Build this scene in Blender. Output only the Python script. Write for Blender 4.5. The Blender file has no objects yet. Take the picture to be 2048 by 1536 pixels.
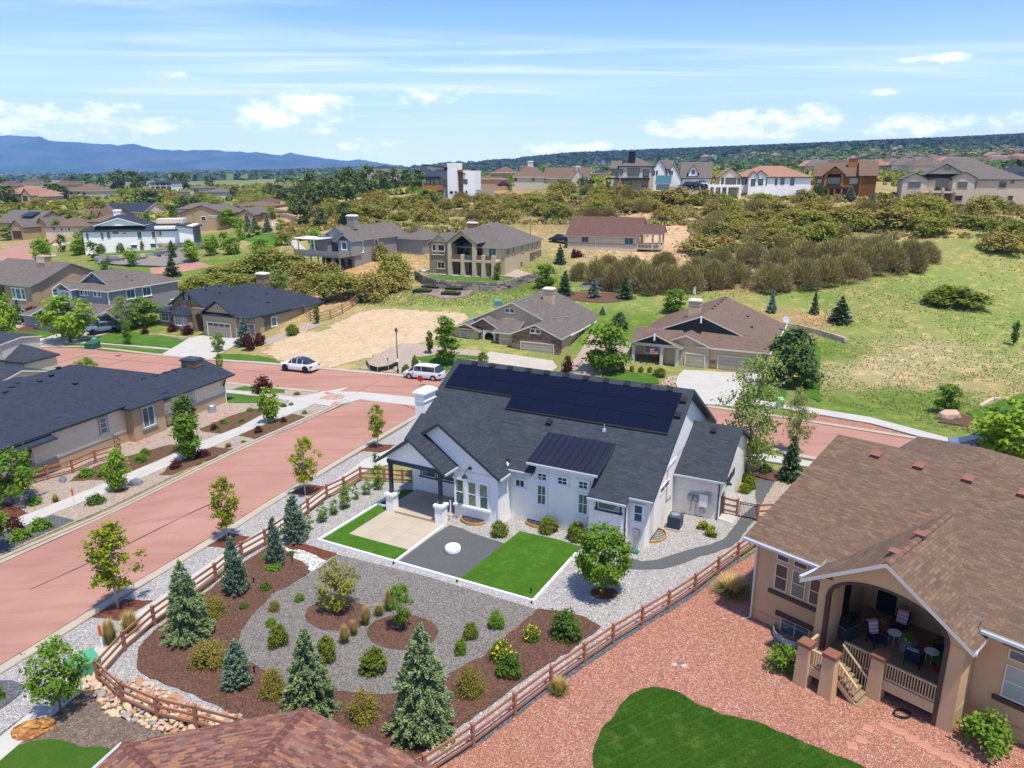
import bpy, math, random
import numpy as np
from mathutils import Vector, Matrix, noise
from mathutils.geometry import delaunay_2d_cdt
R=math.radians
rnd=random.Random(7)
sc=bpy.context.scene
# ---------------------------------------------------------------- camera
FP,HY,HC=1500.0,344.0,21.0
PITCH=math.atan((768-HY)/FP)
cam=bpy.data.cameras.new('camera'); camo=bpy.data.objects.new('camera',cam); sc.collection.objects.link(camo)
cam.sensor_width=36; cam.lens=36*FP/2048; cam.clip_start=.5; cam.clip_end=60000
camo.location=(0,0,HC); camo.rotation_euler=(math.pi/2-PITCH,0,0); sc.camera=camo
# ---------------------------------------------------------------- sun and sky
SUN=Vector((.17,-.27,.945)).normalized()
EL=math.asin(SUN.z); AZ=math.atan2(SUN.x,SUN.y)
sl=bpy.data.lights.new('sun','SUN'); sl.energy=3.9; sl.angle=R(2.5); sl.color=(1,.94,.84)
so=bpy.data.objects.new('sun',sl); so.rotation_euler=SUN.to_track_quat('Z','Y').to_euler(); sc.collection.objects.link(so)
so.location=(0,0,200)
w=bpy.data.worlds.new('World'); sc.world=w; w.use_nodes=True
nt=w.node_tree; nt.nodes.clear()
class NB:
    """tiny node helper"""
    def __init__(s,nt): s.nt=nt
    def n(s,t,**k):
        x=s.nt.nodes.new(t)
        for a,b in k.items():
            if a.startswith('i_'):
                key=a[2:]; key=int(key) if key.isdigit() else key.replace('_',' ')
                s.put(x.inputs[key],b)
            else: setattr(x,a,b)
        return x
    def put(s,inp,v):
        if isinstance(v,bpy.types.NodeSocket): s.nt.links.new(v,inp)
        elif isinstance(v,bpy.types.Node): s.nt.links.new(v.outputs[0],inp)
        else: inp.default_value=v
    def m(s,op,a,b=0.,c=0.,clamp=False):
        x=s.nt.nodes.new('ShaderNodeMath'); x.operation=op; x.use_clamp=clamp
        for i,v in enumerate((a,b,c)): s.put(x.inputs[i],v)
        return x.outputs[0]
    def ss(s,v,a,b,lo=0.,hi=1.):
        x=s.nt.nodes.new('ShaderNodeMapRange'); x.interpolation_type='SMOOTHSTEP'
        for i,q in enumerate((v,a,b,lo,hi)): s.put(x.inputs[i],q)
        return x.outputs[0]
    def mix(s,f,a,b,mode='MIX'):
        x=s.nt.nodes.new('ShaderNodeMix'); x.data_type='RGBA'; x.blend_type=mode
        s.put(x.inputs[0],f)
        for i,v in ((6,a),(7,b)):
            if isinstance(v,(tuple,list)) and len(v)==3: v=(*v,1)
            s.put(x.inputs[i],v)
        return x.outputs[2]
    def noise(s,vec,scale,detail=4,rough=.55,dist=0.):
        x=s.nt.nodes.new('ShaderNodeTexNoise'); x.inputs['Scale'].default_value=scale
        x.inputs['Detail'].default_value=detail; x.inputs['Roughness'].default_value=rough; x.inputs['Distortion'].default_value=dist
        if vec is not None: s.put(x.inputs['Vector'],vec)
        return x.outputs[0]
    def ramp(s,f,stops):
        x=s.nt.nodes.new('ShaderNodeValToRGB'); s.put(x.inputs[0],f); e=x.color_ramp.elements
        e[0].position=stops[0][0]; e[0].color=(*stops[0][1],1); e[1].position=stops[-1][0]; e[1].color=(*stops[-1][1],1)
        for p,c in stops[1:-1]:
            q=e.new(p); q.color=(*c,1)
        return x.outputs[0]
B=NB(nt)
sky=B.n('ShaderNodeTexSky'); sky.sky_type='NISHITA'; sky.sun_disc=False; sky.sun_elevation=EL; sky.sun_rotation=AZ
sky.altitude=1900; sky.air_density=1.0; sky.dust_density=.35; sky.ozone_density=1.2
tc=B.n('ShaderNodeTexCoord')
sep=B.n('ShaderNodeSeparateXYZ',i_0=tc.outputs['Generated'])
X,Y,Z=sep.outputs
az=B.m('ARCTAN2',X,Y)                                   # 0 ahead, positive to the right
hor=B.m('SQRT',B.m('ADD',B.m('MULTIPLY',X,X),B.m('MULTIPLY',Y,Y)))
ev=B.m('ARCTAN2',Z,hor)
# high cirrus: streaks on a plane far above
pl=B.n('ShaderNodeCombineXYZ',i_0=B.m('DIVIDE',X,B.m('MAXIMUM',Z,.03)),i_1=B.m('DIVIDE',Y,B.m('MAXIMUM',Z,.03)))
mp=B.n('ShaderNodeMapping',i_0=pl.outputs[0]); mp.inputs['Rotation'].default_value=(0,0,R(-28)); mp.inputs['Scale'].default_value=(.22,.75,1)
cn=B.noise(mp.outputs[0],1.1,6,.58,.6)
cir=B.ss(cn,.42,.74,0,.85)
cn2=B.noise(mp.outputs[0],.45,3,.5)
cir=B.m('MULTIPLY',cir,B.ss(cn2,.34,.6))
# low cumulus: banks at given bearings
ce=B.n('ShaderNodeCombineXYZ',i_0=B.m('MULTIPLY',az,1.0),i_1=B.m('MULTIPLY',ev,2.0),i_2=.3)
puff=B.noise(ce.outputs[0],26,6,.62)
big=B.noise(ce.outputs[0],7,3,.5)
tot=None
for (px,py,rx,ry,s) in [(590,238,125,48,1.0),(655,225,70,30,.8),(195,262,170,36,.95),(90,268,120,26,.8),(750,297,75,18,.8),(1480,262,210,34,.9),(1590,250,150,26,.7),(1820,268,110,24,.8),
                        (2040,262,110,30,.8),(10,250,50,24,.7),(635,272,50,14,.6),(360,182,46,10,.6),(865,212,120,26,.45),(1150,300,120,18,.6),(1760,215,60,10,.4),(1860,165,80,10,.5),(-260,250,200,60,.9),(2400,250,220,60,.9),(3000,240,260,60,.9),(-900,240,260,60,.9)]:
    a0=math.atan((px-1024)*math.cos(PITCH)/FP); e0=math.atan((HY-py)/FP)
    ra=rx/FP; re=ry/FP
    dx=B.m('DIVIDE',B.m('SUBTRACT',az,a0),ra); dy=B.m('DIVIDE',B.m('SUBTRACT',ev,e0),re)
    q=B.m('SUBTRACT',1.,B.m('SQRT',B.m('ADD',B.m('MULTIPLY',dx,dx),B.m('MULTIPLY',dy,dy))))
    q=B.m('MULTIPLY',B.m('MAXIMUM',q,0.),s)
    tot=q if tot is None else B.m('MAXIMUM',tot,q)
dens=B.m('ADD',tot,B.m('MULTIPLY',B.m('SUBTRACT',puff,.48),1.7))
cum=B.m('MULTIPLY',B.ss(dens,.10,.74),B.ss(tot,.0,.12),clamp=True)
# milky veil near the horizon
veil=B.m('MULTIPLY',B.ss(ev,.20,.0,0.,.88),B.ss(big,.2,.8,.75,1.))
skyc=B.mix(1.,sky.outputs[0],(.62,.72,1.0),'MULTIPLY')
skyc=B.mix(veil,skyc,(5.3,5.8,6.4))
skyc=B.mix(cir,skyc,(5.6,5.9,6.4))
shade=B.mix(B.ss(puff,.35,.6),(5.6,5.9,6.3),(8.8,8.7,8.6))
skyc=B.mix(cum,skyc,shade)
bg=B.n('ShaderNodeBackground',i_0=skyc,i_1=.15)
wo=B.n('ShaderNodeOutputWorld',i_0=bg.outputs[0])
vs=sc.view_settings; vs.view_transform='Standard'; vs.look='None'; vs.exposure=.72; vs.gamma=1; vs.use_curve_mapping=False
sc.render.film_transparent=False
cy=sc.cycles; cy.max_bounces=6; cy.diffuse_bounces=3; cy.glossy_bounces=3; cy.transmission_bounces=4; cy.volume_bounces=1; cy.transparent_max_bounces=8
cy.use_denoising=True; cy.caustics_reflective=False; cy.caustics_refractive=False
# ---------------------------------------------------------------- terrain height
cp_,sp_=math.cos(PITCH),math.sin(PITCH)
def ray(px,py):
    x=(px-1024)/FP; y=-(py-768)/FP
    return (x,cp_+y*sp_,-sp_+y*cp_)
def plane_z(x,y):
    t=np.clip(np.asarray(y,float)-46,0,44)
    z=-1.33+.006*np.clip(x,-40,60)-.062*t*t/(t+6)
    k=np.clip((-21-np.asarray(x,float))/11,0,1); k=k*k*(3-2*k)*np.clip((np.asarray(y,float)-30)/20,0,1)
    return z+(np.minimum(z,-3.25)-z)*k
# measured spots: picture column and row of a ground point and how far off it stands
SPOT=[(970,550,143),(730,528,158),(1230,508,160),(280,505,180),(440,672,118),(200,665,122),(30,700,112),(60,560,150),(850,590,128),
 (1500,585,128),(1250,590,126),(1700,545,135),(1850,650,108),(1650,620,120),(1990,560,132),(1950,436,165),(2040,432,160),(1780,470,163),(1500,455,190),(1330,450,185),(1000,440,205),(700,450,205),(620,420,237),(560,470,190),
 (900,399,254),(1080,378,290),(1290,377,232),(1500,392,215),(1740,392,227),(1930,414,208),(2040,410,215),(1100,400,235),(1400,395,225),(720,395,270),
 (430,464,231),(150,470,235),(40,480,240),(560,415,330),(300,385,525),(60,410,400),(160,392,450),(400,400,420),(570,388,600),(700,372,520),(250,440,300),
 (620,515,170),(480,560,150),(150,700,106),(1175,517,158),(1300,522,157),(1150,508,166),(1260,508,164),(1350,500,163)]
FAR=[(-700,400,450,None),(2800,420,260,None),(-400,600,150,None),(2500,700,110,None),(500,353,3000,None),(100,356,5200,None),(-900,356,5200,None),(800,350,2500,None),(1000,346,2500,None),(1100,350,1200,None),(1000,372,420,None),(1700,350,520,None),(1300,348,700,None),(1900,332,900,None),
 (1500,336,1500,None),(1300,330,2200,None),(1900,310,1500,None),(2030,300,1900,None),(2600,290,1800,None),(1720,296,2300,None),(1500,301,3600,None),(1350,306,3800,None),(1700,297,4000,None),(1900,288,4000,None),(2048,276,4000,None),(2700,262,4000,None),(1150,312,3600,None),(1020,326,3400,None),(930,336,3300,None),
 (1500,330,7000,None),(2000,320,7000,None),(1000,342,8000,None),(300,345,9000,None),(-500,345,9000,None),(2800,320,7000,None)]
def _w(px,py,d):
    r=ray(px,py); t=d/r[1]; return r[0]*t,d,HC+r[2]*t
_pts=[_w(p[0],p[1],p[2]) for p in SPOT]+[_w(p[0],p[1],p[2]) for p in FAR]
for az_ in (-80,-50,-25,0,25,50,80):
    for d_ in (8,40,88):
        x_=d_*math.sin(R(az_)); y_=d_*math.cos(R(az_)); _pts.append((x_,y_,float(plane_z(x_,y_))))
_pts=np.array(_pts)
def _uv(x,y):
    d=np.hypot(x,y)+1e-6
    return np.stack([np.arctan2(x,y)*1.6,np.log(d)],-1)
_c=_uv(_pts[:,0],_pts[:,1]); _f=_pts[:,2]-plane_z(_pts[:,0],_pts[:,1])
_sc=1/(1+np.exp(_pts[:,1]*0))
def _phi(r): return r
_n=len(_c); _A=np.zeros((_n+3,_n+3)); _A[:_n,:_n]=_phi(np.linalg.norm(_c[:,None]-_c[None],axis=-1)); _A[:_n,_n]=1; _A[:_n,_n+1:]=_c; _A[_n:,:_n]=_A[:_n,_n:].T
_A[:_n,:_n]-=np.eye(_n)*.015
_s=np.linalg.solve(_A,np.concatenate([_f,np.zeros(3)]))
def Tn(x,y):
    x=np.asarray(x,float); y=np.asarray(y,float); sh=x.shape; x=x.ravel(); y=y.ravel(); out=np.empty(len(x))
    for i in range(0,len(x),20000):
        q=_uv(x[i:i+20000],y[i:i+20000]); r=np.linalg.norm(q[:,None]-_c[None],axis=-1)
        out[i:i+20000]=_phi(r)@_s[:_n]+_s[_n]+q@_s[_n+1:]
    d=np.hypot(x,y); k=np.clip((d-82)/30,0,1); k=k*k*(3-2*k)
    return (plane_z(x,y)+out*k).reshape(sh)
# look-up grid for speed
_ga=np.linspace(-1.9,1.9,381); _gd=np.linspace(math.log(2),math.log(30000),700)
_GA,_GD=np.meshgrid(_ga,_gd); _GZ=Tn(np.sin(_GA)*np.exp(_GD),np.cos(_GA)*np.exp(_GD))
def T(x,y):
    d=math.hypot(x,y)
    if d<80: return float(plane_z(x,y))
    a=(math.atan2(x,y)+1.9)/3.8*380; b=(math.log(max(d,2.1))-_gd[0])/(_gd[-1]-_gd[0])*699
    a=min(max(a,0),379.999); b=min(max(b,0),698.999); i,j=int(a),int(b); fa,fb=a-i,b-j
    z=(_GZ[j,i]*(1-fa)+_GZ[j,i+1]*fa)*(1-fb)+(_GZ[j+1,i]*(1-fa)+_GZ[j+1,i+1]*fa)*fb
    if d<114:
        return float(z) if y>75 or d>82 else float(plane_z(x,y))
    return float(z)
def ground(px,py,dmin=9):
    """the point of the terrain seen at a spot of the photograph"""
    r=ray(px,py); t=dmin; prev=None
    while t<9000:
        x,y,z=r[0]*t,r[1]*t,HC+r[2]*t
        g=T(x,y)
        if z<g:
            lo,hi=prev,t
            for _ in range(24):
                m=(lo+hi)/2
                if HC+r[2]*m<T(r[0]*m,r[1]*m): hi=m
                else: lo=m
            return Vector((r[0]*hi,r[1]*hi,T(r[0]*hi,r[1]*hi)))
        prev=t; t*=1.006
    return Vector((r[0]*400,r[1]*400,T(r[0]*400,r[1]*400)))
def proj(p):
    x,y,z=p[0],p[1],p[2]-HC; f=y*cp_-z*sp_; u=y*sp_+z*cp_
    return 1024+FP*x/f,768-FP*u/f
def height_of(base,py):
    lo,hi=0.,60.
    for _ in range(40):
        m=(lo+hi)/2
        if proj((base[0],base[1],base[2]+m))[1]>py: lo=m
        else: hi=m
    return lo
# ---------------------------------------------------------------- objects
COL=sc.collection
def tag(o,label=None,cat=None,group=None,kind=None):
    if label: o['label']=label
    if cat: o['category']=cat
    if group: o['group']=group
    if kind: o['kind']=kind
    return o
def empty(name,loc=(0,0,0),rz=0,label=None,cat=None,group=None,scale=None):
    o=bpy.data.objects.new(name,None); COL.objects.link(o); o.location=loc; o.rotation_euler=(0,0,rz)
    if scale: o.scale=(scale,)*3 if not hasattr(scale,'__len__') else scale
    o.empty_display_size=.3
    return tag(o,label,cat,group)
def kids(o): return [c for c in bpy.data.objects if c.parent==o]
CH={}
def link(name,me,parent=None,loc=None,rot=None,scale=None):
    o=bpy.data.objects.new(name,me); COL.objects.link(o)
    if parent is not None: o.parent=parent; CH.setdefault(parent.name,[]).append(o)
    if loc is not None: o.location=loc
    if rot is not None: o.rotation_euler=rot if hasattr(rot,'__len__') else (0,0,rot)
    if scale is not None: o.scale=scale if hasattr(scale,'__len__') else (scale,)*3
    return o
def copy_tree(o,parent=None):
    c=o.copy(); COL.objects.link(c)
    if parent is not None: c.parent=parent; CH.setdefault(parent.name,[]).append(c)
    for ch in list(CH.get(o.name,[])): copy_tree(ch,c)
    return c
def npmesh(name,V,Fs,mats,mi=None,smooth=False,uv=True):
    """V (n,3), Fs list of index lists or (m,k) array"""
    me=bpy.data.meshes.new(name)
    V=np.asarray(V,np.float32)
    if isinstance(Fs,np.ndarray):
        k=Fs.shape[1]; tot=np.full(len(Fs),k,np.int32); fl=Fs.astype(np.int32).ravel()
    else:
        tot=np.array([len(f) for f in Fs],np.int32); fl=np.array([i for f in Fs for i in f],np.int32)
    me.vertices.add(len(V)); me.vertices.foreach_set('co',V.ravel())
    me.loops.add(len(fl)); me.loops.foreach_set('vertex_index',fl)
    st=np.concatenate([[0],np.cumsum(tot)[:-1]]).astype(np.int32)
    me.polygons.add(len(tot)); me.polygons.foreach_set('loop_start',st); me.polygons.foreach_set('loop_total',tot)
    for m in (mats if isinstance(mats,(list,tuple)) else [mats]): me.materials.append(m)
    if mi is not None: me.polygons.foreach_set('material_index',np.asarray(mi,np.int32))
    me.polygons.foreach_set('use_smooth',np.full(len(tot),smooth))
    me.update(calc_edges=True); me.validate()
    if uv and len(me.polygons):
        nf=len(me.polygons); nr=np.empty(nf*3,np.float32); me.polygons.foreach_get('normal',nr); nr=nr.reshape(-1,3)
        h=np.stack([-nr[:,1],nr[:,0],nr[:,0]*0],1); L=np.linalg.norm(h,axis=1); flat=L<1e-3
        h[flat]=(1,0,0); L[flat]=1; h/=L[:,None]
        up=np.cross(nr,h); up[flat]=(0,1,0)
        tt=np.empty(nf,np.int32); me.polygons.foreach_get('loop_total',tt)
        lv=np.empty(len(me.loops),np.int32); me.loops.foreach_get('vertex_index',lv)
        pf=np.repeat(np.arange(nf),tt); co=np.empty(len(me.vertices)*3,np.float32); me.vertices.foreach_get('co',co); co=co.reshape(-1,3)[lv]
        uvs=np.stack([(co*h[pf]).sum(1),(co*up[pf]).sum(1)],1).astype(np.float32)
        me.uv_layers.new(name='UVMap').data.foreach_set('uv',uvs.ravel())
    return me
class MB:
    def __init__(s): s.V=[]; s.F=[]; s.M=[]
    def add(s,vs,fs,m=0):
        b=len(s.V); s.V+= [tuple(v) for v in vs]; s.F+=[[b+i for i in f] for f in fs]; s.M+=[m]*len(fs)
        return s
    def box(s,x0,x1,y0,y1,z0,z1,m=0):
        if x0>x1:x0,x1=x1,x0
        if y0>y1:y0,y1=y1,y0
        return s.add([(x0,y0,z0),(x1,y0,z0),(x1,y1,z0),(x0,y1,z0),(x0,y0,z1),(x1,y0,z1),(x1,y1,z1),(x0,y1,z1)],
                     [(0,3,2,1),(4,5,6,7),(0,1,5,4),(1,2,6,5),(2,3,7,6),(3,0,4,7)],m)
    def frus(s,x0,x1,y0,y1,z0,z1,t,m=0):
        return s.add([(x0,y0,z0),(x1,y0,z0),(x1,y1,z0),(x0,y1,z0),(x0+t,y0+t,z1),(x1-t,y0+t,z1),(x1-t,y1-t,z1),(x0+t,y1-t,z1)],
                     [(0,3,2,1),(4,5,6,7),(0,1,5,4),(1,2,6,5),(2,3,7,6),(3,0,4,7)],m)
    def slab(s,poly,t,m=0,ms=None):
        """polygon of 3d points, counter clockwise from above, thickened straight down by t"""
        n=len(poly); lo=[(p[0],p[1],p[2]-t) for p in poly]
        s.add(list(poly)+lo,[tuple(range(n))],m)
        b=len(s.V)-2*n; ms=m if ms is None else ms
        for i in range(n):
            j=(i+1)%n; s.F.append([b+i,b+n+i,b+n+j,b+j]); s.M.append(ms)
        s.F.append([b+n+i for i in reversed(range(n))]); s.M.append(ms)
        return s
    def ext(s,poly,vec,m=0):
        """closed prism: polygon extruded along vec"""
        n=len(poly); s.add(list(poly)+[(p[0]+vec[0],p[1]+vec[1],p[2]+vec[2]) for p in poly],[tuple(range(n)),tuple(reversed(range(n,2*n)))],m)
        b=len(s.V)-2*n
        for i in range(n):
            j=(i+1)%n; s.F.append([b+i,b+n+i,b+n+j,b+j]); s.M.append(m)
        return s
    def tube(s,pts,r,n=6,m=0,cap=True):
        pts=[Vector(p) for p in pts]; b=len(s.V); k=len(pts)
        rs=r if hasattr(r,'__len__') else [r]*k
        for i,p in enumerate(pts):
            d=(pts[min(i+1,k-1)]-pts[max(i-1,0)]).normalized()
            a=d.cross(Vector((0,0,1))) if abs(d.z)<.95 else d.cross(Vector((1,0,0)))
            a.normalize(); c=d.cross(a)
            for j in range(n):
                t=2*math.pi*j/n; s.V.append(tuple(p+(a*math.cos(t)+c*math.sin(t))*rs[i]))
        for i in range(k-1):
            for j in range(n):
                s.F.append([b+i*n+j,b+i*n+(j+1)%n,b+(i+1)*n+(j+1)%n,b+(i+1)*n+j]); s.M.append(m)
        if cap:
            s.F.append([b+j for j in reversed(range(n))]); s.M.append(m)
            s.F.append([b+(k-1)*n+j for j in range(n)]); s.M.append(m)
        return s
    def lathe(s,prof,c=(0,0),n=16,m=0):
        b=len(s.V)
        for r,z in prof:
            for j in range(n):
                t=2*math.pi*j/n; s.V.append((c[0]+r*math.cos(t),c[1]+r*math.sin(t),z))
        for i in range(len(prof)-1):
            for j in range(n):
                s.F.append([b+i*n+j,b+i*n+(j+1)%n,b+(i+1)*n+(j+1)%n,b+(i+1)*n+j]); s.M.append(m)
        s.F.append([b+j for j in reversed(range(n))]); s.M.append(m)
        k=b+(len(prof)-1)*n; s.F.append([k+j for j in range(n)]); s.M.append(m)
        return s
    def mesh(s,name,mats,smooth=False): return npmesh(name,s.V,s.F,mats,s.M,smooth)
    def obj(s,name,mats,parent=None,smooth=False,**k):
        return link(name,s.mesh(name,mats,smooth),parent,**k)
    def part(s,name,mats,parent,label=None,kind=None,smooth=False):
        o=s.obj(name,mats,parent,smooth)
        return tag(o,label,kind=kind)
# ---------------------------------------------------------------- materials
MATS={}
def newmat(name):
    m=bpy.data.materials.new(name); m.use_nodes=True; m.node_tree.nodes.clear(); b=NB(m.node_tree)
    b.out=b.n('ShaderNodeOutputMaterial'); return m,b
def finish(b,col,rough=.8,bump=None,bs=.3,bd=.02,spec=.3,metal=0.):
    p=b.n('ShaderNodeBsdfPrincipled'); b.put(p.inputs['Base Color'],(*col,1) if isinstance(col,tuple) and len(col)==3 else col); b.put(p.inputs['Roughness'],rough)
    p.inputs['Specular IOR Level'].default_value=spec; p.inputs['Metallic'].default_value=metal
    if bump is not None:
        q=b.n('ShaderNodeBump'); q.inputs['Strength'].default_value=bs; q.inputs['Distance'].default_value=bd; b.put(q.inputs['Height'],bump); b.put(p.inputs['Normal'],q.outputs[0])
    b.put(b.out.inputs[0],p.outputs[0]); return p
def sh(c,k): return tuple(x*k for x in c)
def paint(name,c,rough=.75,var=.12,sc_=1.2,fine=30.,bs=.25,spec=.3,metal=0.):
    if name in MATS: return MATS[name]
    m,b=newmat(name); t=b.n('ShaderNodeTexCoord').outputs['Object']
    n1=b.noise(t,sc_,4,.6); n2=b.noise(t,fine,3,.6)
    f=b.m('ADD',b.m('MULTIPLY',n1,.7),b.m('MULTIPLY',n2,.3))
    col=b.mix(b.ss(f,.3,.7),sh(c,1-var),sh(c,1+var*.6))
    finish(b,col,rough,n2,bs,.01,spec,metal); MATS[name]=m; return m
def uvmat(name,fn):
    if name in MATS: return MATS[name]
    m,b=newmat(name); uv=b.n('ShaderNodeUVMap').outputs[0]; fn(b,uv); MATS[name]=m; return m
def shingle(name,cols,shadow_fade=.45,wid=.30,row=.145,var=1.):
    def f(b,uv):
        br=b.n('ShaderNodeTexBrick',i_Vector=uv,i_Scale=1.); br.offset=.37; br.offset_frequency=2
        br.inputs['Brick Width'].default_value=wid; br.inputs['Row Height'].default_value=row; br.inputs['Mortar Size'].default_value=.012; br.inputs['Mortar Smooth'].default_value=.4
        br.inputs['Color1'].default_value=(0,0,0,1); br.inputs['Color2'].default_value=(1,1,1,1); br.inputs['Mortar'].default_value=(.5,.5,.5,1)
        g=b.noise(uv,60,3,.7); lg=b.noise(uv,.35,3,.5)
        rc=b.n('ShaderNodeTexBrick',i_Vector=uv,i_Scale=1.); rc.offset=.5
        rc.inputs['Brick Width'].default_value=wid*1.7; rc.inputs['Row Height'].default_value=row; rc.inputs['Mortar Size'].default_value=0
        rc.inputs['Color1'].default_value=(0,0,0,1); rc.inputs['Color2'].default_value=(1,1,1,1)
        v=b.m('ADD',b.m('MULTIPLY',br.outputs[0],.55*var),b.m('MULTIPLY',rc.outputs[0],.45*var))
        col=b.ramp(v,[(i/(len(cols)-1),c) for i,c in enumerate(cols)])
        col=b.mix(b.ss(lg,.3,.75,0,.35),col,sh(cols[len(cols)//2],1.12))
        # shadow line at the butt edge of each course, painted as a darker band
        col=b.mix(b.m('MULTIPLY',br.outputs[1],1-shadow_fade),col,sh(cols[0],.55))
        col=b.mix(b.ss(g,.25,.8,0,.5),col,sh(cols[-1],.75))
        finish(b,col,.92,b.m('SUBTRACT',b.m('MULTIPLY',v,.6),br.outputs[1]),.5,.012,.25)
    return uvmat(name,f)
def siding(name,c,row=.16):
    def f(b,uv):
        s=b.n('ShaderNodeSeparateXYZ',i_0=uv); v=b.m('FRACT',b.m('DIVIDE',s.outputs[1],row))
        n=b.noise(uv,3,4,.6)
        col=b.mix(b.ss(n,.3,.7),sh(c,.93),sh(c,1.05))
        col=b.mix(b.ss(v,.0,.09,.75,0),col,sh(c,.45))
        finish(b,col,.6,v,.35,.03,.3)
    return uvmat(name,f)
def batten(name,c,step=.4):
    def f(b,uv):
        s=b.n('ShaderNodeSeparateXYZ',i_0=uv); v=b.m('FRACT',b.m('DIVIDE',s.outputs[0],step))
        n=b.noise(uv,3,4,.6)
        col=b.mix(b.ss(n,.3,.7),sh(c,.94),sh(c,1.04))
        bt=b.m('LESS_THAN',b.m('ABSOLUTE',b.m('SUBTRACT',v,.5)),.07)
        col=b.mix(b.m('MULTIPLY',bt,.12),col,sh(c,.6))
        finish(b,col,.6,bt,.5,.03,.3)
    return uvmat(name,f)
def stonework(name,cols,sx=.42,sy=.17):
    def f(b,uv):
        nz=b.n('ShaderNodeTexNoise',i_Vector=uv); nz.inputs['Scale'].default_value=3
        w_=b.mix(.06,uv,nz.outputs[1])
        br=b.n('ShaderNodeTexBrick',i_Vector=w_,i_Scale=1.); br.offset=.43; br.squash=1.4; br.squash_frequency=3
        br.inputs['Brick Width'].default_value=sx; br.inputs['Row Height'].default_value=sy; br.inputs['Mortar Size'].default_value=.014
        br.inputs['Color1'].default_value=(0,0,0,1); br.inputs['Color2'].default_value=(1,1,1,1); br.inputs['Mortar'].default_value=(.3,.3,.3,1)
        col=b.ramp(br.outputs[0],[(i/(len(cols)-1),c) for i,c in enumerate(cols)])
        g=b.noise(uv,18,4,.6); col=b.mix(b.ss(g,.3,.7,0,.5),col,sh(cols[0],.6))
        col=b.mix(b.m('MULTIPLY',br.outputs[1],.7),col,(.12,.1,.085))
        finish(b,col,.9,b.m('SUBTRACT',g,br.outputs[1]),.8,.04,.2)
    return uvmat(name,f)
def gravel(name,cols,size=.05,bs=.9,dark=.35,patch=(.5,.6,.5),pa=.2):
    if name in MATS: return MATS[name]
    m,b=newmat(name); t=b.n('ShaderNodeTexCoord').outputs['Object']
    v=b.n('ShaderNodeTexVoronoi',i_Vector=t); v.inputs['Scale'].default_value=1/size; v.feature='F1'
    e=b.n('ShaderNodeTexVoronoi',i_Vector=t); e.inputs['Scale'].default_value=1/size; e.feature='DISTANCE_TO_EDGE'
    r=b.n('ShaderNodeSeparateColor',i_0=v.outputs['Color'])
    col=b.ramp(r.outputs[0],[(i/(len(cols)-1),c) for i,c in enumerate(cols)])
    n=b.noise(t,.55,5,.65); n3=b.noise(t,6,3,.6)
    col=b.mix(b.ss(n,.35,.7,0,pa),col,patch); col=b.mix(b.ss(n3,.55,.75,0,.25),col,sh(cols[0],.7))
    gap=b.ss(e.outputs['Distance'],.0,.12,dark,0.)
    col=b.mix(gap,col,sh(cols[0],.25))
    h=b.m('ADD',b.ss(e.outputs['Distance'],0,.3),b.m('MULTIPLY',r.outputs[1],.8))
    finish(b,col,.9,h,bs,size*.6,.2); MATS[name]=m; return m
def grassmat(name,c1,c2,c3=None,fine=25.,big=.4,stripes=None):
    if name in MATS: return MATS[name]
    m,b=newmat(name); t=b.n('ShaderNodeTexCoord').outputs['Object']
    n1=b.noise(t,big,5,.65); n2=b.noise(t,fine,4,.75); n4=b.noise(t,fine*4,2,.7)
    col=b.mix(b.ss(n1,.3,.7),c1,c2)
    col=b.mix(b.ss(n2,.3,.72,0,.7),col,sh(c1,.55)); col=b.mix(b.ss(n4,.5,.8,0,.5),col,sh(c2,1.5))
    if stripes:
        mp=b.n('ShaderNodeMapping',i_0=t); mp.inputs['Rotation'].default_value=(0,0,R(stripes)); wv=b.n('ShaderNodeTexWave',i_Vector=mp.outputs[0]); wv.inputs['Scale'].default_value=.42; wv.inputs['Distortion'].default_value=1.2; wv.inputs['Detail'].default_value=3
        col=b.mix(b.ss(wv.outputs[1],.90,1.,0,.22),col,(.16,.20,.03)); col=b.mix(b.ss(wv.outputs[1],.2,.6,0,.18),col,sh(c1,.6))
    if c3: col=b.mix(b.ss(b.noise(t,big*2.3,5,.7),.52,.68,0,.8),col,c3)
    finish(b,col,.95,b.m('ADD',n2,n4),.9,.04,.1); MATS[name]=m; return m
def leafmat(name,c1,c2,tr=.3,rough=.6):
    if name in MATS: return MATS[name]
    m,b=newmat(name)
    oi=b.n('ShaderNodeObjectInfo'); g=b.n('ShaderNodeNewGeometry'); t=b.n('ShaderNodeTexCoord').outputs['Object']
    n=b.noise(t,1.6,2,.6)
    f=b.m('ADD',b.m('MULTIPLY',g.outputs['Random Per Island'],.55),b.m('ADD',b.m('MULTIPLY',n,.5),b.m('MULTIPLY',oi.outputs['Random'],.25)))
    col=b.mix(b.ss(f,.2,1.05),c1,c2)
    col=b.mix(b.ss(oi.outputs['Random'],0,1,0,.22),col,b.mix(.5,c1,(c1[0]*1.2,c1[1]*1.15,c1[2])))
    d=b.n('ShaderNodeBsdfPrincipled',i_Base_Color=col,i_Roughness=rough); d.inputs['Specular IOR Level'].default_value=.08
    tn=b.n('ShaderNodeBsdfTranslucent',i_Color=b.mix(1.,col,(1.3,1.25,.6),'MULTIPLY'))
    mx=b.n('ShaderNodeMixShader',i_0=tr,i_1=d.outputs[0],i_2=tn.outputs[0]); b.put(b.out.inputs[0],mx.outputs[0]); MATS[name]=m; return m
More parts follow.
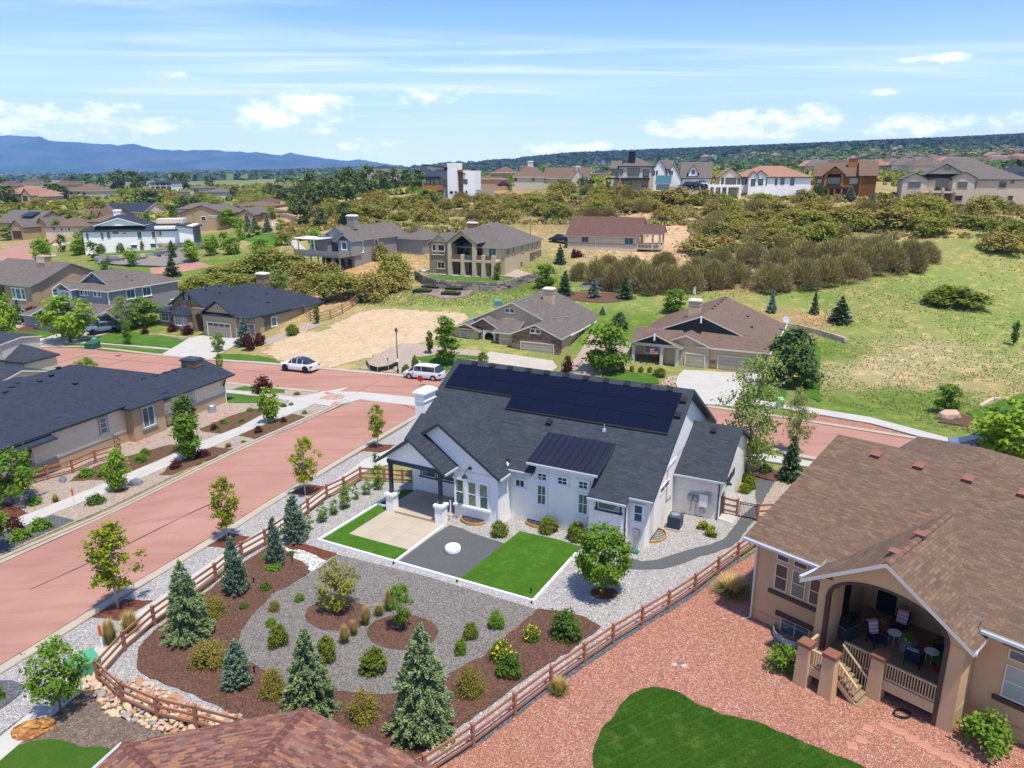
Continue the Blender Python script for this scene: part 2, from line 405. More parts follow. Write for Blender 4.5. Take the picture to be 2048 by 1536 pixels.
def glassmat(name,c,blind=False):
    if name in MATS: return MATS[name]
    m,b=newmat(name)
    if blind:
        t=b.n('ShaderNodeTexCoord').outputs['Object']; s=b.n('ShaderNodeSeparateXYZ',i_0=t); v=b.m('FRACT',b.m('DIVIDE',s.outputs[2],.085))
        c=b.mix(b.ss(v,.25,.6),sh(c,1.),sh(c,.25))
    finish(b,c,.06,None,spec=.1 if name=='solar_cells' else .9); MATS[name]=m; return m
def emitmat(name,c): pass
# surfaces
WHITE=paint('white_stucco',(.86,.83,.78),.7,.05); WTRIM=paint('white_trim',(.82,.82,.815),.55,.03)
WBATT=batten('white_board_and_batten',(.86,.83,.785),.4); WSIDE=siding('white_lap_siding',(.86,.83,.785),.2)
NAVY=paint('dark_slate_trim',(.035,.05,.062),.5,.1)
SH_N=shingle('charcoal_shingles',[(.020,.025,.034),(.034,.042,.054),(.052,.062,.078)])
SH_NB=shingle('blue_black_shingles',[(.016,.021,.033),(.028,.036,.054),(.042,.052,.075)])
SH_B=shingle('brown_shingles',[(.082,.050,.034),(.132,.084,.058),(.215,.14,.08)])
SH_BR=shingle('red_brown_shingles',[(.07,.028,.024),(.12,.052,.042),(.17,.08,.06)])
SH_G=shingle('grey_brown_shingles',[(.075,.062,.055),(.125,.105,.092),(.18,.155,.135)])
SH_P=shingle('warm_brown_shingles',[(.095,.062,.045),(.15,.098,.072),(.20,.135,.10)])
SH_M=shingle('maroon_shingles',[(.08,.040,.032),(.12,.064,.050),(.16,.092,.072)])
TERRA=shingle('tile_red_roof',[(.20,.10,.07),(.30,.16,.11),(.38,.22,.15)])
TAN=paint('tan_stucco',(.52,.34,.19),.85,.07); TAN2=paint('sand_stucco',(.50,.39,.25),.85,.08); BEIGE=paint('beige_stucco',(.56,.47,.35),.85,.07)
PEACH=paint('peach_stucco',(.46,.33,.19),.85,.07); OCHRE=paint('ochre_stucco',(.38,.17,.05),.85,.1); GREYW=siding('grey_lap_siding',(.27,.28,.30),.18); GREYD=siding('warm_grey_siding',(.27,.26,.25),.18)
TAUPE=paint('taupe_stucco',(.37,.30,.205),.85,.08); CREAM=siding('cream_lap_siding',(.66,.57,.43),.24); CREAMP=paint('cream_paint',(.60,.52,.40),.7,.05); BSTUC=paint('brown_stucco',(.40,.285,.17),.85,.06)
DKB=paint('dark_brown_trim',(.075,.045,.035),.7,.1); LTRIM=paint('light_trim',(.62,.58,.5),.6,.05); GTRIM=paint('grey_trim',(.30,.30,.29),.6,.05); BLK=paint('black_metal',(.012,.013,.015),.45,.1); BOARD=batten('dark_board_and_batten',(.035,.035,.038),.3)
STONE=stonework('brown_fieldstone',[(.13,.075,.05),(.27,.16,.10),(.40,.29,.2),(.22,.14,.10)]); STONE2=stonework('tan_ledgestone',[(.2,.14,.09),(.34,.24,.15),(.44,.34,.23)]); STONEG=stonework('grey_ledgestone',[(.13,.13,.13),(.22,.22,.21),(.32,.31,.3)],.9,.3)
GLASS=glassmat('dark_window_glass',(.018,.024,.028)); GBL=glassmat('blue_window_glass',(.05,.115,.13)); GGR=glassmat('blinds_behind_glass',(.17,.26,.18),True); GPALE=glassmat('pale_blinds_glass',(.28,.33,.33))
METAL=paint('galvanised_metal',(.42,.44,.47),.35,.08,metal=.6); GUT=paint('gutter_aluminium',(.52,.56,.62),.4,.05,metal=.3); CHROME=paint('chrome',(.6,.6,.62),.2,.02,metal=1.)
WOOD=paint('cedar_stained_wood',(.33,.145,.088),.75,.28,2.5,22.,.5); WOODT=paint('tan_deck_paint',(.50,.36,.21),.7,.07); DECK=paint('deck_boards',(.25,.17,.10),.7,.1)
GARD=paint('garage_door_beige',(.42,.36,.26),.6,.04); GARDT=paint('garage_door_taupe',(.29,.25,.20),.6,.04); GARDG=paint('garage_door_grey',(.36,.37,.38),.6,.04)
CONC=paint('concrete',(.40,.36,.30),.9,.10,.8,25.); CONCW=paint('pale_concrete',(.42,.40,.36),.9,.09,.7,25.); CONCP=paint('patio_concrete',(.39,.33,.25),.9,.07,.7,25.); CURB=paint('kerb_concrete',(.38,.325,.25),.9,.12,1.,25.)
def roadmat():
    m,b=newmat('red_asphalt'); t=b.n('ShaderNodeTexCoord').outputs['Object']
    n1=b.noise(t,.18,5,.6); n2=b.noise(t,9,4,.7); n3=b.noise(t,60,2,.7)
    mp=b.n('ShaderNodeMapping',i_0=t); mp.inputs['Rotation'].default_value=(0,0,R(-68)); mp.inputs['Scale'].default_value=(.06,1.1,1); n4=b.noise(mp.outputs[0],1.,4,.6)
    col=b.mix(b.ss(n1,.3,.7),(.335,.18,.130),(.39,.22,.165)); col=b.mix(b.ss(n4,.42,.7,0,.6),col,(.29,.135,.10))
    col=b.mix(b.ss(n3,.4,.7,0,.4),col,(.26,.12,.10)); col=b.mix(b.ss(n2,.55,.8,0,.3),col,(.52,.29,.24))
    finish(b,col,.9,n3,.5,.01,.2); return m
ROAD=roadmat()
G_LIGHT=gravel('pale_grey_gravel',[(.34,.31,.29),(.58,.54,.50),(.74,.71,.67),(.44,.40,.37)],.07,1.,.5,(.60,.58,.56),.25)
G_GREY=gravel('grey_brown_gravel',[(.13,.12,.11),(.30,.27,.235),(.44,.40,.35),(.20,.19,.18)],.055,1.,.5,(.34,.31,.28),.2)
G_TAN=gravel('tan_river_gravel',[(.42,.32,.24),(.60,.48,.38),(.72,.60,.48),(.5,.36,.28)],.09,1.,.45,(.62,.48,.38),.25)
G_RED=gravel('red_crushed_stone',[(.40,.14,.085),(.56,.24,.155),(.70,.42,.32),(.47,.18,.115)],.065,1.,.35,(.56,.26,.155),.35)
G_DARK=gravel('slate_gravel',[(.09,.095,.10),(.18,.19,.2),(.28,.28,.29)],.07,1.,.4,(.2,.2,.2),.2)
G_RUB=gravel('charcoal_crusher_fines',[(.065,.07,.07),(.10,.105,.105),(.14,.145,.145)],.02,.5,.3,(.12,.125,.125),.4)
MULCH=gravel('brown_bark_mulch',[(.095,.045,.03),(.185,.092,.06),(.28,.155,.105),(.13,.062,.042)],.06,1.,.35,(.20,.11,.07),.4)
MULCH2=gravel('red_bark_mulch',[(.12,.035,.018),(.22,.075,.04),(.28,.12,.07)],.06,1.,.4,(.2,.09,.05),.4)
MULCH3=gravel('wood_chip_mulch',[(.10,.055,.025),(.20,.11,.05),(.28,.17,.09)],.06,1.,.4,(.2,.13,.07),.5)
DIRT=gravel('bare_brown_soil',[(.14,.10,.075),(.22,.165,.12),(.32,.25,.19)],.09,.8,.3,(.17,.13,.09),.5)
SAND=gravel('graded_sandy_soil',[(.36,.25,.14),(.44,.32,.19),(.50,.38,.24)],.25,.3,.08,(.52,.40,.27),.7)
TURF=grassmat('artificial_turf',(.055,.15,.010),(.080,.195,.016),(.10,.20,.03),16.,.9); LAWN=grassmat('mown_dark_lawn',(.030,.095,.008),(.050,.135,.012),(.085,.16,.02),14.,.5,60)
LAWN2=grassmat('bright_lawn',(.06,.15,.015),(.095,.19,.025),(.14,.18,.04),18.,.3)
BARK=paint('grey_brown_bark',(.16,.12,.09),.9,.3,6.,40.,.8); BARKL=paint('pale_bark',(.42,.38,.33),.9,.2,6.,40.,.5)
L_MAP=leafmat('maple_leaves',(.16,.20,.012),(.34,.38,.03),.35); L_GRN=leafmat('green_leaves',(0.0798,0.167,0.0174),(0.217,0.341,0.0406),.33); L_BRT=leafmat('bright_leaves',(0.131,0.246,0.0217),(0.29,0.42,0.0435),.35)
L_DK=leafmat('dark_green_leaves',(0.0406,0.0943,0.0145),(0.123,0.189,0.029),.25); L_SPR=leafmat('spruce_needles',(.085,.15,.075),(.22,.33,.19),.12); L_SPY=leafmat('fresh_spruce_needles',(.15,.21,.08),(.34,.41,.19),.15)
L_BLU=leafmat('blue_spruce_needles',(.11,.17,.145),(.32,.41,.35),.12); L_PIN=leafmat('pine_needles',(.045,.085,.03),(.14,.19,.065),.1); L_OLV=leafmat('olive_leaves',(.17,.18,.03),(.34,.33,.07),.3)
L_OAK=leafmat('scrub_oak_leaves',(.20,.195,.045),(.42,.37,.10),.25); L_TWG=leafmat('bare_scrub_twigs',(.18,.135,.085),(.38,.30,.185),.1); L_RED=leafmat('red_barberry_leaves',(.045,.012,.014),(.125,.030,.030),.25)
L_BOX=leafmat('boxwood_leaves',(0.0725,0.123,0.0116),(0.217,0.239,0.029),.25); L_STR=leafmat('straw_grass_blades',(.46,.34,.13),(.76,.60,.30),.3); L_GBL=leafmat('green_grass_blades',(0.131,0.174,0.029),(0.29,0.304,0.0725),.3)
L_RST=leafmat('rust_tipped_twigs',(.13,.085,.025),(.30,.17,.05),.25); L_AIR=leafmat('aspen_leaves',(.14,.20,.045),(.30,.38,.12),.35); L_WEED=leafmat('weed_leaves',(.20,.23,.06),(.34,.35,.13),.2); L_FOR=leafmat('distant_forest',(.020,.040,.026),(.05,.08,.045),.05); L_YEL=leafmat('yellow_flowers',(0.797,0.609,0.0145),(1.01,0.87,0.0435),.3); L_OAKG=leafmat('leafing_oak_leaves',(0.116,0.167,0.0203),(0.29,0.312,0.0508),.3)
ROCKP=paint('pinkish_cobble',(.50,.33,.25),.8,.25,9.,40.,.4); ROCKT=paint('tan_cobble',(.50,.39,.25),.8,.25,9.,40.,.4); ROCKG=paint('grey_cobble',(.28,.27,.26),.8,.25,9.,40.,.4); ROCKW=paint('white_cobble',(.60,.58,.55),.8,.15,9.,40.,.4); ROCKO=gravel('orange_boulder',[(.16,.05,.03),(.42,.20,.06),(.50,.26,.08),(.46,.22,.07)],.35,.6,.1,(.40,.17,.05),.6); ROCKS=paint('slate_boulder',(.15,.16,.18),.8,.3,3.,30.,.6)
# ---------------------------------------------------------------- the ground
def build_ground():
    na,nd=361,520
    a=np.linspace(-1.75,1.75,na); d=np.concatenate([np.linspace(1.5,60,60),np.exp(np.linspace(math.log(60.8),math.log(16000),nd-60))])
    A,D=np.meshgrid(a,d); X=np.sin(A)*D; Y=np.cos(A)*D; Z=Tn(X,Y)
    # small bumps on the wild slopes
    k=np.clip((D-125)/60,0,1)
    Z=Z+k*(np.sin(X*.11+np.sin(Y*.07)*2)*np.cos(Y*.09+1.3*np.sin(X*.05))*.5)*np.clip(D/400,.6,6)
    Z-=.05
    V=np.stack([X.ravel(),Y.ravel(),Z.ravel()],1)
    i=np.arange(nd-1)[:,None]*na+np.arange(na-1)[None]; F=np.stack([i,i+1,i+na+1,i+na],-1).reshape(-1,4)
    # vegetation and soil colours known at spots of the place
    G,DY,SD,OR,FO,PL,YG=(.115,.17,.030),(.27,.235,.10),(.44,.30,.18),(.38,.24,.12),(.028,.052,.030),(.17,.17,.12),(.18,.22,.06)
    sp=[(1700,650,YG,0),(1600,600,YG,0),(1900,560,YG,0),(1980,480,YG,0),(1950,650,YG,0),(1850,720,(.36,.285,.16),0),(1750,740,(.36,.285,.16),0),(1620,640,(.3,.2,.1),0),(1500,650,YG,0),(1850,800,G,0),(1700,830,G,0),(1650,700,G,0),(1950,760,DY,0),(2040,620,YG,0),
        (1400,600,YG,0),(1250,650,G,0),(1200,600,YG,0),(1450,570,(.24,.19,.08),0),(850,600,YG,0),(700,620,DY,0),(600,700,DY,0),(900,640,YG,0),(1000,600,YG,0),(1050,570,G,0),(780,580,DY,0),(1400,490,SD,0),(1330,450,SD,0),(1400,440,SD,0),(1300,480,SD,0),
        (1500,500,DY,0),(1600,460,(.17,.16,.06),0),(1700,460,(.17,.16,.06),0),(1860,450,OR,0),(1950,445,OR,0),(2030,440,DY,0),(1200,450,(.19,.15,.06),0),(1050,420,(.17,.16,.06),0),(1200,470,DY,0),(850,400,SD,0),(780,400,SD,0),(700,400,SD,0),(640,430,OR,0),(720,440,DY,0),(600,400,OR,0),
        (900,430,DY,0),(1000,385,(.3,.2,.1),0),(1100,378,G,0),(1200,380,G,0),(1500,395,DY,0),(1700,400,OR,0),(1850,410,OR,0),(560,470,DY,0),(480,530,G,0),(400,480,G,0),(700,550,OR,0),(640,600,OR,0),(300,400,(.13,.15,.05),0),(100,420,(.13,.15,.05),0),(200,560,G,0),(30,640,G,0),(200,680,G,0),
        (500,400,(.13,.15,.05),0),(500,356,PL,0),(300,352,PL,0),(100,352,PL,0),(700,360,(.15,.17,.05),0),(1000,352,(.16,.19,.06),0),(1200,345,(.20,.24,.08),0),(1450,340,(.20,.25,.08),0),(1600,335,(.17,.21,.07),0),(1800,330,(.22,.19,.12),0),(2000,320,(.22,.19,.12),0),(1900,300,(.12,.13,.07),0),(1700,305,(.06,.09,.04),0),
        (1500,308,FO,0),(1300,315,FO,0),(1150,325,(.10,.12,.06),0),(2000,290,FO,0),(1000,338,(.10,.12,.06),0),(1700,298,FO,0),(1350,308,FO,0),(1500,303,FO,0),(1900,291,FO,0)]
    P=[];C=[]
    for px,py,c,_ in sp:
        g=ground(px,py); P.append(_uv(np.array(g.x),np.array(g.y))); C.append(c)
    P=np.array(P);C=np.array(C); q=_uv(X.ravel(),Y.ravel()); num=np.zeros((len(q),3)); den=np.zeros(len(q))
    for p,c in zip(P,C):
        ww=1/((q[:,0]-p[0])**2+(1.6*(q[:,1]-p[1]))**2+4e-5)**1.6; num+=ww[:,None]*c; den+=ww
    col=num/den[:,None]
    m,b=newmat('open_ground'); t=b.n('ShaderNodeTexCoord').outputs['Object']
    at=b.n('ShaderNodeVertexColor'); at.layer_name='soil'
    n1=b.noise(t,.05,6,.62); n2=b.noise(t,.5,6,.7); n3=b.noise(t,4.5,4,.75); n4=b.noise(t,.012,5,.6)
    c=at.outputs[0]
    c=b.mix(b.ss(n2,.50,.62,0,.7),c,b.mix(1.,c,(1.9,1.4,1.6),'MULTIPLY'))
    c=b.mix(b.ss(b.noise(t,1.7,5,.75),.5,.64,0,.55),c,b.mix(1.,c,(1.7,1.25,1.5),'MULTIPLY'))
    c=b.mix(b.ss(n1,.5,.62,0,.45),c,b.mix(1.,c,(.6,.85,.55),'MULTIPLY'))
    c=b.mix(b.ss(n3,.48,.62,0,.55),c,b.mix(1.,c,(.42,.62,.38),'MULTIPLY'))
    c=b.mix(b.ss(n4,.45,.65,0,.4),c,b.mix(1.,c,(.7,.85,.7),'MULTIPLY'))
    finish(b,c,.95,b.m('ADD',n3,n2),.6,.12,.1)
    me=npmesh('ground',V,F,[m],None,True,uv=False)
    ca=me.color_attributes.new('soil','FLOAT_COLOR','POINT'); ca.data.foreach_set('color',np.concatenate([col,np.ones((len(col),1))],1).astype(np.float32).ravel())
    tag(link('ground',me),kind='structure')
build_ground()
def W2(pts,off=0.): return [ground(*p)+Vector((0,0,off)) for p in pts]
def spline(P,closed=True,k=4):
    n=len(P); out=[]
    for i in range(n if closed else n-1):
        p0=P[(i-1)%n] if closed or i>0 else P[i]; p1=P[i]; p2=P[(i+1)%n]; p3=P[(i+2)%n] if closed or i<n-2 else p2
        for j in range(k):
            t=j/k; out.append(tuple(.5*((2*p1[c])+(-p0[c]+p2[c])*t+(2*p0[c]-5*p1[c]+4*p2[c]-p3[c])*t*t+(-p0[c]+3*p1[c]-3*p2[c]+p3[c])*t**3) for c in range(2)))
    if not closed: out.append(tuple(P[-1][:2]))
    return out
def inpoly(x,y,P):
    c=False; j=len(P)-1
    for i in range(len(P)):
        if (P[i][1]>y)!=(P[j][1]>y) and x<(P[j][0]-P[i][0])*(y-P[i][1])/(P[j][1]-P[i][1])+P[i][0]: c=not c
        j=i
    return c
def sheet(name,pts,mat,off,curve=False,world=False,step=2.5,skirt=.12,rough=0.,kind='structure',z=None,parent=None):
    """an area of ground cover lying on the terrain, with a real edge; pts in world metres or measured spots"""
    P=[tuple(p[:2]) for p in (pts if world else W2(pts))]
    if curve: P=spline(P)
    Q=[]
    for i in range(len(P)):
        a,c=P[i],P[(i+1)%len(P)]; L=math.hypot(c[0]-a[0],c[1]-a[1]); n=max(1,int(L/step)) if not rough else max(1,int(L/.25))
        for j in range(n): Q.append((a[0]+(c[0]-a[0])*j/n,a[1]+(c[1]-a[1])*j/n))
    if rough: Q=[(p[0]+noise.noise((p[0]*1.7,p[1]*1.7,off*9))*rough,p[1]+noise.noise((p[0]*1.7,p[1]*1.7,5+off*9))*rough) for p in Q]
    xs=[p[0] for p in Q]; ys=[p[1] for p in Q]; pts2=[Vector(p) for p in Q]; nb=len(Q)
    g=max(step,(max(xs)-min(xs)+max(ys)-min(ys))/120)
    x=min(xs)+g/2
    while x<max(xs):
        y=min(ys)+g/2
        while y<max(ys):
            if inpoly(x,y,Q): pts2.append(Vector((x,y)))
            y+=g
        x+=g
    r=delaunay_2d_cdt(pts2,[],[list(range(nb))],1,1e-4)
    vs,fs=r[0],r[2]
    V=[(v.x,v.y,(T(v.x,v.y) if z is None else z)+off) for v in vs]; F=[list(f) for f in fs]
    # outward edge
    cnt={}
    for f in F:
        for i in range(len(f)): cnt[(f[i],f[(i+1)%len(f)])]=1
    for (a,c) in list(cnt):
        if (c,a) not in cnt:
            n=len(V); V+=[(V[a][0],V[a][1],V[a][2]-skirt),(V[c][0],V[c][1],V[c][2]-skirt)]; F.append([c,a,n,n+1])
    me=npmesh(name,V,F,[mat]); o=link(name,me,parent); tag(o,kind=kind); return o,Q
# helpers for the enlarged views in which spots were read
def zf(x0,y0,s): return lambda *a:[(x0+p[0]*s,y0+p[1]*s) for p in a]
zG=zf(400,740,.1953); zL=zf(0,680,.2344); z3=zf(0,600,.3906); zF=zf(0,1180,.2344); z2=zf(150,900,.4141); z4=zf(850,1000,.349); zC=zf(1060,740,.26047); zN=zf(1400,840,.4531); zI=zf(0,300,.3418); zJ=zf(600,300,.3613); zK=zf(1200,280,.41406); zM=zf(1240,560,.1953); zH=zf(300,530,.166); zE=zf(1480,1040,.28643); zS=zf(860,590,.1953); zY=zf(0,480,.17578); zP=zf(860,430,.1172); zQ=zf(600,420,.1367)
# street running past the white house, and the cross street
sheet('road',[(-260,1252),(0,1128),(197,1040),(400,940),(615,840),(718,800),(790,804),(842,824),(800,848),(478,1040),(234,1187),(150,1240),(0,1332),(-260,1490)],ROAD,.02)
sheet('road',[(-240,690),(-60,690),(61,695.5),(328,713),(567,732),(700,744.5),(806,754),(900,763),(1411,815),(1622,846),(1912,893),(2048,917),(2500,1000),(2500,1090),(2048,975),(1900,945),(1627,914),(1530,892),(1400,872),(1000,835),(842,823),(790,803),(718,799),(690,789),(644,783),(572,777),(505,771),(450,765),(330,758),(103,741),(-60,735),(-240,730)],ROAD,.025)
sheet('road',zI((-60,640),(0,590),(90,555),(200,520),(330,520),(300,545),(215,575),(250,625),(150,700),(-60,720)),ROAD,.02)
sheet('road',zI((880,690),(1000,680),(1200,640),(1450,600),(1700,590),(1830,600),(1700,625),(1450,650),(1200,690),(1000,725),(880,725)),ROAD,.02)
def strip(name,pts,mat,wid,off,skirt=.16,side=1,world=False,closed=False,kind='structure'):
    P=[tuple(p[:2]) for p in (pts if world else W2(pts))]; P=spline(P,False,3)
    A=[];Bq=[]
    for i,p in enumerate(P):
        a=P[max(i-1,0)]; c=P[min(i+1,len(P)-1)]; L=math.hypot(c[0]-a[0],c[1]-a[1]); nx,ny=-(c[1]-a[1])/L*side,(c[0]-a[0])/L*side
        A.append(p); Bq.append((p[0]+nx*wid,p[1]+ny*wid))
    return sheet(name,A+Bq[::-1],mat,off,world=True,step=3,skirt=skirt)
# kerbs (gutter pan and raised kerb)
for pts,side in (([(-260,1252),(0,1128),(197,1040),(400,940),(560,866),(655,823),(700,801)],1),
                 ([(-260,1490),(0,1332),(150,1240),(234,1187),(478,1040),(790,853),(836,828)],-1)):
    strip('gutter',pts,CURB,.42,.03,side=side)
    P=[p.xy for p in W2(pts)]; P=spline([tuple(p) for p in P],False,2); Q=[]
    for i,p in enumerate(P):
        a=P[max(i-1,0)]; c=P[min(i+1,len(P)-1)]; L=math.hypot(c[0]-a[0],c[1]-a[1]); Q.append((p[0]-(c[1]-a[1])/L*side*.42,p[1]+(c[0]-a[0])/L*side*.42))
    strip('kerb',Q,CURB,.32,.13,side=side,world=True)
for pts,side in (([(-240,690),(-60,690),(61,695.5),(328,713),(567,732),(700,744.5),(806,754),(900,763)],1),([(1411,815),(1500,828),(1622,846),(1912,893),(2048,917),(2500,1000)],1),([(-240,730),(-60,735),(103,741),(330,758),(450,765),(505,771),(572,777),(640,783)],-1),([(1000,836),(1400,873),(1530,893),(1627,915),(1900,946)],-1)):
    strip('kerb',pts,CURB,.75,.10,side=side)
# concrete valley pan across the mouth of the street
sheet('drainage_pan',zG((1290,222),(1640,225),(2100,270),(2560,340),(2560,420),(2200,370),(1640,303),(1480,345),(1440,300)),CONCW,.034)
# pavements
sheet('pavement',[(-120,1100),(0,1051),(234,958),(375,897),(480,855),(598,795),(700,775),(640,803),(609,819),(480,871),(430,893),(112,1027),(0,1075),(-120,1128)],CONCW,.11)
sheet('pavement',zG((1100,300),(1250,225),(1450,232),(1480,300),(1500,345),(1330,380),(1050,330)),CONCW,.105)
sheet('pavement',zG((-60,205),(270,215),(620,240),(1150,310),(1080,345),(600,275),(270,240),(-60,230)),CONCW,.108)
sheet('pavement',[(-160,1496),(0,1478),(95,1400),(160,1330),(220,1270),(300,1212),(345,1180),(440,1115),(560,1040),(690,950),(730,920),(800,893),(818,905),(800,925),(740,940),(700,962),(570,1060),(450,1135),(360,1205),(310,1245),(255,1300),(205,1350),(100,1440),(0,1526),(-160,1580)],CONCW,.11)
sheet('pavement',zY((0,1100),(120,1115),(490,1125),(900,1160),(1300,1190),(1900,1235),(2000,1260),(1500,1215),(900,1180),(480,1215),(400,1225),(100,1140),(0,1125)),CONCW,.10)
sheet('pavement',[(1500,800),(1589,812),(1740,836),(1905,880),(2048,912),(2048,925),(1895,890),(1740,848),(1589,822),(1500,808)],CONCW,.11)
sheet('pavement',[(1400,905),(1470,903),(1560,915),(1640,928),(1650,940),(1560,928),(1470,915),(1400,917)],CONCW,.11)
# yards along the near street, left side
sheet('gravel_bed',[(-150,1010),(0,930),(100,930),(240,860),(330,830),(440,768),(500,772),(575,778),(640,784),(690,792),(655,823),(560,866),(400,927),(146,1046),(0,1112),(-150,1180)],G_TAN,.055)
sheet('lawn',zG((230,235),(600,270),(780,300),(800,345),(640,345),(280,340)),LAWN2,.075,rough=.2)
sheet('lawn',zG((330,205),(450,170),(560,165),(860,190),(870,240),(700,240),(560,222)),LAWN2,.075,rough=.2)
sheet('mulch_bed',zG((400,675),(950,455),(1095,485),(570,715)),MULCH3,.08,rough=.15)
sheet('mulch_bed',zL((1280,1140),(1500,1040),(1780,915),(1990,935),(1460,1165)),MULCH3,.08,rough=.15)
sheet('mulch_bed',zL((590,1215),(700,1130),(900,1050),(1280,945),(1440,900),(1600,900),(1620,925),(1300,1075),(1010,1195),(800,1200)),MULCH3,.08,rough=.15)
sheet('mulch_bed',zG((0,610),(170,530),(330,470),(560,400),(820,400),(830,425),(560,530),(230,660),(30,640)),MULCH3,.08,rough=.15)
sheet('mulch_bed',zL((-80,1400),(60,1390),(250,1480),(120,1536),(-80,1600)),MULCH2,.08,rough=.15)
sheet('slate_bed',z3((-60,1250),(120,1150),(270,1105),(385,1132),(250,1190),(0,1305),(-60,1330)),G_DARK,.08)
# strip between kerb and fence, right side of the street
sheet('gravel_bed',[(-160,1435),(0,1350),(253,1195),(498,1040),(800,861),(838,832),(900,850),(960,880),(820,905),(790,900),(742,922),(700,945),(560,1050),(440,1125),(345,1190),(225,1270),(160,1330),(95,1400),(0,1470),(-160,1500)],G_LIGHT,.06)
for q in (z2((75,810),(240,725),(375,735),(215,830)),z2((615,468),(735,405),(850,425),(765,482)),z2((1030,215),(1130,170),(1225,182),(1135,225)),zG((1640,835),(1760,765),(1995,775),(1890,855))):
    sheet('mulch_square',q,MULCH2,.08,rough=.08)
sheet('slate_bed',zF((-80,790),(0,780),(110,785),(225,830),(180,900),(100,965),(0,1035),(-80,1050)),G_DARK,.09,curve=False)
# the white house's yard
sheet('gravel_yard',[(190,1330),(200,1300),(255,1283),(305,1255),(345,1235),(435,1162),(485,1115),(530,1090),(617,1028),(650,1000),(725,962),(765,965),(850,968),(1000,975),(1300,1000),(1430,990),(1500,985),(1560,965),(1640,980),(1610,1030),(1520,1060),(1475,1122),(1430,1150),(1340,1220),(1230,1290),(1100,1375),(950,1495),(860,1560),(700,1560),(560,1480),(470,1450),(330,1400),(215,1350)],G_LIGHT,.045)
sheet('gravel_field',z2((1262,507),(1225,540),(1190,560),(1140,600),(1070,640),(950,700),(870,790),(800,880),(790,950),(840,1020),(900,1060),(1020,1130),(1250,1170),(1500,1190),(1700,1160),(1830,1090))+z4((120,1010),(340,890),(520,740),(640,632),(0,440)),G_GREY,.065)
E2=z2((300,1060),(308,960),(380,880),(440,835),(640,690),(740,610),(840,530),(930,470),(1010,480),(1060,530),(1120,555),(1145,590),(1070,640),(950,700),(870,790),(800,880),(790,950),(840,1020),(900,1060),(1020,1130),(1250,1170),(1500,1190),(1700,1160),(1830,1090))+z4((120,1010),(340,890),(520,740),(645,630),(760,640),(900,670),(1015,730),(860,850),(560,1040),(300,1240),(0,1440),(-60,1500))+[(760,1560),(560,1490),(480,1440),(400,1395),(330,1370),(285,1350)]
sheet('mulch_bed',E2,MULCH,.085,rough=.12)
sheet('mulch_bed',z2((1005,462),(1100,458),(1265,505),(1222,540),(1130,498),(1030,478)),MULCH2,.085,rough=.1)
for cx,cy_,rx,ry in ((676,1233,66,31),(805,1267,71,35)):
    sheet('mulch_circle',[(cx+rx*math.cos(i*.3927),cy_+ry*math.sin(i*.3927)) for i in range(15,-1,-1)],MULCH,.085,curve=True,rough=.05)
sheet('footpath',zC((690,1430),(870,1480),(950,1470),(1050,1440),(1230,1385),(1400,1340),(1500,1300),(1560,1220),(1620,1130),(1680,1080),(1740,1040))+zN((240,262),(330,275),(290,340),(235,450),(190,505),(175,530),(140,560),(60,590),(0,605))+zC((1150,1500),(1020,1535),(900,1540),(780,1535),(690,1500)),G_RUB,.075,rough=.08)
sheet('paving_slab',zC((1465,1110),(1600,1125),(1555,1190),(1440,1150)),CONCW,.09)
sheet('mulch_bed',zN((130,165),(200,170),(380,245),(450,265),(330,275),(200,235),(120,215)),MULCH,.09,rough=.1)
sheet('gravel_bed',zN((330,275),(450,265),(480,280),(260,430),(235,445)),G_TAN,.07)
# the neighbour's yard
sheet('red_gravel_yard',z4((-100,1560),(110,1490),(550,1225),(720,1090),(920,945),(1240,730),(1400,635),(1550,535),(1690,425),(1800,350),(1900,290))+[(1580,1060),(2100,1100),(2300,1400),(2300,1800),(820,1800)],G_RED,.05,rough=.2)
_,LQ=sheet('lawn',z4((1085,1250),(1120,1185),(1155,1145),(1200,1112),(1255,1092),(1310,1085),(1370,1088),(1430,1104),(1490,1135),(1560,1178),(1700,1240),(1850,1270),(2006,1330))+zN((600,1490),(700,1530),(800,1600))+[(1800,1650),(1300,1800),(1180,1600),(1188,1520),(1192,1490),(1199,1471),(1213,1452)],LAWN,.12,rough=.1)
sheet('bare_soil',zF((-200,1700),(-100,1400),(100,1180),(300,1000),(450,930),(640,860),(760,900),(900,1050),(1300,1180),(1500,1300),(1000,1536),(600,1700)),DIRT,.05,rough=.2)
sheet('lawn',zF((-200,1450),(0,1390),(200,1320),(400,1295),(600,1325),(900,1370),(1000,1420),(980,1700),(-200,1750)),LAWN2,.09,rough=.25)
sheet('fence_mulch_strip',z4((80,1510),(270,1400),(515,1225),(720,1065),(915,930),(1080,815),(1240,715),(1400,622),(1560,520),(1690,410),(1890,290),(1900,300),(1700,425),(1570,535),(1410,640),(1250,735),(1100,835),(930,950),(735,1085),(530,1245),(290,1420),(110,1520)),G_DARK,.07,rough=.06)
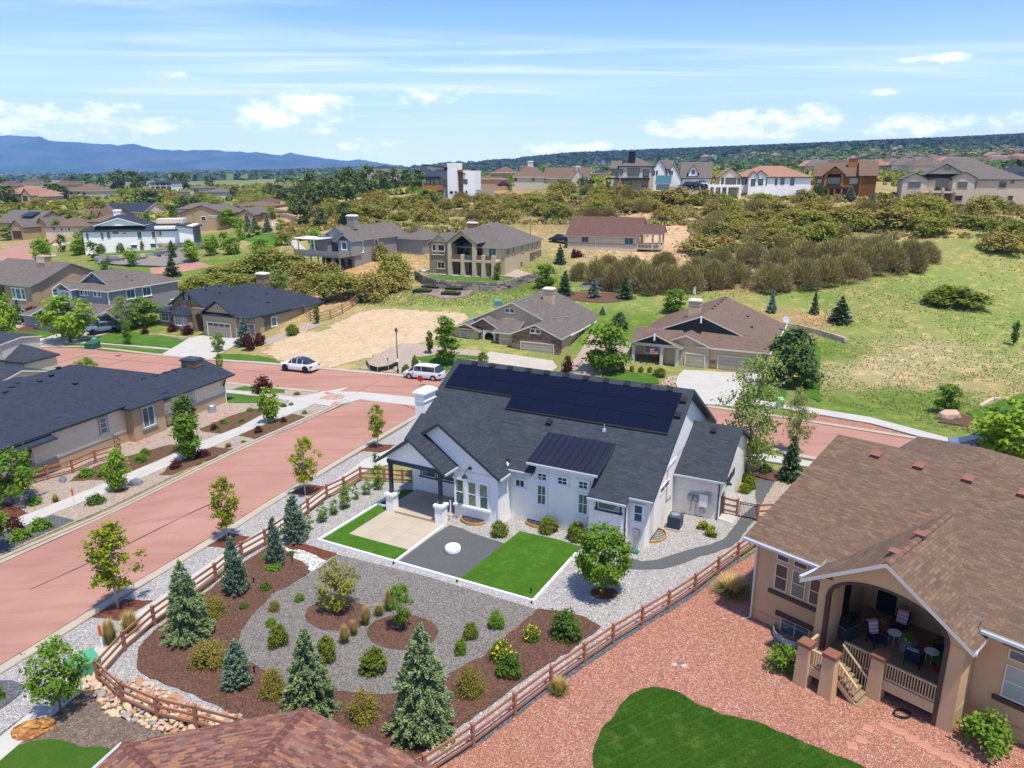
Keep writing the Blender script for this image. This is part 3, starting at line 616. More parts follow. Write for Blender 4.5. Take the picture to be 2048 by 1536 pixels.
# across the far street
sheet('sandy_lot',zJ((-80,1000),(100,1010),(200,960),(330,900),(480,880),(700,895),(900,905),(920,940),(800,1010),(700,1060),(520,1110),(300,1170),(180,1200),(0,1190),(-150,1150),(-180,1100)),SAND,.04,curve=True,rough=.8)
sheet('driveway',zH((655,850),(1000,872),(1110,880),(1060,950),(740,1137),(120,1092),(350,960),(480,880)),CONCW,.09)
sheet('driveway',zY((960,1010),(1350,1020),(1180,1080),(900,1155),(650,1225),(390,1225),(300,1180),(480,1130),(590,1090),(900,1020)),CONC,.09)
sheet('driveway',[(980,704),(1005,708),(1028,711),(1105,722),(1115,735),(1080,760),(1040,780),(900,765),(930,740),(955,720)],CONC,.09)
sheet('driveway',zM((650,925),(870,935),(960,945),(1400,962),(1480,980),(1380,1080),(1250,1180),(1150,1300),(850,1275),(620,1170),(570,1060),(590,990)),CONCW,.09)
for q in (zH((-300,860),(0,880),(425,900),(400,945),(300,1000),(0,985),(-300,960)),zH((-300,1010),(0,1020),(240,1035),(130,1085),(0,1080),(-300,1060)),zH((740,1130),(850,1075),(1080,1075),(1300,1095),(1500,1130),(1560,1180),(1300,1175),(1000,1150)),
          zY((890,1160),(1160,1090),(1420,1035),(1600,1060),(2048,1130),(1960,1220),(1500,1190)),zY((650,1225),(900,1185),(1160,1210),(1930,1265),(1820,1308),(1200,1265)),zY((-60,1050),(100,1030),(570,1020),(590,1080),(480,1125),(150,1115),(-60,1100)),zY((120,1140),(360,1155),(260,1180),(150,1165)),
          zS((-150,640),(100,610),(380,620),(560,640),(600,680),(420,650),(250,740),(120,790),(-60,720)),zM((-180,960),(0,945),(280,960),(360,975),(400,1060),(200,1060),(0,1030),(-180,1010)),
          zM((1460,1000),(1600,1080),(1700,1140),(1700,1180),(1640,1230),(1500,1240),(1350,1180),(1380,1080)),zM((1500,690),(1700,520),(1800,560),(2048,700),(2048,1250),(1900,1180),(1850,1000)),
          zP((-60,1030),(480,1050),(600,1060),(1400,1090),(1350,1120),(900,1170),(400,1140),(0,1120),(-100,1090)),zN((1180,-30),(1430,-120),(1450,60),(1250,20)),zI((560,615),(900,595),(1060,590),(900,605),(560,640)),zI((1390,500),(1440,470),(1600,480),(1660,520),(1640,560),(1540,565),(1400,520))):
    sheet('lawn',q,LAWN2,.07,rough=.25)
sheet('red_gravel_bed',zM((1640,1230),(1760,1260),(2048,1330),(2048,1410),(1900,1390),(1750,1340),(1660,1290)),G_RED,.075)
sheet('red_gravel_bed',[(1600,826),(1740,850),(1895,893),(1905,884),(2048,920),(2048,935),(1912,893),(1622,846)],G_RED,.075)
sheet('terrace',zP((-150,930),(0,960),(350,985),(740,1010),(1110,1050),(1000,1075),(700,1060),(400,1040),(0,1010),(-150,960)),CONCW,.12)
sheet('gravel_bed',zP((1200,990),(1500,930),(1700,1000),(1800,1030),(1500,1080),(1200,1040)),G_TAN,.09)
sheet('garden_patio',zP((-300,1260),(-100,1180),(300,1180),(720,1290),(700,1330),(560,1400),(250,1430),(0,1370),(-250,1320)),paint('mauve_gravel',(.24,.17,.16),.9,.15),.06,curve=True)
sheet('footpath',zI((1590,420),(1640,425),(1700,500),(1800,590),(1740,600),(1640,480),(1590,450)),CONC,.09)
sheet('footpath',zI((280,600),(290,560),(330,545),(430,540),(360,560),(310,580),(330,620),(290,625)),CONC,.09)
sheet('stone_bed',zI((560,660),(900,620),(1000,560),(1100,560),(1100,600),(1200,590),(1330,560),(1430,600),(1200,640),(950,680),(700,670)),G_GREY,.06)
sheet('mulch_bed',zS((1150,-20),(1400,-30),(1800,-20),(2050,0),(2100,40),(1800,80),(1500,60),(1250,30)),MULCH,.06,curve=True)
sheet('mulch_bed',zY((180,1040),(250,990),(490,960),(520,1000),(420,1040)),MULCH2,.08)
sheet('gravel_bed',zY((190,850),(300,880),(480,880),(500,980),(280,1010),(180,1000)),G_TAN,.06)
sheet('gravel_bed',zM((-300,560),(-100,580),(100,640),(110,860),(0,900),(-150,940),(-500,1020),(-620,950),(-450,800)),G_TAN,.055)
sheet('gravel_bed',zJ((430,1130),(560,1070),(700,1080),(840,1100),(1000,1110),(1040,1150),(820,1130),(640,1190),(560,1240),(330,1210)),G_TAN,.055,rough=.3)
sheet('gravel_bed',zH((1380,900),(1650,790),(1900,700),(2048,690),(2048,730),(1700,860),(1350,990)),G_TAN,.06)
sheet('mulch_bed',zN((1100,-40),(1230,0),(1180,30),(1050,10)),MULCH,.08)

for q in ((zG((1600,240),(1700,180),(1850,110),(1950,55))),(zG((1760,160),(1900,172),(2048,182))),(zL((420,222),(600,165),(800,112))),(zL((890,226),(1050,180),(1210,132))),([(330,930),(460,868),(600,806)]),([(60,1180),(250,1092),(430,1005)]),([(120,712),(330,728),(560,748)])):
    strip('crack_seal',q,paint('tar_seal',(.13,.075,.065),.7,.2),.07,.034 if q[0][1]>760 else .04,.01)

for pts,side in (([(-260,1252),(0,1128),(197,1040),(400,940),(560,866),(655,823),(700,801)],-1),([(-260,1490),(0,1332),(150,1240),(234,1187),(478,1040),(790,853),(836,828)],1)):
    strip('gutter_dirt',pts,paint('gutter_dirt',(.10,.085,.06),.95,.4,3,20),.05,.036,.01,side=side)
# ---------------------------------------------------------------- foliage
def leafquads(C,size,rs,up=.35,asp=.6,out=None):
    n=len(C); N=rs.normal(size=(n,3)); N[:,2]=np.abs(N[:,2])+up
    if out is not None: N+=out
    N/=np.linalg.norm(N,axis=1)[:,None]
    a=np.cross(N,rs.normal(size=(n,3))); a/=np.linalg.norm(a,axis=1)[:,None]; b_=np.cross(N,a)
    s=size*(.6+.8*rs.random(n))[:,None]
    V=np.stack([C-a*s,C-b_*s*asp,C+a*s,C+b_*s*asp],1).reshape(-1,3)
    return V
def quadF(n,off=0): return np.arange(n*4).reshape(-1,4)+off
VEG={}
def trunk_mesh(name,h,r,rs,mat,limbs=6,spread=.5,lean=.0,top=.9):
    mb=MB(); pts=[(0,0,-.15),(rs.normal()*.02*h,rs.normal()*.02*h,h*.3),(rs.normal()*.03*h+lean,rs.normal()*.03*h,h*.6),(rs.normal()*.03*h+lean,rs.normal()*.03*h,h*top)]
    mb.tube(pts,[r*1.25,r,r*.6,r*.15],7)
    for i in range(limbs):
        t=.35+.5*i/limbs; z=h*t; a=i*2.4+rs.random(); L=h*spread*(1-t*.6)
        mb.tube([(0,0,z*.95),(math.cos(a)*L*.5,math.sin(a)*L*.5,z+L*.35),(math.cos(a)*L,math.sin(a)*L,z+L*.75)],[r*.5,r*.3,r*.06],5)
    return mb.mesh(name,[mat],True)
def crown_mesh(name,seed,n,size,shape,mat,clumps=70,csz=.16,shell=.55,up=.35):
    """shape(t,a) -> radius at height fraction t; coordinates unit height 1, base of crown at z0"""
    rs=np.random.RandomState(seed); C=[]
    z0,z1,rad=shape
    k=0
    while k<clumps:
        t=rs.random(); a=rs.random()*2*math.pi; rr=rad(t,a)*(shell+(1-shell)*rs.random()) if rs.random()<.8 else rad(t,a)*rs.random()
        C.append((math.cos(a)*rr,math.sin(a)*rr,z0+(z1-z0)*t)); k+=1
    C=np.array(C); idx=rs.randint(0,clumps,n); P=C[idx]+rs.normal(size=(n,3))*csz*np.array([1,1,.75])*(.6+.7*rs.random(n))[:,None]
    o=P-np.array([0,0,(z0+z1)/2]); o/=np.linalg.norm(o,axis=1)[:,None]+1e-6
    V=leafquads(P,size,rs,up,.65,o*.9)
    return npmesh(name,V,quadF(n),[mat],None,False,uv=False)
def egg(r,lo=.25,pw=.6,seed=0):
    def f(t,a):
        b=math.sin(math.pi*min(max((t*(1-lo)+lo*.55),0.02),.98))**pw
        return r*b*(1+.16*math.sin(a*3+seed+t*5)+.1*math.sin(a*5-t*9+seed*2))
    return f
def cone(r,pw=.85,seed=0):
    return lambda t,a: r*(1-t)**pw*(1+.12*math.sin(a*4+seed+t*11))+.01
def conifer_mesh(name,seed,n,r,mats,whorls=24,per=9,droop=.25,pw=.85,leaf=.045,base=.03,tipf=.45,full=1.):
    rs=np.random.RandomState(seed); P=[];T_=[];O=[]
    wt=[]; br=[]
    for i in range(whorls):
        t=base+(1-base)*(i+rs.random()*.5)/whorls; t=min(t,.985)
        for j in range(per if t<.7 else max(4,per-3)):
            a=rs.random()*2*math.pi; L=r*(1-t)**pw*(.72+.42*rs.random())+.012
            br.append((t,a,L)); wt.append(L+.01)
    wt=np.array(wt)/sum(wt); idx=rs.choice(len(br),n,p=wt); br=np.array(br)[idx]
    s=rs.random(n)**.6; t,a,L=br[:,0],br[:,1],br[:,2]
    rr=s*L; side=rs.normal(size=n)*.16*L*(1.15-s)
    z=t+ (.10*L*s - droop*L*s*s) + rs.normal(size=n)*.012 + .25*L*np.maximum(s-.8,0)
    x=np.cos(a)*rr-np.sin(a)*side; y=np.sin(a)*rr+np.cos(a)*side
    P=np.stack([x,y,z],1); D=np.stack([np.cos(a),np.sin(a),.25+0*a],1)+rs.normal(size=(n,3))*.45; D/=np.linalg.norm(D,axis=1)[:,None]
    S=np.cross(D,np.array([0,0,1.])+rs.normal(size=(n,3))*.5); S/=np.linalg.norm(S,axis=1)[:,None]
    sz=leaf*(.6+.8*rs.random(n))[:,None]
    V=np.stack([P-D*sz*.6,P-S*sz*.33,P+D*sz,P+S*sz*.33],1).reshape(-1,3)
    mi=((s>1-tipf)&(rs.random(n)<.75)).astype(np.int32)
    return npmesh(name,V,quadF(n),mats,mi,False,uv=False)
def bush_mesh(name,seed,n,size,mat,flat=.8,clumps=40,csz=.13,stems=True,open_=.75,mat2=None,f2=.0):
    """a shrub one unit tall sitting on the ground, radius .5"""
    rs=np.random.RandomState(seed); C=[]
    while len(C)<clumps:
        p=rs.normal(size=3); p/=np.linalg.norm(p); p[2]=abs(p[2])*1.0
        q=(open_+(1-open_)*rs.random())
        wob=1+.14*math.sin(3*math.atan2(p[1],p[0])+seed)
        C.append((p[0]*.42*q*wob,p[1]*.42*q*wob,.12+p[2]*.74*q))
    C=np.array(C); idx=rs.randint(0,clumps,n); P=C[idx]+rs.normal(size=(n,3))*csz*.75; P[:,2]=np.abs(P[:,2]-.02)+.02
    o=P-np.array([0,0,.3]); o/=np.linalg.norm(o,axis=1)[:,None]+1e-6
    V=leafquads(P,size,rs,.35,.6,o)
    mi=None; mats=[mat]
    if mat2: mi=(rs.random(n)<f2).astype(np.int32)*(P[:,2]>.35); mats=[mat,mat2]
    return npmesh(name,V,quadF(n),mats,mi,False,uv=False)
def twig_mesh(name,seed,n,mat,w=.012,spread=.5,mat2=None,f2=0.):
    """bare branching shrub one unit tall: short sprays radiating through a lumpy dome"""
    rs=np.random.RandomState(seed); K=26; cc=rs.normal(size=(K,3)); cc[:,2]=np.abs(cc[:,2])*.9+.15; cc/=np.linalg.norm(cc,axis=1)[:,None]; k=rs.randint(0,K,n)
    D=cc[k]+rs.normal(size=(n,3))*.24; D[:,2]=np.abs(D[:,2]); D/=np.linalg.norm(D,axis=1)[:,None]
    rad=(.80+.2*rs.random(K))[k]*(1-.12*rs.random(n)); s0=rad*(.45+.5*rs.random(n)**.6); E_=np.array([spread,spread,1.])
    L=(.055+.07*rs.random(n))[:,None]; P=D*E_*s0[:,None]; d=D*np.array([.6,.6,1.])+rs.normal(size=(n,3))*.35+np.array([0,0,.35]); d/=np.linalg.norm(d,axis=1)[:,None]; Q=P+d*L
    s=np.cross(d,rs.normal(size=(n,3))); s/=np.linalg.norm(s,axis=1)[:,None]; s*=w
    V=np.stack([P-s,P+s,Q+s*.4,Q-s*.4],1).reshape(-1,3)
    mats=[mat]; mi=None
    if mat2: mats=[mat,mat2]; mi=(rs.random(n)<f2*(.4+1.2*np.clip(D[:,2],0,1))).astype(np.int32)
    return npmesh(name,V,quadF(n),mats,mi,False,uv=False)
def grass_mesh(name,seed,n,mats,spread=.22,lean=.45,w=.012,mi_top=.5):
    rs=np.random.RandomState(seed); a=rs.random(n)*2*math.pi; r0=rs.random(n)*spread*.45
    h=.6+.4*rs.random(n); tall=(rs.random(n)<mi_top); h=np.where(tall,h,h*.6); ln=lean*(.2+.8*rs.random(n))*np.where(tall,.55,1.)
    P=np.stack([np.cos(a)*r0,np.sin(a)*r0,0*a],1); M=P+np.stack([np.cos(a)*ln*.4,np.sin(a)*ln*.4,h*.65],1); Q=P+np.stack([np.cos(a)*ln,np.sin(a)*ln,h*(1-.25*ln)],1)
    s=np.stack([-np.sin(a),np.cos(a),0*a],1)*w
    V=np.stack([P-s,P+s,M+s,M-s,Q],1).reshape(-1,3); k=np.arange(n)*5
    F=np.concatenate([np.stack([k,k+1,k+2,k+3],1)]); F2=np.stack([k+3,k+2,k+4],1)
    Fs=[list(f) for f in F]+[list(f) for f in F2]
    mi=np.concatenate([tall.astype(int)]*2)
    return npmesh(name,V,Fs,mats,mi,False,uv=False)
# each kind: (nominal width as share of height, list of [(part name, mesh)...])
def kind(k):
    if k in VEG: return VEG[k]
    rs=np.random.RandomState(abs(hash(k))%1000 if False else sum(map(ord,k)))
    tr=lambda bark,r=.02,lim=6,sp=.42,top=.85:trunk_mesh('trunk',1.,r,rs,bark,lim,sp,0,top)
    v=[];wd=.6
    if k=='maple':        # young street maple, airy with yellow-green leaves
        wd=.52; v=[[('trunk',tr(BARKL,.012,9,.34)),('crown',crown_mesh('crown',s,2900,.0175,(.28,1.0,egg(.25,.2,.8,s)),L_MAP,62,.030,.3))] for s in (1,2,3)]
    elif k=='roundtree':
        wd=.72; v=[[('trunk',tr(BARK,.022,7,.4)),('crown',crown_mesh('crown',s,8500,.022,(.25,1.0,egg(.37,.12,.42,s)),L_GRN,120,.042,.66))] for s in (5,)]
    elif k=='loosetree':
        wd=.75; v=[[('trunk',tr(BARK,.017,8,.45)),('crown',crown_mesh('crown',s,3400,.024,(.24,1.0,egg(.37,.15,.55,s)),L_GRN,52,.055,.5))] for s in (6,7)]
    elif k=='crabapple':
        wd=.95; v=[[('trunk',tr(BARK,.022,8,.5)),('crown',crown_mesh('crown',s,3000,.026,(.22,1.0,egg(.45,.15,.5,s)),L_OLV,44,.065,.5))] for s in (8,)]
    elif k=='aspen':
        wd=.62; v=[[('trunk',tr(BARKL,.014,10,.4)),('crown',crown_mesh('crown',s,4300,.0135,(.14,1.0,egg(.29,.15,.6,s)),L_AIR,80,.042,.2))] for s in (9,10)]
    elif k=='midtree':
        wd=.72; v=[[('trunk',tr(BARK,.02,6,.42)),('crown',crown_mesh('crown',s,2600,.032,(.16,1.0,egg(.36,.12,.5,s)),m_,60,.06,.55))] for s,m_ in ((11,L_GRN),(12,L_BRT),(13,L_GRN))]
    elif k=='brighttree':
        wd=.55; v=[[('trunk',tr(BARKL,.016,6,.4)),('crown',crown_mesh('crown',s,2400,.03,(.14,1.0,egg(.28,.12,.6,s)),L_BRT,55,.055,.5))] for s in (14,15)]
    elif k=='columntree':
        wd=.38; v=[[('trunk',tr(BARK,.016,6,.25)),('crown',crown_mesh('crown',s,2400,.024,(.1,1.0,egg(.19,.12,.6,s)),m_,50,.04,.5))] for s,m_ in ((16,L_GRN),(17,L_DK))]
    elif k=='farpine':
        wd=.62; v=[[('trunk',tr(BARK,.02,5,.35)),('crown',crown_mesh('crown',s,900,.045,(.18,1.0,egg(.3,.1,.7,s)),L_PIN,26,.07,.5))] for s in (18,19,20)]
    elif k=='fartree':
        wd=.8; v=[[('trunk',tr(BARK,.02,4,.4)),('crown',crown_mesh('crown',s,700,.05,(.1,1.0,egg(.4,.15,.5,s)),m_,26,.08,.55))] for s,m_ in ((21,L_GRN),(22,L_OAKG),(23,L_DK),(24,L_BRT))]
    elif k=='spruce':     # the big near ones
        wd=.74; v=[[('trunk',tr(BARK,.018,0)),('crown',conifer_mesh('crown',s,30000,.40,[L_SPR,L_SPY],26,11,.30,.72,.022,.02,.5))] for s in (31,32)]
    elif k=='sprucey':
        wd=.74; v=[[('trunk',tr(BARK,.018,0)),('crown',conifer_mesh('crown',s,22000,.40,[L_SPR,L_SPY],22,10,.22,.78,.023,.02,.75))] for s in (33,)]
    elif k=='juniper':    # dense upright blue green juniper
        wd=.46; v=[[('trunk',tr(BARK,.018,0)),('crown',conifer_mesh('crown',s,13000,.25,[L_BLU,L_SPR],34,9,-.3,.62,.022,.01,.5))] for s in (34,35)]
    elif k=='smallspruce':
        wd=.55; v=[[('trunk',tr(BARK,.018,0)),('crown',conifer_mesh('crown',s,5000,.30,[L_SPR,L_BLU],22,8,.2,.85,.035,.02,.4))] for s in (36,)]
    elif k=='bluespruce':
        wd=.62; v=[[('trunk',tr(BARK,.018,0)),('crown',conifer_mesh('crown',s,3600,.33,[L_BLU,L_BLU],18,8,.2,.95,.05,.03,.4))] for s in (37,)]
    elif k=='greenspruce':
        wd=.62; v=[[('trunk',tr(BARK,.018,0)),('crown',conifer_mesh('crown',s,3600,.33,[L_PIN,L_SPR],18,8,.2,.9,.05,.03,.25))] for s in (38,39)]
    elif k=='pine':
        wd=.75; v=[[('trunk',tr(BARK,.02,7,.4)),('crown',crown_mesh('crown',s,5000,.028,(.06,1.0,lambda t,a:.40*(math.sin(math.pi*min(.98,t*.8+.2))**.7)*(1+.2*math.sin(3*a+6*t))),L_PIN,80,.05,.5))] for s in (40,41)]
    elif k=='farspruce':
        wd=.5; v=[[('trunk',tr(BARK,.018,0)),('crown',conifer_mesh('crown',s,900,.28,[m_,m_],12,7,.2,.9,.08,.05,.3))] for s,m_ in ((42,L_PIN),(43,L_BLU))]
    # shrubs: one mesh
    elif k=='boxwood': wd=1.1; v=[bush_mesh('shrub',s,2600,.042,L_BOX,1,60,.10,open_=.85) for s in (51,52)]
    elif k=='greenshrub': wd=1.0; v=[bush_mesh('shrub',s,2400,.045,L_GRN,1,50,.12,open_=.8) for s in (53,54)]
    elif k=='darkshrub': wd=1.0; v=[bush_mesh('shrub',s,2600,.045,L_DK,1,50,.12,open_=.8) for s in (55,)]
    elif k=='potentilla': wd=1.1; v=[bush_mesh('shrub',s,1900,.045,L_DK,1,50,.12,open_=.8,mat2=L_YEL,f2=.22) for s in (56,)]
    elif k=='looseshrub': wd=.9; v=[bush_mesh('shrub',s,1100,.05,L_GRN,1,30,.13,open_=.6) for s in (57,58)]
    elif k=='airyshrub': wd=.6; v=[crown_mesh('shrub',s,1100,.028,(.05,1.,egg(.26,.1,.6,s)),L_GRN,34,.05,.3) for s in (59,60)]
    elif k=='dogwood': wd=1.1; v=[bush_mesh('shrub',s,4600,.026,L_OLV,1,70,.12,open_=.7,mat2=L_RST,f2=.4) for s in (61,62)]
    elif k=='redbarb': wd=1.3; v=[bush_mesh('shrub',s,1100,.06,L_RED,1,30,.14,open_=.7) for s in (63,)]
    elif k=='mound': wd=1.6; v=[bush_mesh('shrub',s,900,.07,m_,1,30,.14,open_=.85) for s,m_ in ((64,L_GRN),(65,L_DK))]
    elif k=='feather': wd=.75; v=[grass_mesh('grass_clump',s,1400,[L_GBL,L_STR],.3,.5,.006,.6) for s in (66,67)]
    elif k=='tuft': wd=1.1; v=[grass_mesh('grass_clump',s,1100,[L_GBL,L_STR],.5,.7,.009,.35) for s in (68,)]
    elif k=='oakbare': wd=1.5; v=[twig_mesh('thicket',s,9500,L_TWG,.0085,.75,L_OAK,.42) for s in (71,72,73)]
    elif k=='oak': wd=1.5; v=[bush_mesh('thicket',s,3000,.034,L_OAK,1,60,.11,open_=.75,mat2=L_RST,f2=.28) for s in (74,75,76)]
    elif k=='oakgreen': wd=1.5; v=[bush_mesh('thicket',s,3000,.034,L_OAKG,1,60,.11,open_=.75,mat2=L_OAK,f2=.4) for s in (77,78)]
    elif k=='oakfar': wd=1.6; v=[bush_mesh('thicket',s,420,.085,m_,1,24,.14,open_=.75) for s,m_ in ((79,L_OAK),(80,L_OAKG),(81,L_OAK),(82,L_DK))]
    VEG[k]=(wd,v); return VEG[k]
TREEK={'maple','roundtree','loosetree','crabapple','aspen','midtree','brighttree','columntree','farpine','fartree','spruce','sprucey','juniper','smallspruce','bluespruce','greenspruce','pine','farspruce'}
prnd=random.Random(11)
def plant_at(k,p,h,w=None,label=None,cat=None,group=None,name=None,var=None,tip=0):
    wd,vs_=kind(k); m=vs_[(prnd.randrange(len(vs_)) if var is None else var%len(vs_))]
    s=h; sx=h if w is None else w/wd
    if k in ('oak','oakbare','oakgreen','oakfar','boxwood','greenshrub','darkshrub','potentilla','looseshrub','dogwood','redbarb','mound','feather','tuft','airyshrub'):
        # shrub meshes are one unit tall with radius about .5 (.55..): width given directly
        nominal={'dogwood':1.0,'oakbare':1.5,'feather':.75,'tuft':1.1,'airyshrub':.6}.get(k,1.05)
        sx=(h*wd if w is None else w)/nominal
    rz=prnd.random()*6.28
    if k in TREEK:
        o=empty(name or 'tree',p,rz,label,cat or 'tree',group,(sx,sx,s))
        for n_,me in m: link(n_,me,o)
    else:
        o=link(name or 'shrub',m,None,p,rz,(sx,sx,s)); tag(o,label,cat or 'shrub',group)
    return o
def put(k,px,yb,yt,label,wpx=None,cat=None,group=None,name=None,var=None):
    g=ground(px,yb); h=height_of(g,yt); d=g.y*cp_+(HC-g.z)*sp_
    return plant_at(k,g,h,None if wpx is None else wpx*d/FP,label,cat,group,name,var)
# ---------------------------------------------------------------- plants of the near gardens
SM='maples planted between the kerb and the fence'
put('maple',612,991,878,'young yellow-green maple in the mulch square nearest the white house porch',58,group=SM,name='maple_tree',var=0)
put('maple',453,1083,958,'young maple in the middle mulch square beside the rail fence, its crown leaning right',62,group=SM,name='maple_tree',var=1)
put('maple',238,1219,1052,'tallest young maple in the mulch square nearest the drone, by tawny grasses',105,group=SM,name='maple_tree',var=2)
put('maple',754,896,810,'smallest street maple in the mulch square near the corner and chimney',38,group=SM,name='maple_tree',var=1)
put('loosetree',122,1430,1292,'small leafy green tree on bare soil beside the green utility box',98,name='young_tree',var=0)
put('spruce',620,1428,1258,'tall pale green spruce in mulch just above the peak of the red-brown roof',112,name='spruce_tree',var=0)
put('spruce',846,1462,1250,'largest spruce, broad and blue-green, in mulch right of centre bottom',138,name='spruce_tree',var=1)
put('sprucey',378,1276,1122,'yellowish fresh spruce in mulch right beside the street-side rail fence',98,name='spruce_tree')
put('juniper',477,1372,1280,'small dense dark spruce standing alone in mulch left of the gravel curve',56,name='spruce_tree',var=0)
put('juniper',474,1188,1074,'slender blue-green juniper with a narrow top beside the rail fence',48,name='juniper_tree',var=1)
put('juniper',552,1130,1034,'narrow upright juniper between the mulch and white cobbles',36,name='juniper_tree',var=0)
put('juniper',592,1083,990,'widest blue-grey juniper in pale gravel beside the rail fence',50,name='juniper_tree',var=1)
put('crabapple',676,1222,1130,'spreading crabapple in the left round mulch bed',88,name='crabapple_tree')
put('loosetree',803,1262,1172,'thin sparse sapling in the right round mulch bed',44,name='young_tree',var=1)
put('roundtree',1206,1190,1058,'round bushy green tree on pale gravel right of the lawn',98,name='ornamental_tree')
put('aspen',1500,952,712,'tall airy multi-stem aspen behind the right end of the white house',130,name='aspen_tree',var=0)
put('aspen',1590,905,780,'yellow-green young aspen next to the dark green spruce behind the garage wing',62,name='aspen_tree',var=1)
put('greenspruce',1580,962,868,'deep green spruce by the street corner right of the white garage wing',50,name='spruce_tree',var=0)
put('pine',1580,772,660,'big dark pine at the right corner of the double-gabled neighbour house',92,name='pine_tree',var=0)
FS='upright shrubs along the inside of the rail fence'
for i,(x,b_,t,w_,l) in enumerate([(756,980,908,28,'tallest narrow shrub at the fence corner by the porch'),(733,990,958,24,'open shrub left of the tallest one by the porch'),(712,1000,966,16,'thin wispy shrub between two fuller fence shrubs'),
     (690,1018,962,32,'fullest upright shrub halfway along the fence row'),(668,1030,1000,24,'grey-green shrub below the fullest fence shrub'),(647,1044,1006,28,'rounded shrub in the lower part of the fence row'),(619,1062,1030,20,'lowest of the fence row, close beside the wide juniper')]):
    put('airyshrub',x,b_,t,l,w_,group=FS,var=i)
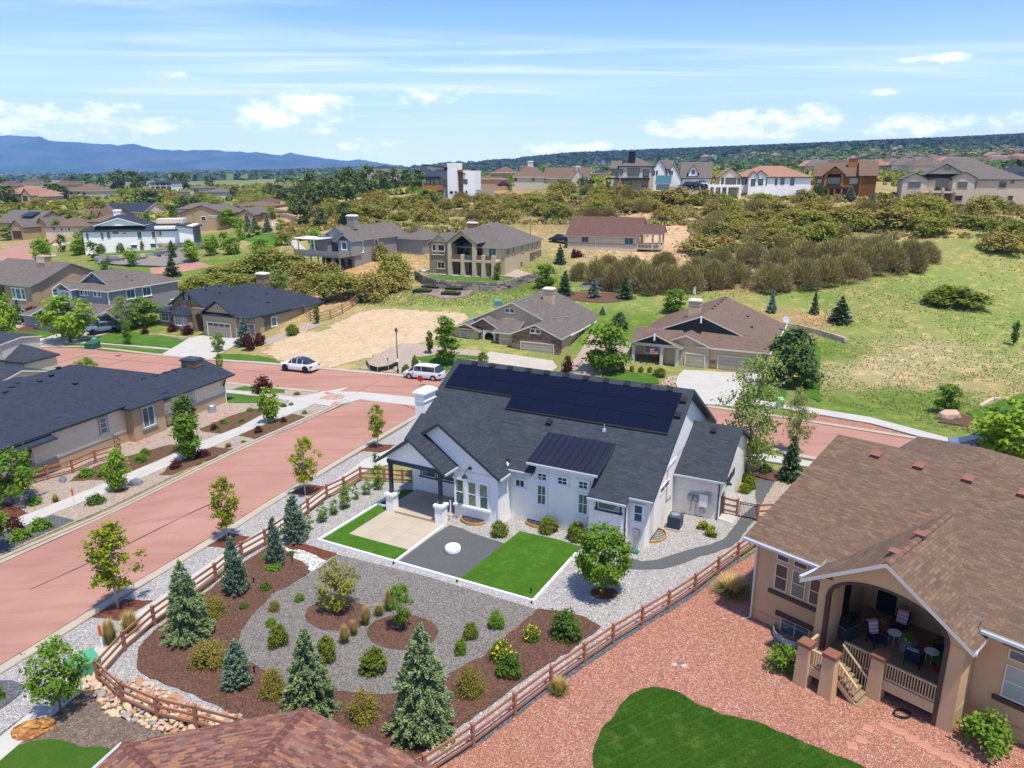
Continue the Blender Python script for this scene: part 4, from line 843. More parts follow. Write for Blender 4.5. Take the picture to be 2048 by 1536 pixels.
for x,b_,t,w_,k,l in [(998,1072,1040,38,'boxwood','round boxwood against the wall between two window wells'),(1096,1064,1030,40,'boxwood','upright leafy shrub against the wall left of the tall window'),(1153,1080,1042,42,'boxwood','broad boxwood at the wall beside the vertical siding'),
     (1406,1058,1040,24,'potentilla','yellow-flowered shrub nearer the path right of the air conditioner'),(1422,1072,1050,26,'potentilla','yellow-flowered shrub next to the dark path, nearer the drone'),
     (1496,962,945,30,'boxwood','shrub close behind the small wooden fence panel by the gate'),(1490,985,965,26,'boxwood','shrub seen through the slats of the small fence panel'),(1500,975,952,26,'boxwood','shrub under the garage windows beside the dark path'),
     (556,1292,1246,42,'boxwood','boxwood on grey gravel left of the mulch circles'),(542,1252,1235,22,'greenshrub','small shrub touching the boxwood left of the mulch circles'),(749,1344,1294,58,'boxwood','globe boxwood on grey gravel between two big spruces'),(655,1322,1268,42,'boxwood','boxwood half behind the pale green spruce'),
     (549,1222,1198,24,'dogwood','tiny olive shrub alone on grey gravel near the mulch edge'),(599,1203,1186,20,'greenshrub','smallest green shrub on grey gravel upper left'),(993,1256,1219,34,'greenshrub','bright green shrub on grey gravel nearest the lawn corner'),(940,1278,1242,32,'boxwood','olive shrub on grey gravel, upper of the pair'),(921,1309,1274,26,'greenshrub','narrow shrub on grey gravel, lower of the pair'),
     (1063,1280,1248,36,'potentilla','yellow-flowered shrub in mulch below the lawn corner'),(1134,1276,1216,62,'darkshrub','largest dark green shrub at the end of the mulch wedge by the fence'),(1004,1320,1280,50,'potentilla','heavily yellow-flowered shrub at the mulch edge'),(1019,1352,1308,50,'darkshrub','dark green shrub just below the flowering one'),
     (940,1388,1330,58,'dogwood','rust-tinged shrub in mulch right of the largest spruce'),(728,1436,1378,66,'dogwood','rust-tinged shrub in mulch between the two largest spruces'),(548,1392,1332,54,'dogwood','olive brown shrub left of the pale green spruce'),(418,1328,1278,70,'dogwood','wide olive shrub in mulch below the yellowish spruce'),(427,1232,1184,50,'dogwood','olive shrub behind the yellowish spruce'),
     (1118,1388,1350,40,'tuft','grass clump on red stone against the rail fence'),(1465,1188,1148,72,'tuft','straggly grey-brown shrub on red stone beside the tan wall'),(1562,1340,1280,62,'looseshrub','yellow-green shrub in front of the patio pier'),(1968,1500,1420,105,'looseshrub','large golden-green shrub at the bottom right by the tan wall'),
     (535,1118,1104,20,'mound','small dark cushion plant at the foot of the narrow juniper'),(548,1138,1126,34,'mound','flat green cushion plant below the first one'),(583,1110,1103,20,'mound','tiny cushion plant at the edge of the white cobbles'),(532,1180,1165,22,'mound','bright green cushion in mulch near the fence'),(488,1217,1206,20,'mound','faint green cushion in mulch beside the gravel curve'),
     (690,1288,1245,22,'feather','tawny feather grass, left of the three near the left mulch circle'),(708,1272,1236,18,'feather','short feather grass right behind the tall one'),(732,1252,1208,20,'feather','feather grass between the two mulch circles'),(758,1232,1205,22,'feather','short feather grass nearest the sapling'),(780,1222,1172,26,'feather','faded feather grass behind the sapling'),
     (222,1290,1232,34,'feather','tawny grass clump outside the fence by the white marker post'),(262,1266,1218,38,'feather','taller tawny grass clump outside the fence by the mulch square'),
     (193,1008,988,34,'mound','low green juniper in tan gravel between pavement and street'),(83,1060,1034,40,'mound','low juniper on slate gravel, right of the pair'),(42,1080,1056,38,'mound','low juniper on slate gravel, left of the pair'),
     (-4,1402,1362,26,'mound','shrub cut by the left picture edge on the slate bed'),(282,925,905,24,'greenshrub','dense globe shrub on chips, nearer the pavement'),(291,910,895,20,'greenshrub','dense globe shrub behind its twin on chips'),(352,938,918,22,'redbarb','red barberry on chips left of the street tree'),(406,914,898,30,'redbarb','broad red barberry on chips right of the street tree'),
     (517,866,850,18,'redbarb','red barberry left of the second street tree'),(567,845,833,14,'redbarb','small red barberry near the corner end of the chips'),(449,848,836,16,'mound','green cushion on chips beside the pink path'),(500,823,814,14,'mound','green cushion near the lawn behind the bright tree'),(484,845,838,12,'mound','tiny cushion in the middle of the long mulch bed'),
     (429,860,848,18,'redbarb','dark purple shrub beside the spruce at the house'),(437,866,856,10,'mound','small bright cushion beside the purple shrub'),(609,828,820,12,'mound','green cushion on gravel near the corner'),(567,815,806,14,'mound','grey-green cushion next to a boulder by the corner'),(582,812,804,10,'mound','little cushion right of the corner boulder'),
     (594,790,780,14,'tuft','pale grass tuft by the far kerb'),(112,1005,983,14,'tuft','grass tuft left of the leaning marker'),(70,1008,992,28,'mound','bluish shrub by the slate boulders'),(174,952,932,36,'looseshrub','light green perennials below the wooden rails'),(210,952,930,30,'looseshrub','leafy perennials under the first small street tree'),(30,1065,1030,36,'redbarb','red twiggy shrub in the lower left mulch'),
     (457,895,882,14,'tuft','rust-coloured tuft beside a flat boulder'),(487,885,880,10,'mound','tiny cushion beside the flat boulder'),(1487,940,920,14,'mound','small shrub in the mulch behind the garage wing'),(1530,945,925,26,'mound','low shrub in mulch beside the dark green spruce')]:
    c={'feather':'ornamental grass','tuft':'ornamental grass'}.get(k,'shrub')
    put(k,x,b_,t,l,w_,cat=c,name='ornamental_grass' if c!='shrub' else 'shrub')
# trees along the left street side
put('columntree',376,905,790,'slim dark green tree against the cream house wall',46,name='young_tree',var=1)
put('columntree',378,921,830,'street tree between the chips and pavement in front of the dark tree',48,name='young_tree',var=0)
put('brighttree',540,846,776,'bright green street tree near the corner lawn',38,name='young_tree',var=0)
put('brighttree',236,983,900,'thin light green street tree beside the orange-topped marker',42,name='young_tree',var=1)
put('loosetree',28,1010,905,'leafy tree at the left edge by the end of the wooden rails',100,name='young_tree',var=0)
put('loosetree',-25,1110,1000,'tree cut by the left picture edge in the lower mulch bed',90,name='young_tree',var=1)
put('redbarb',527,787,750,'purple-leaved plum near the far kerb at the corner',42,cat='tree',name='plum_tree')
put('brighttree',440,742,706,'small tree behind the chimney of the cream house',14,name='young_tree',var=1)
put('midtree',172,745,716,'rounded yellow-green tree behind the cream house roof',34,name='young_tree')
# ---------------------------------------------------------------- house kit
WM={}
def window_mesh(w,h,nx,ny,fr,trim,tm,fm):
    """frame round an opening centred on the origin, facing -y; returns (frame mesh, pane mesh)"""
    k=(round(w,2),round(h,2),nx,ny,fr,trim,tm.name,fm.name)
    if k in WM: return WM[k]
    f=MB(); a,b=w/2,h/2; t=.05
    if trim>0:
        f.box(-a-trim,-a,-.07,.02,-b,b,1); f.box(a,a+trim,-.07,.02,-b,b,1); f.box(-a-trim-.04,a+trim+.04,-.09,.02,b,b+trim,1); f.box(-a-trim-.07,a+trim+.07,-.13,.02,-b-trim,-b,1)
    f.box(-a,-a+t,-.05,.02,-b,b); f.box(a-t,a,-.05,.02,-b,b); f.box(-a+t,a-t,-.05,.02,-b,-b+t); f.box(-a+t,a-t,-.05,.02,b-t,b)
    for i in range(1,nx): x=-a+w*i/nx; f.box(x-.018,x+.018,-.045,.02,-b+t,b-t)
    for j in range(1,ny): z=-b+h*j/ny; f.box(-a+t,a-t,-.047,.021,z-.02,z+.02)
    p=MB(); p.box(-a+t*.8,a-t*.8,-.02,.01,-b+t*.8,b-t*.8)
    WM[k]=(f.mesh('window',[fm,tm]),p.mesh('pane',[GLASS])); return WM[k]
PANE={}
def win(par,face,a,c,z,w,h,nx=1,ny=2,g=None,trim=.1,tm=None,fm=None,name='window',label=None):
    """face f/b: wall v=c at u=a; r/l: wall u=c at v=a; z centre"""
    fm=fm or WTRIM; tm=tm or fm
    F_,P_=window_mesh(w,h,nx,ny,0,trim,tm,fm)
    loc,rz={'f':((a,c,z),0),'b':((a,c,z),math.pi),'r':((c,a,z),math.pi/2),'l':((c,a,z),-math.pi/2)}[face]
    o=link(name,F_,par,loc,rz); tag(o,label)
    g=g or GLASS
    if (P_.name,g.name) not in PANE:
        q=P_.copy(); q.materials.clear(); q.materials.append(g); PANE[(P_.name,g.name)]=q
    link('pane',PANE[(P_.name,g.name)],o)
    return o
class House:
    def __init__(s,name,label,p,deg,cat='house',group=None):
        s.o=empty(name,p,R(deg),label,cat,group); s.p=Vector(p); s.deg=deg
    def wall(s,mat,*boxes,name='wall',label=None,polys=()):
        for b in boxes: o=MB().box(*b).part(name,[mat],s.o,label)
        for poly,vec in polys: o=MB().ext(poly,vec).part(name,[mat],s.o,label)
        return o
    def roofpoly(s,mat,polys,t=.2,fm=None,name='roof',label=None):
        mb=MB()
        for p in polys: mb.slab(p,t,0,1)
        return mb.part(name,[mat,fm or NAVY],s.o,label)
    def gable(s,u0,u1,v0,v1,zt,slope,axis,wm,rm,fm,oh=.45,ohg=.35,z0=-1.5,t=.18,walls=True,name='roof',gm=None):
        """block of walls with a gable roof; axis 'u' = ridge along u"""
        if axis=='u':
            vm=(v0+v1)/2; hz=zt+slope*(vm-v0); lo=zt-slope*oh
            A=[(u0-ohg,v0-oh,lo),(u1+ohg,v0-oh,lo),(u1+ohg,vm,hz),(u0-ohg,vm,hz)]; B_=[(u0-ohg,vm,hz),(u1+ohg,vm,hz),(u1+ohg,v1+oh,lo),(u0-ohg,v1+oh,lo)]
            tri=[(u0,v0,zt-.05),(u0,v1,zt-.05),(u0,vm,hz-.2)]; vec=(u1-u0,0,0)
        else:
            um=(u0+u1)/2; hz=zt+slope*(um-u0); lo=zt-slope*oh
            A=[(u0-oh,v0-ohg,lo),(um,v0-ohg,hz),(um,v1+ohg,hz),(u0-oh,v1+ohg,lo)]; B_=[(um,v0-ohg,hz),(u1+oh,v0-ohg,lo),(u1+oh,v1+ohg,lo),(um,v1+ohg,hz)]
            tri=[(u0,v0,zt-.05),(um,v0,hz-.2),(u1,v0,zt-.05)]; vec=(0,v1-v0,0)
        A=[(a,b,c+.04) for a,b,c in A]; B_=[(a,b,c+.04) for a,b,c in B_]
        if walls:
            s.wall(wm,(u0,u1,v0,v1,z0,zt))
            s.wall(gm or wm,polys=[([(a,b,c) for a,b,c in tri],vec)],name='gable')
        s.roofpoly(rm,[A,B_],t,fm,name)
        return hz
    def hip(s,u0,u1,v0,v1,zt,slope,wm,rm,fm,oh=.45,z0=-1.5,walls=True,name='roof',hu0=True,hu1=True,hv=False):
        U0,U1,V0,V1=u0-oh,u1+oh,v0-oh,v1+oh; lo=zt-slope*oh+.04; h=min((U1-U0),(V1-V0))/2; hz=lo+slope*h
        if (U1-U0)>=(V1-V0):
            r0=(U0+(h if hu0 else 0),(V0+V1)/2,hz); r1=(U1-(h if hu1 else 0),(V0+V1)/2,hz)
            P=[[(U0,V0,lo),(U1,V0,lo),r1,r0],[(U1,V1,lo),(U0,V1,lo),r0,r1],[(U1,V0,lo),(U1,V1,lo),r1],[(U0,V1,lo),(U0,V0,lo),r0]]
        else:
            r0=((U0+U1)/2,V0+(h if hu0 else 0),hz); r1=((U0+U1)/2,V1-(h if hu1 else 0),hz)
            P=[[(U0,V0,lo),r0,r1,(U0,V1,lo)],[(U1,V0,lo),(U1,V1,lo),r1,r0],[(U0,V0,lo),(U1,V0,lo),r0],[(U1,V1,lo),(U0,V1,lo),r1]]
        mb=MB()
        for p in P:
            if len(p)==4: mb.add(p,[(0,1,2,3)],0)
            else: mb.add(p,[(0,1,2)],0)
        mb.box(U0,U1,V0,V1,lo-.2,lo+.003,1)
        mb.part(name,[rm,fm],s.o)
        if walls: s.wall(wm,(u0,u1,v0,v1,z0,zt))
        return hz
    def part(s,mb,name,mats,label=None,kind=None,smooth=False): return mb.part(name,mats if isinstance(mats,list) else [mats],s.o,label,kind,smooth)
    def chimney(s,u,v,w,d,z0,z1,mat,cap=None,capm=None):
        mb=MB(); mb.box(u-w/2,u+w/2,v-d/2,v+d/2,z0,z1); mb.box(u-w/2-.06,u+w/2+.06,v-d/2-.06,v+d/2+.06,z1-.55,z1-.47)
        o=s.part(mb,'chimney',mat); c=MB(); c.box(u-w/2-.14,u+w/2+.14,v-d/2-.14,v+d/2+.14,z1,z1+.14); c.frus(u-w/2-.04,u+w/2+.04,v-d/2-.04,v+d/2+.04,z1+.14,z1+.3,.12)
        c.part('chimney_cap',[capm or mat],o); return o
    def vents(s,pts,mat=None,sz=.3,tilt=0.):
        mb=MB(); mb.frus(-sz/2,sz/2,-sz/2,sz/2,-.06,.13,.03); mb.box(-sz/2-.05,sz/2+.05,-sz/2-.07,sz/2+.03,.13,.16); me=mb.mesh('roof_vent',[mat or BLK])
        for p in pts: link('roof_vent',me,s.o,p,(tilt,0,0))
    def garage(s,face,a,c,z0,w,h,mat,tm,n=4,cols=8,lites=False):
        mb=MB(); t=.14; mb.box(-w/2-t,-w/2,-.09,.02,0,h+t); mb.box(w/2,w/2+t,-.09,.02,0,h+t); mb.box(-w/2,w/2,-.09,.02,h,h+t)
        loc,rz={'f':((a,c,z0),0),'r':((c,a,z0),math.pi/2),'l':((c,a,z0),-math.pi/2)}[face]
        o=link('garage_door',mb.mesh('garage_door',[tm]),s.o,loc,rz)
        q=MB(); q.box(-w/2,w/2,-.03,.01,.0,h/n-.015)
        for i in range(cols//2): x=-w/2+(i+.5)*w/(cols//2); q.box(x-w/cols*.86,x+w/cols*.86,-.045,-.03,.07,h/n-.09)
        me=q.mesh('door_panel',[mat])
        for j in range(n): link('door_panel',me,o,(0,0,j*h/n))
        if lites:
            g=MB(); 
            for i in range(cols//2): x=-w/2+(i+.5)*w/(cols//2); g.box(x-w/cols*.7,x+w/cols*.7,-.055,-.04,h*(n-1)/n+.12,h-.14)
            link('door_window',g.mesh('door_window',[GLASS]),o)
        return o
    def gutter(s,runs,mat=None,r=.07):
        for a,b in runs:
            mb=MB(); d=Vector(b)-Vector(a); L=d.length; mb.box(0,L,-.07,.07,-.12,0); o=mb.obj('gutter',[mat or GUT],s.o,loc=a,rot=math.atan2(d.y,d.x))
    def post(s,u,v,z0,z1,w,mat,name='post'): mb=MB(); mb.box(u-w/2,u+w/2,v-w/2,v+w/2,z0,z1); return s.part(mb,name,mat)
# ---------------------------------------------------------------- the white house with solar panels
WHO=Vector((-1.141,44.70,-1.275)); WHD=-27.7
h=House('white_farmhouse','white stucco house with charcoal roof and rooftop solar panels in the middle',WHO,WHD)
zm=lambda v:3.55+.58*(v-.9)
h.wall(WHITE,(-3.05,.35,0,3,-1.2,3.45),(.35,2.2,1.57,4,-1.2,3.55),(2.2,6.2,1.57,4.0,-1.2,4.35),(6.2,9.7,1.3,3,-1.5,3.3))
h.wall(WHITE,polys=[([(-7.9,2.25,-1.5),(-7.9,16.3,-1.5),(-7.9,16.3,3.95),(-7.9,9.13,8.05),(-7.9,2.25,4.1)],(17.6,0,0))])
h.wall(WHITE,polys=[([(-3.05,0,3.4),(.35,0,3.4),(.3,0,3.62),(-3.95,0,6.4),(-5.5,0,5.35),(-5.5,0,3.6)],(0,3,0))],name='gable')
h.wall(WBATT,(6.25,8.66,.8,1.35,-1.4,3.27),name='board_wall')
# cladding on the right gable: board and batten above a band
h.wall(WBATT,polys=[([(9.7,4.2,4.05),(9.7,14.1,4.05),(9.7,14.1,5.05),(9.7,9.13,7.95),(9.7,4.2,5.1)],(.03,0,0))],name='gable_cladding')
b=MB(); b.box(9.7,9.76,2.2,7.5,3.85,4.05); h.part(b,'trim_band',WTRIM)
h.roofpoly(SH_N,[[(-8.3,1.8,zm(1.8)),(.3,1.8,zm(1.8)),(.3,1.15,zm(1.15)),(2.1,1.15,zm(1.15)),(2.1,1.9,zm(1.9)),(6.25,1.9,zm(1.9)),(6.25,.4,zm(.4)),(8.76,.4,zm(.4)),(8.76,.9,zm(.9)),(10.25,.9,zm(.9)),(10.25,9.13,zm(9.13)),(-8.3,9.13,zm(9.13))],
                 [(-8.3,9.13,zm(9.13)),(10.25,9.13,zm(9.13)),(10.25,16.9,zm(9.13)-.58*7.77),(-8.3,16.9,zm(9.13)-.58*7.77)]],.24)
zg=lambda u:6.6-.67*abs(-3.95-u)
h.roofpoly(SH_N,[[(-3.95,-.42,6.6),(.65,-.42,zg(.65)),(.65,.9,zg(.65)),(-3.95,6.2,6.6)],[(-5.62,-.42,zg(-5.62)),(-3.95,-.42,6.6),(-3.95,6.2,6.6),(-7.73,1.8,zg(-7.73)),(-5.62,1.8,zg(-5.62))]],.24,label='front gable roof')
# porch
h.roofpoly(SH_N,[[(-8.15,-1.75,3.72),(-5.42,-1.75,5.7),(-5.42,3.2,5.7),(-8.15,1.9,3.72)],[(-5.42,-1.75,5.7),(-2.68,-1.75,3.72),(-2.68,-.02,3.72),(-5.42,2.9,5.7)]],.2,label='porch roof')
h.wall(WBATT,polys=[([(-7.45,-1.3,3.78),(-3.35,-1.3,3.78),(-3.35,-1.3,3.95),(-5.42,-1.3,5.45),(-7.45,-1.3,4.0)],(0,.12,0))],name='porch_gable')
b=MB(); b.box(-7.5,-3.05,-1.34,-1.14,3.5,3.79); b.box(-7.5,-7.3,-1.14,2.25,3.5,3.79); b.box(-3.28,-3.06,-1.14,0,3.5,3.79); h.part(b,'porch_beam',NAVY)
for cu in (-7.27,-3.32):
    b=MB(); b.box(cu-.11,cu+.11,-1.36,-1.14,1.35,3.5); q=h.part(b,'porch_column',NAVY)
    c=MB(); c.box(cu-.3,cu+.3,-1.55,-.95,-1.,1.2); c.box(cu-.38,cu+.38,-1.63,-.87,1.2,1.36); c.part('column_base',[WHITE],q)
b=MB(); b.box(-8.0,-3.06,2.21,2.25,-.6,3.6); h.part(b,'lap_siding',WSIDE)
# chimney on the left gable
h.chimney(-8.4,4.75,.8,1.5,-1.5,6.75,WHITE,capm=WTRIM)
# metal roof over the tall windows
mb=MB(); mb.slab([(1.85,.95,4.50),(6.68,.95,4.50),(6.68,4.25,5.47),(1.85,4.25,5.47)],.16,0,0); q=h.part(mb,'metal_roof',[NAVY])
STM=paint('dark_standing_seam_steel',(.022,.024,.040),.38,.05,metal=.35)
mb=MB(); mb.slab([(0,0,0),(.47,0,0),(.47,3.2,.94),(0,3.2,.94)],.03); mb.slab([(-.015,0,.05),(.018,0,.05),(.018,3.2,.99),(-.015,3.2,.99)],.05); me=mb.mesh('roof_panel',[STM])
for i in range(10): link('roof_panel',me,q,(1.9+i*.475,1.0,4.545))
h.wall(WHITE,polys=[([(2.2,1.57,4.3),(2.2,4.2,4.3),(2.2,4.2,5.25),(2.2,1.57,4.5)],(4.0,0,0))],name='dormer_wall')
# windows
for a in (-2.61,-1.66,-.78): win(h.o,'f',a,0,1.89,.64,1.76,1,2,GGR,.0)
b=MB(); b.box(-3.1,-.3,-.08,.02,2.78,2.93); b.box(-3.12,-.28,-.12,.02,.86,1.0); b.box(-3.02,-2.94,-.07,.02,1.,2.78); b.box(-2.28,-1.99,-.07,.02,1.,2.78); b.box(-1.33,-1.11,-.07,.02,1.,2.78); b.box(-.45,-.37,-.07,.02,1.,2.78); h.part(b,'window_surround',WTRIM)
for (a,z0,a1,z1,nx,ny,g) in ((.74,2.37,1.41,2.9,2,1,GLASS),(2.33,3.15,3.0,3.65,2,2,GLASS),(2.34,1.45,2.96,2.81,2,2,GGR),(3.75,3.13,4.43,3.65,2,2,GLASS),(5.2,3.13,5.84,3.65,2,2,GLASS),(5.22,1.43,5.86,2.78,2,2,GGR)):
    win(h.o,'f',(a+a1)/2,1.57,(z0+z1)/2,a1-a,z1-z0,nx,ny,g,.11)
win(h.o,'f',7.52,.8,2.72,1.4,.55,1,1,GGR,.12,NAVY,WTRIM); win(h.o,'f',9.25,1.3,2.39,.56,1.12,1,2,GBL,.1)
win(h.o,'r',5.1,9.7,2.75,1.9,.5,2,1,GLASS,0)
win(h.o,'f',-6.55,2.21,1.75,1.2,.8,1,1,GBL,.09,NAVY,WTRIM); win(h.o,'f',-4.9,2.21,1.75,1.9,.8,1,1,GBL,.09,NAVY,WTRIM)
# wing on the right
h.wall(WSIDE,(9.7,12.75,7.5,16.3,-1.6,3.05))
h.wall(WSIDE,polys=[([(9.9,7.5,3.0),(9.9,16.3,3.0),(9.9,11.9,5.02)],(2.85,0,0))],name='gable')
h.wall(WBATT,(9.72,12.76,7.47,7.5,1.95,3.0),name='board_wall')
h.roofpoly(SH_N,[[(9.74,7.1,2.98),(13.12,7.1,2.98),(13.12,11.9,5.25),(9.74,11.9,5.25)],[(9.74,11.9,5.25),(13.12,11.9,5.25),(13.12,16.75,2.98),(9.74,16.75,2.98)]],.2,label='wing roof')
for v in (9.75,10.7,11.65): win(h.o,'r',v,12.75,1.98,.62,.5,1,1,GLASS,0,NAVY,NAVY)
b=MB(); b.box(12.75,12.79,7.95,8.9,-.5,1.6); h.part(b,'side_door',NAVY)
h.gutter([((-3.0,.0,0),(0,0,0))][:0]+[((6.25,.36,3.2),(8.76,.36,3.2)),((8.76,.86,3.5),(10.25,.86,3.5)),((9.76,7.06,2.95),(13.1,7.06,2.95)),((1.85,.9,4.48),(6.68,.9,4.48)),((.3,1.1,3.66),(2.1,1.1,3.66)),((.69,-.42,3.5),(.69,.9,3.5)),((-2.64,-1.7,3.7),(-2.64,-.1,3.7))],GUT)
for (u,v,z1) in ((.3,-.05,3.3),(8.62,.75,3.1),(12.7,7.44,2.9),(-3.0,-.6,1.4)):
    b=MB(); b.tube([(u,v,z1),(u,v,-.35),(u+.12,v-.25,-.5)],.045,6); h.part(b,'downspout',WTRIM if u<1 else NAVY)
b=MB(); b.tube([(9.74,5.6,5.3),(9.74,5.6,1.6),(9.74,6.9,1.45)],.03,5); h.part(b,'conduit',METAL)
# solar panels on the front slope
mb=MB(); SOL=glassmat('solar_cells',(.006,.009,.022)); pw=1.735; ph=1.03; dz=.58*ph
mb.slab([(.012,.012,.0),(pw-.012,.012,0),(pw-.012,ph-.012,dz-.01),(.012,ph-.012,dz-.01)],.045); me=mb.mesh('solar_panel',[SOL])
gl=MB()
for i in range(1,6): x=pw*i/6; gl.slab([(x-.004,.03,.021),(x+.004,.03,.021),(x+.004,ph-.03,dz+.0),(x-.004,ph-.03,dz+.0)],.01)
gme=gl.mesh('cell_line',[paint('faint_cell_line',(.02,.025,.05),.4)])
for r_,(u0,n,st) in enumerate(((-2.05,7,1.672),(-7.75,10,pw),(-7.75,10,pw))):
    for i in range(n):
        u=u0+i*st if r_ else u0+i*1.667; v=5.42+r_*1.04
        o=link('solar_panel',me,h.o,(u,v,zm(v)+.17)); o.scale=((1.66/pw) if not r_ else 1,1,1)
rail=MB(); rail.slab([(-7.75,6.38,zm(6.38)+.12),(-2.1,6.38,zm(6.38)+.12),(-2.1,6.47,zm(6.47)+.14),(-7.75,6.47,zm(6.47)+.14)],.1); rail.slab([(-2.1,5.34,zm(5.34)+.12),(9.65,5.34,zm(5.34)+.12),(9.65,5.42,zm(5.42)+.14),(-2.1,5.42,zm(5.42)+.14)],.1); h.part(rail,'panel_rail',BLK)
h.vents([(-6.5+i*1.52,8.78,zm(8.78)+.05) for i in range(11)]+[(9.85,8.1,zm(8.1)+.05),(9.85,6.9,zm(6.9)+.05),(1.6,4.9,zm(4.9)+.05),(11.3,11.2,4.95)],BLK,.33,math.atan(.58))
b=MB(); b.lathe([(.16,zm(5.0)-.05),(.12,zm(5.)+.12),(.05,zm(5.)+.16),(.05,zm(5.)+.42)],(5.5,5.0),10); h.part(b,'plumbing_vent',METAL)
# barn lamp
b=MB(); b.tube([(-1.78,0,3.72),(-1.8,-.25,3.78),(-1.9,-.42,3.6),(-1.95,-.45,3.42)],.025,6); b.lathe([(.04,3.42),(.06,3.36),(.19,3.2),(.2,3.17)],(-1.95,-.45),12); b.lathe([(.11,3.64),(.11,3.80)],(-1.78,-.03),10); h.part(b,'barn_lamp',BLK)
b=MB(); b.tube([(12.79,8.9,2.35),(13.05,8.9,2.42),(13.08,8.9,2.3)],.025,6); b.lathe([(.04,2.3),(.06,2.26),(.17,2.12)],(13.08,8.9),12); h.part(b,'barn_lamp',BLK)
# meters and boxes
b=MB(); b.box(10.7,11.05,7.3,7.47,1.15,1.6); b.lathe([(.13,1.3),(.13,1.31)],(10.9,7.25),10); b.tube([(10.87,7.3,1.38),(10.87,7.18,1.38)],.14,12); h.part(b,'electric_meter',METAL)
b=MB(); b.box(11.1,11.4,7.32,7.47,1.1,1.55); b.tube([(11.25,7.32,1.33),(11.25,7.2,1.33)],.12,12); h.part(b,'electric_meter',METAL)
b=MB(); b.box(11.5,12.05,7.27,7.47,.9,1.75); h.part(b,'inverter_box',WTRIM)
b=MB(); b.box(11.5,11.85,7.36,7.47,.35,.7); h.part(b,'junction_box',METAL)
for pts in ([(11.75,7.4,1.75),(11.9,7.35,2.0),(12.15,7.35,2.0),(12.2,7.4,1.2)],[(11.25,7.42,1.1),(11.25,7.42,-.3)],[(10.9,7.42,1.1),(10.9,7.42,.3)],[(10.9,7.4,1.75),(12.3,7.4,1.8)]):
    b=MB(); b.tube(pts,.03,6); h.part(b,'conduit',METAL)
b=MB(); b.box(9.0,9.4,1.1,1.3,.85,1.35); b.tube([(9.1,1.2,.9),(9.1,1.15,-.5)],.03,6); b.tube([(9.35,1.2,.9),(9.35,1.15,.1)],.03,6); h.part(b,'gas_meter',METAL)
def H2W(h,u,v,z=0.): 
    a=R(h.deg); c,s_=math.cos(a),math.sin(a); return Vector((h.p.x+u*c-v*s_,h.p.y+u*s_+v*c,h.p.z+z))
wh=h
# ---- objects round the white house
def flat(name,pts,mat,z,t=.1,kind='structure'):
    mb=MB(); mb.slab([H2W(wh,u,v,z) for u,v in pts],t); o=mb.obj(name,[mat]); tag(o,kind=kind); return o
PZ=.0
mb=MB()
J=[(-7.7,-5.35),(-5.4,-5.35),(-3.06,-5.35),(-7.75,-3.4),(-5.4,-3.4),(-3.06,-3.4)]
pat=empty('patio',H2W(wh,-5.4,-2,-.05),R(WHD)); tag(pat,kind='structure')
def slab_at(u0,u1,v0,v1,z): 
    b=MB(); b.box(u0+5.4,u1+5.4,v0+2,v1+2,-.25,z+.05); return b.obj('paving_slab',[CONCP],pat)
for u0,u1 in ((-7.7,-6.17),(-6.16,-4.62),(-4.61,-3.07)):
    for v0,v1 in ((-5.35,-3.42),(-3.41,-1.47)): slab_at(u0,u1,v0,v1,.02)
    for v0,v1 in ((-1.46,.38),(.39,2.2)): slab_at(u0,u1,v0,v1,.16)
flat('turf_strip',[(-8.66,-6.9),(-2.92,-6.9),(-2.92,-5.36),(-7.71,-5.36),(-7.71,-1.1),(-8.66,-1.1)],TURF,.05,.3)
flat('turf_strip',[(-8.66,-.98),(-7.71,-.98),(-7.95,2.2),(-8.66,2.0)],TURF,.05,.3)
flat('crushed_stone_patio',[(-2.80,-6.9),(1.52,-6.8),(1.8,-1.85),(.6,-1.75),(-.8,-1.6),(-1.6,-1.35),(-2.65,-1.3),(-2.78,-3)],G_RUB,.03,.3)
flat('lawn',[(1.53,-6.9),(6.16,-6.9),(6.2,-.1),(4.5,.1),(1.85,.0)],TURF,.06,.3)
b=empty('white_timber_edging',H2W(wh,0,0),R(WHD),'low white timber edging round the turf, patio and stone square','edging')
for n_,(u0,u1,v0,v1) in enumerate(((-8.8,-2.9,-7.05,-6.92),(-2.89,1.5,-7.05,-6.92),(1.51,6.29,-7.05,-6.92),(6.17,6.29,-6.91,-1.1),(-8.78,-8.67,-6.91,-.2),(-2.92,-2.8,-6.91,-1.7),(-8.66,-7.6,-1.08,-.98))):
    m_=MB(); m_.box(u0,u1,v0,v1,-.75,.16); m_.obj('edging_board',[WTRIM],b)
for u in (-2.9,1.5,6.2): m_=MB(); m_.box(u-.04,u+.04,-7.12,-7.06,-.3,.12); m_.obj('metal_strap',[BLK],b)
b=MB(); c=H2W(wh,-.55,-4.25); b.lathe([(.47,0),(.5,.08),(.49,.3),(.43,.39),(.2,.41)],(0,0),20); o=b.obj('fire_pit_cover',[paint('white_vinyl_cover',(.78,.78,.77),.6,.1,6,20,.8)],loc=(c.x,c.y,c.z+.03),smooth=True); tag(o,'round fire pit under a white cover on the crushed stone square','fire pit')
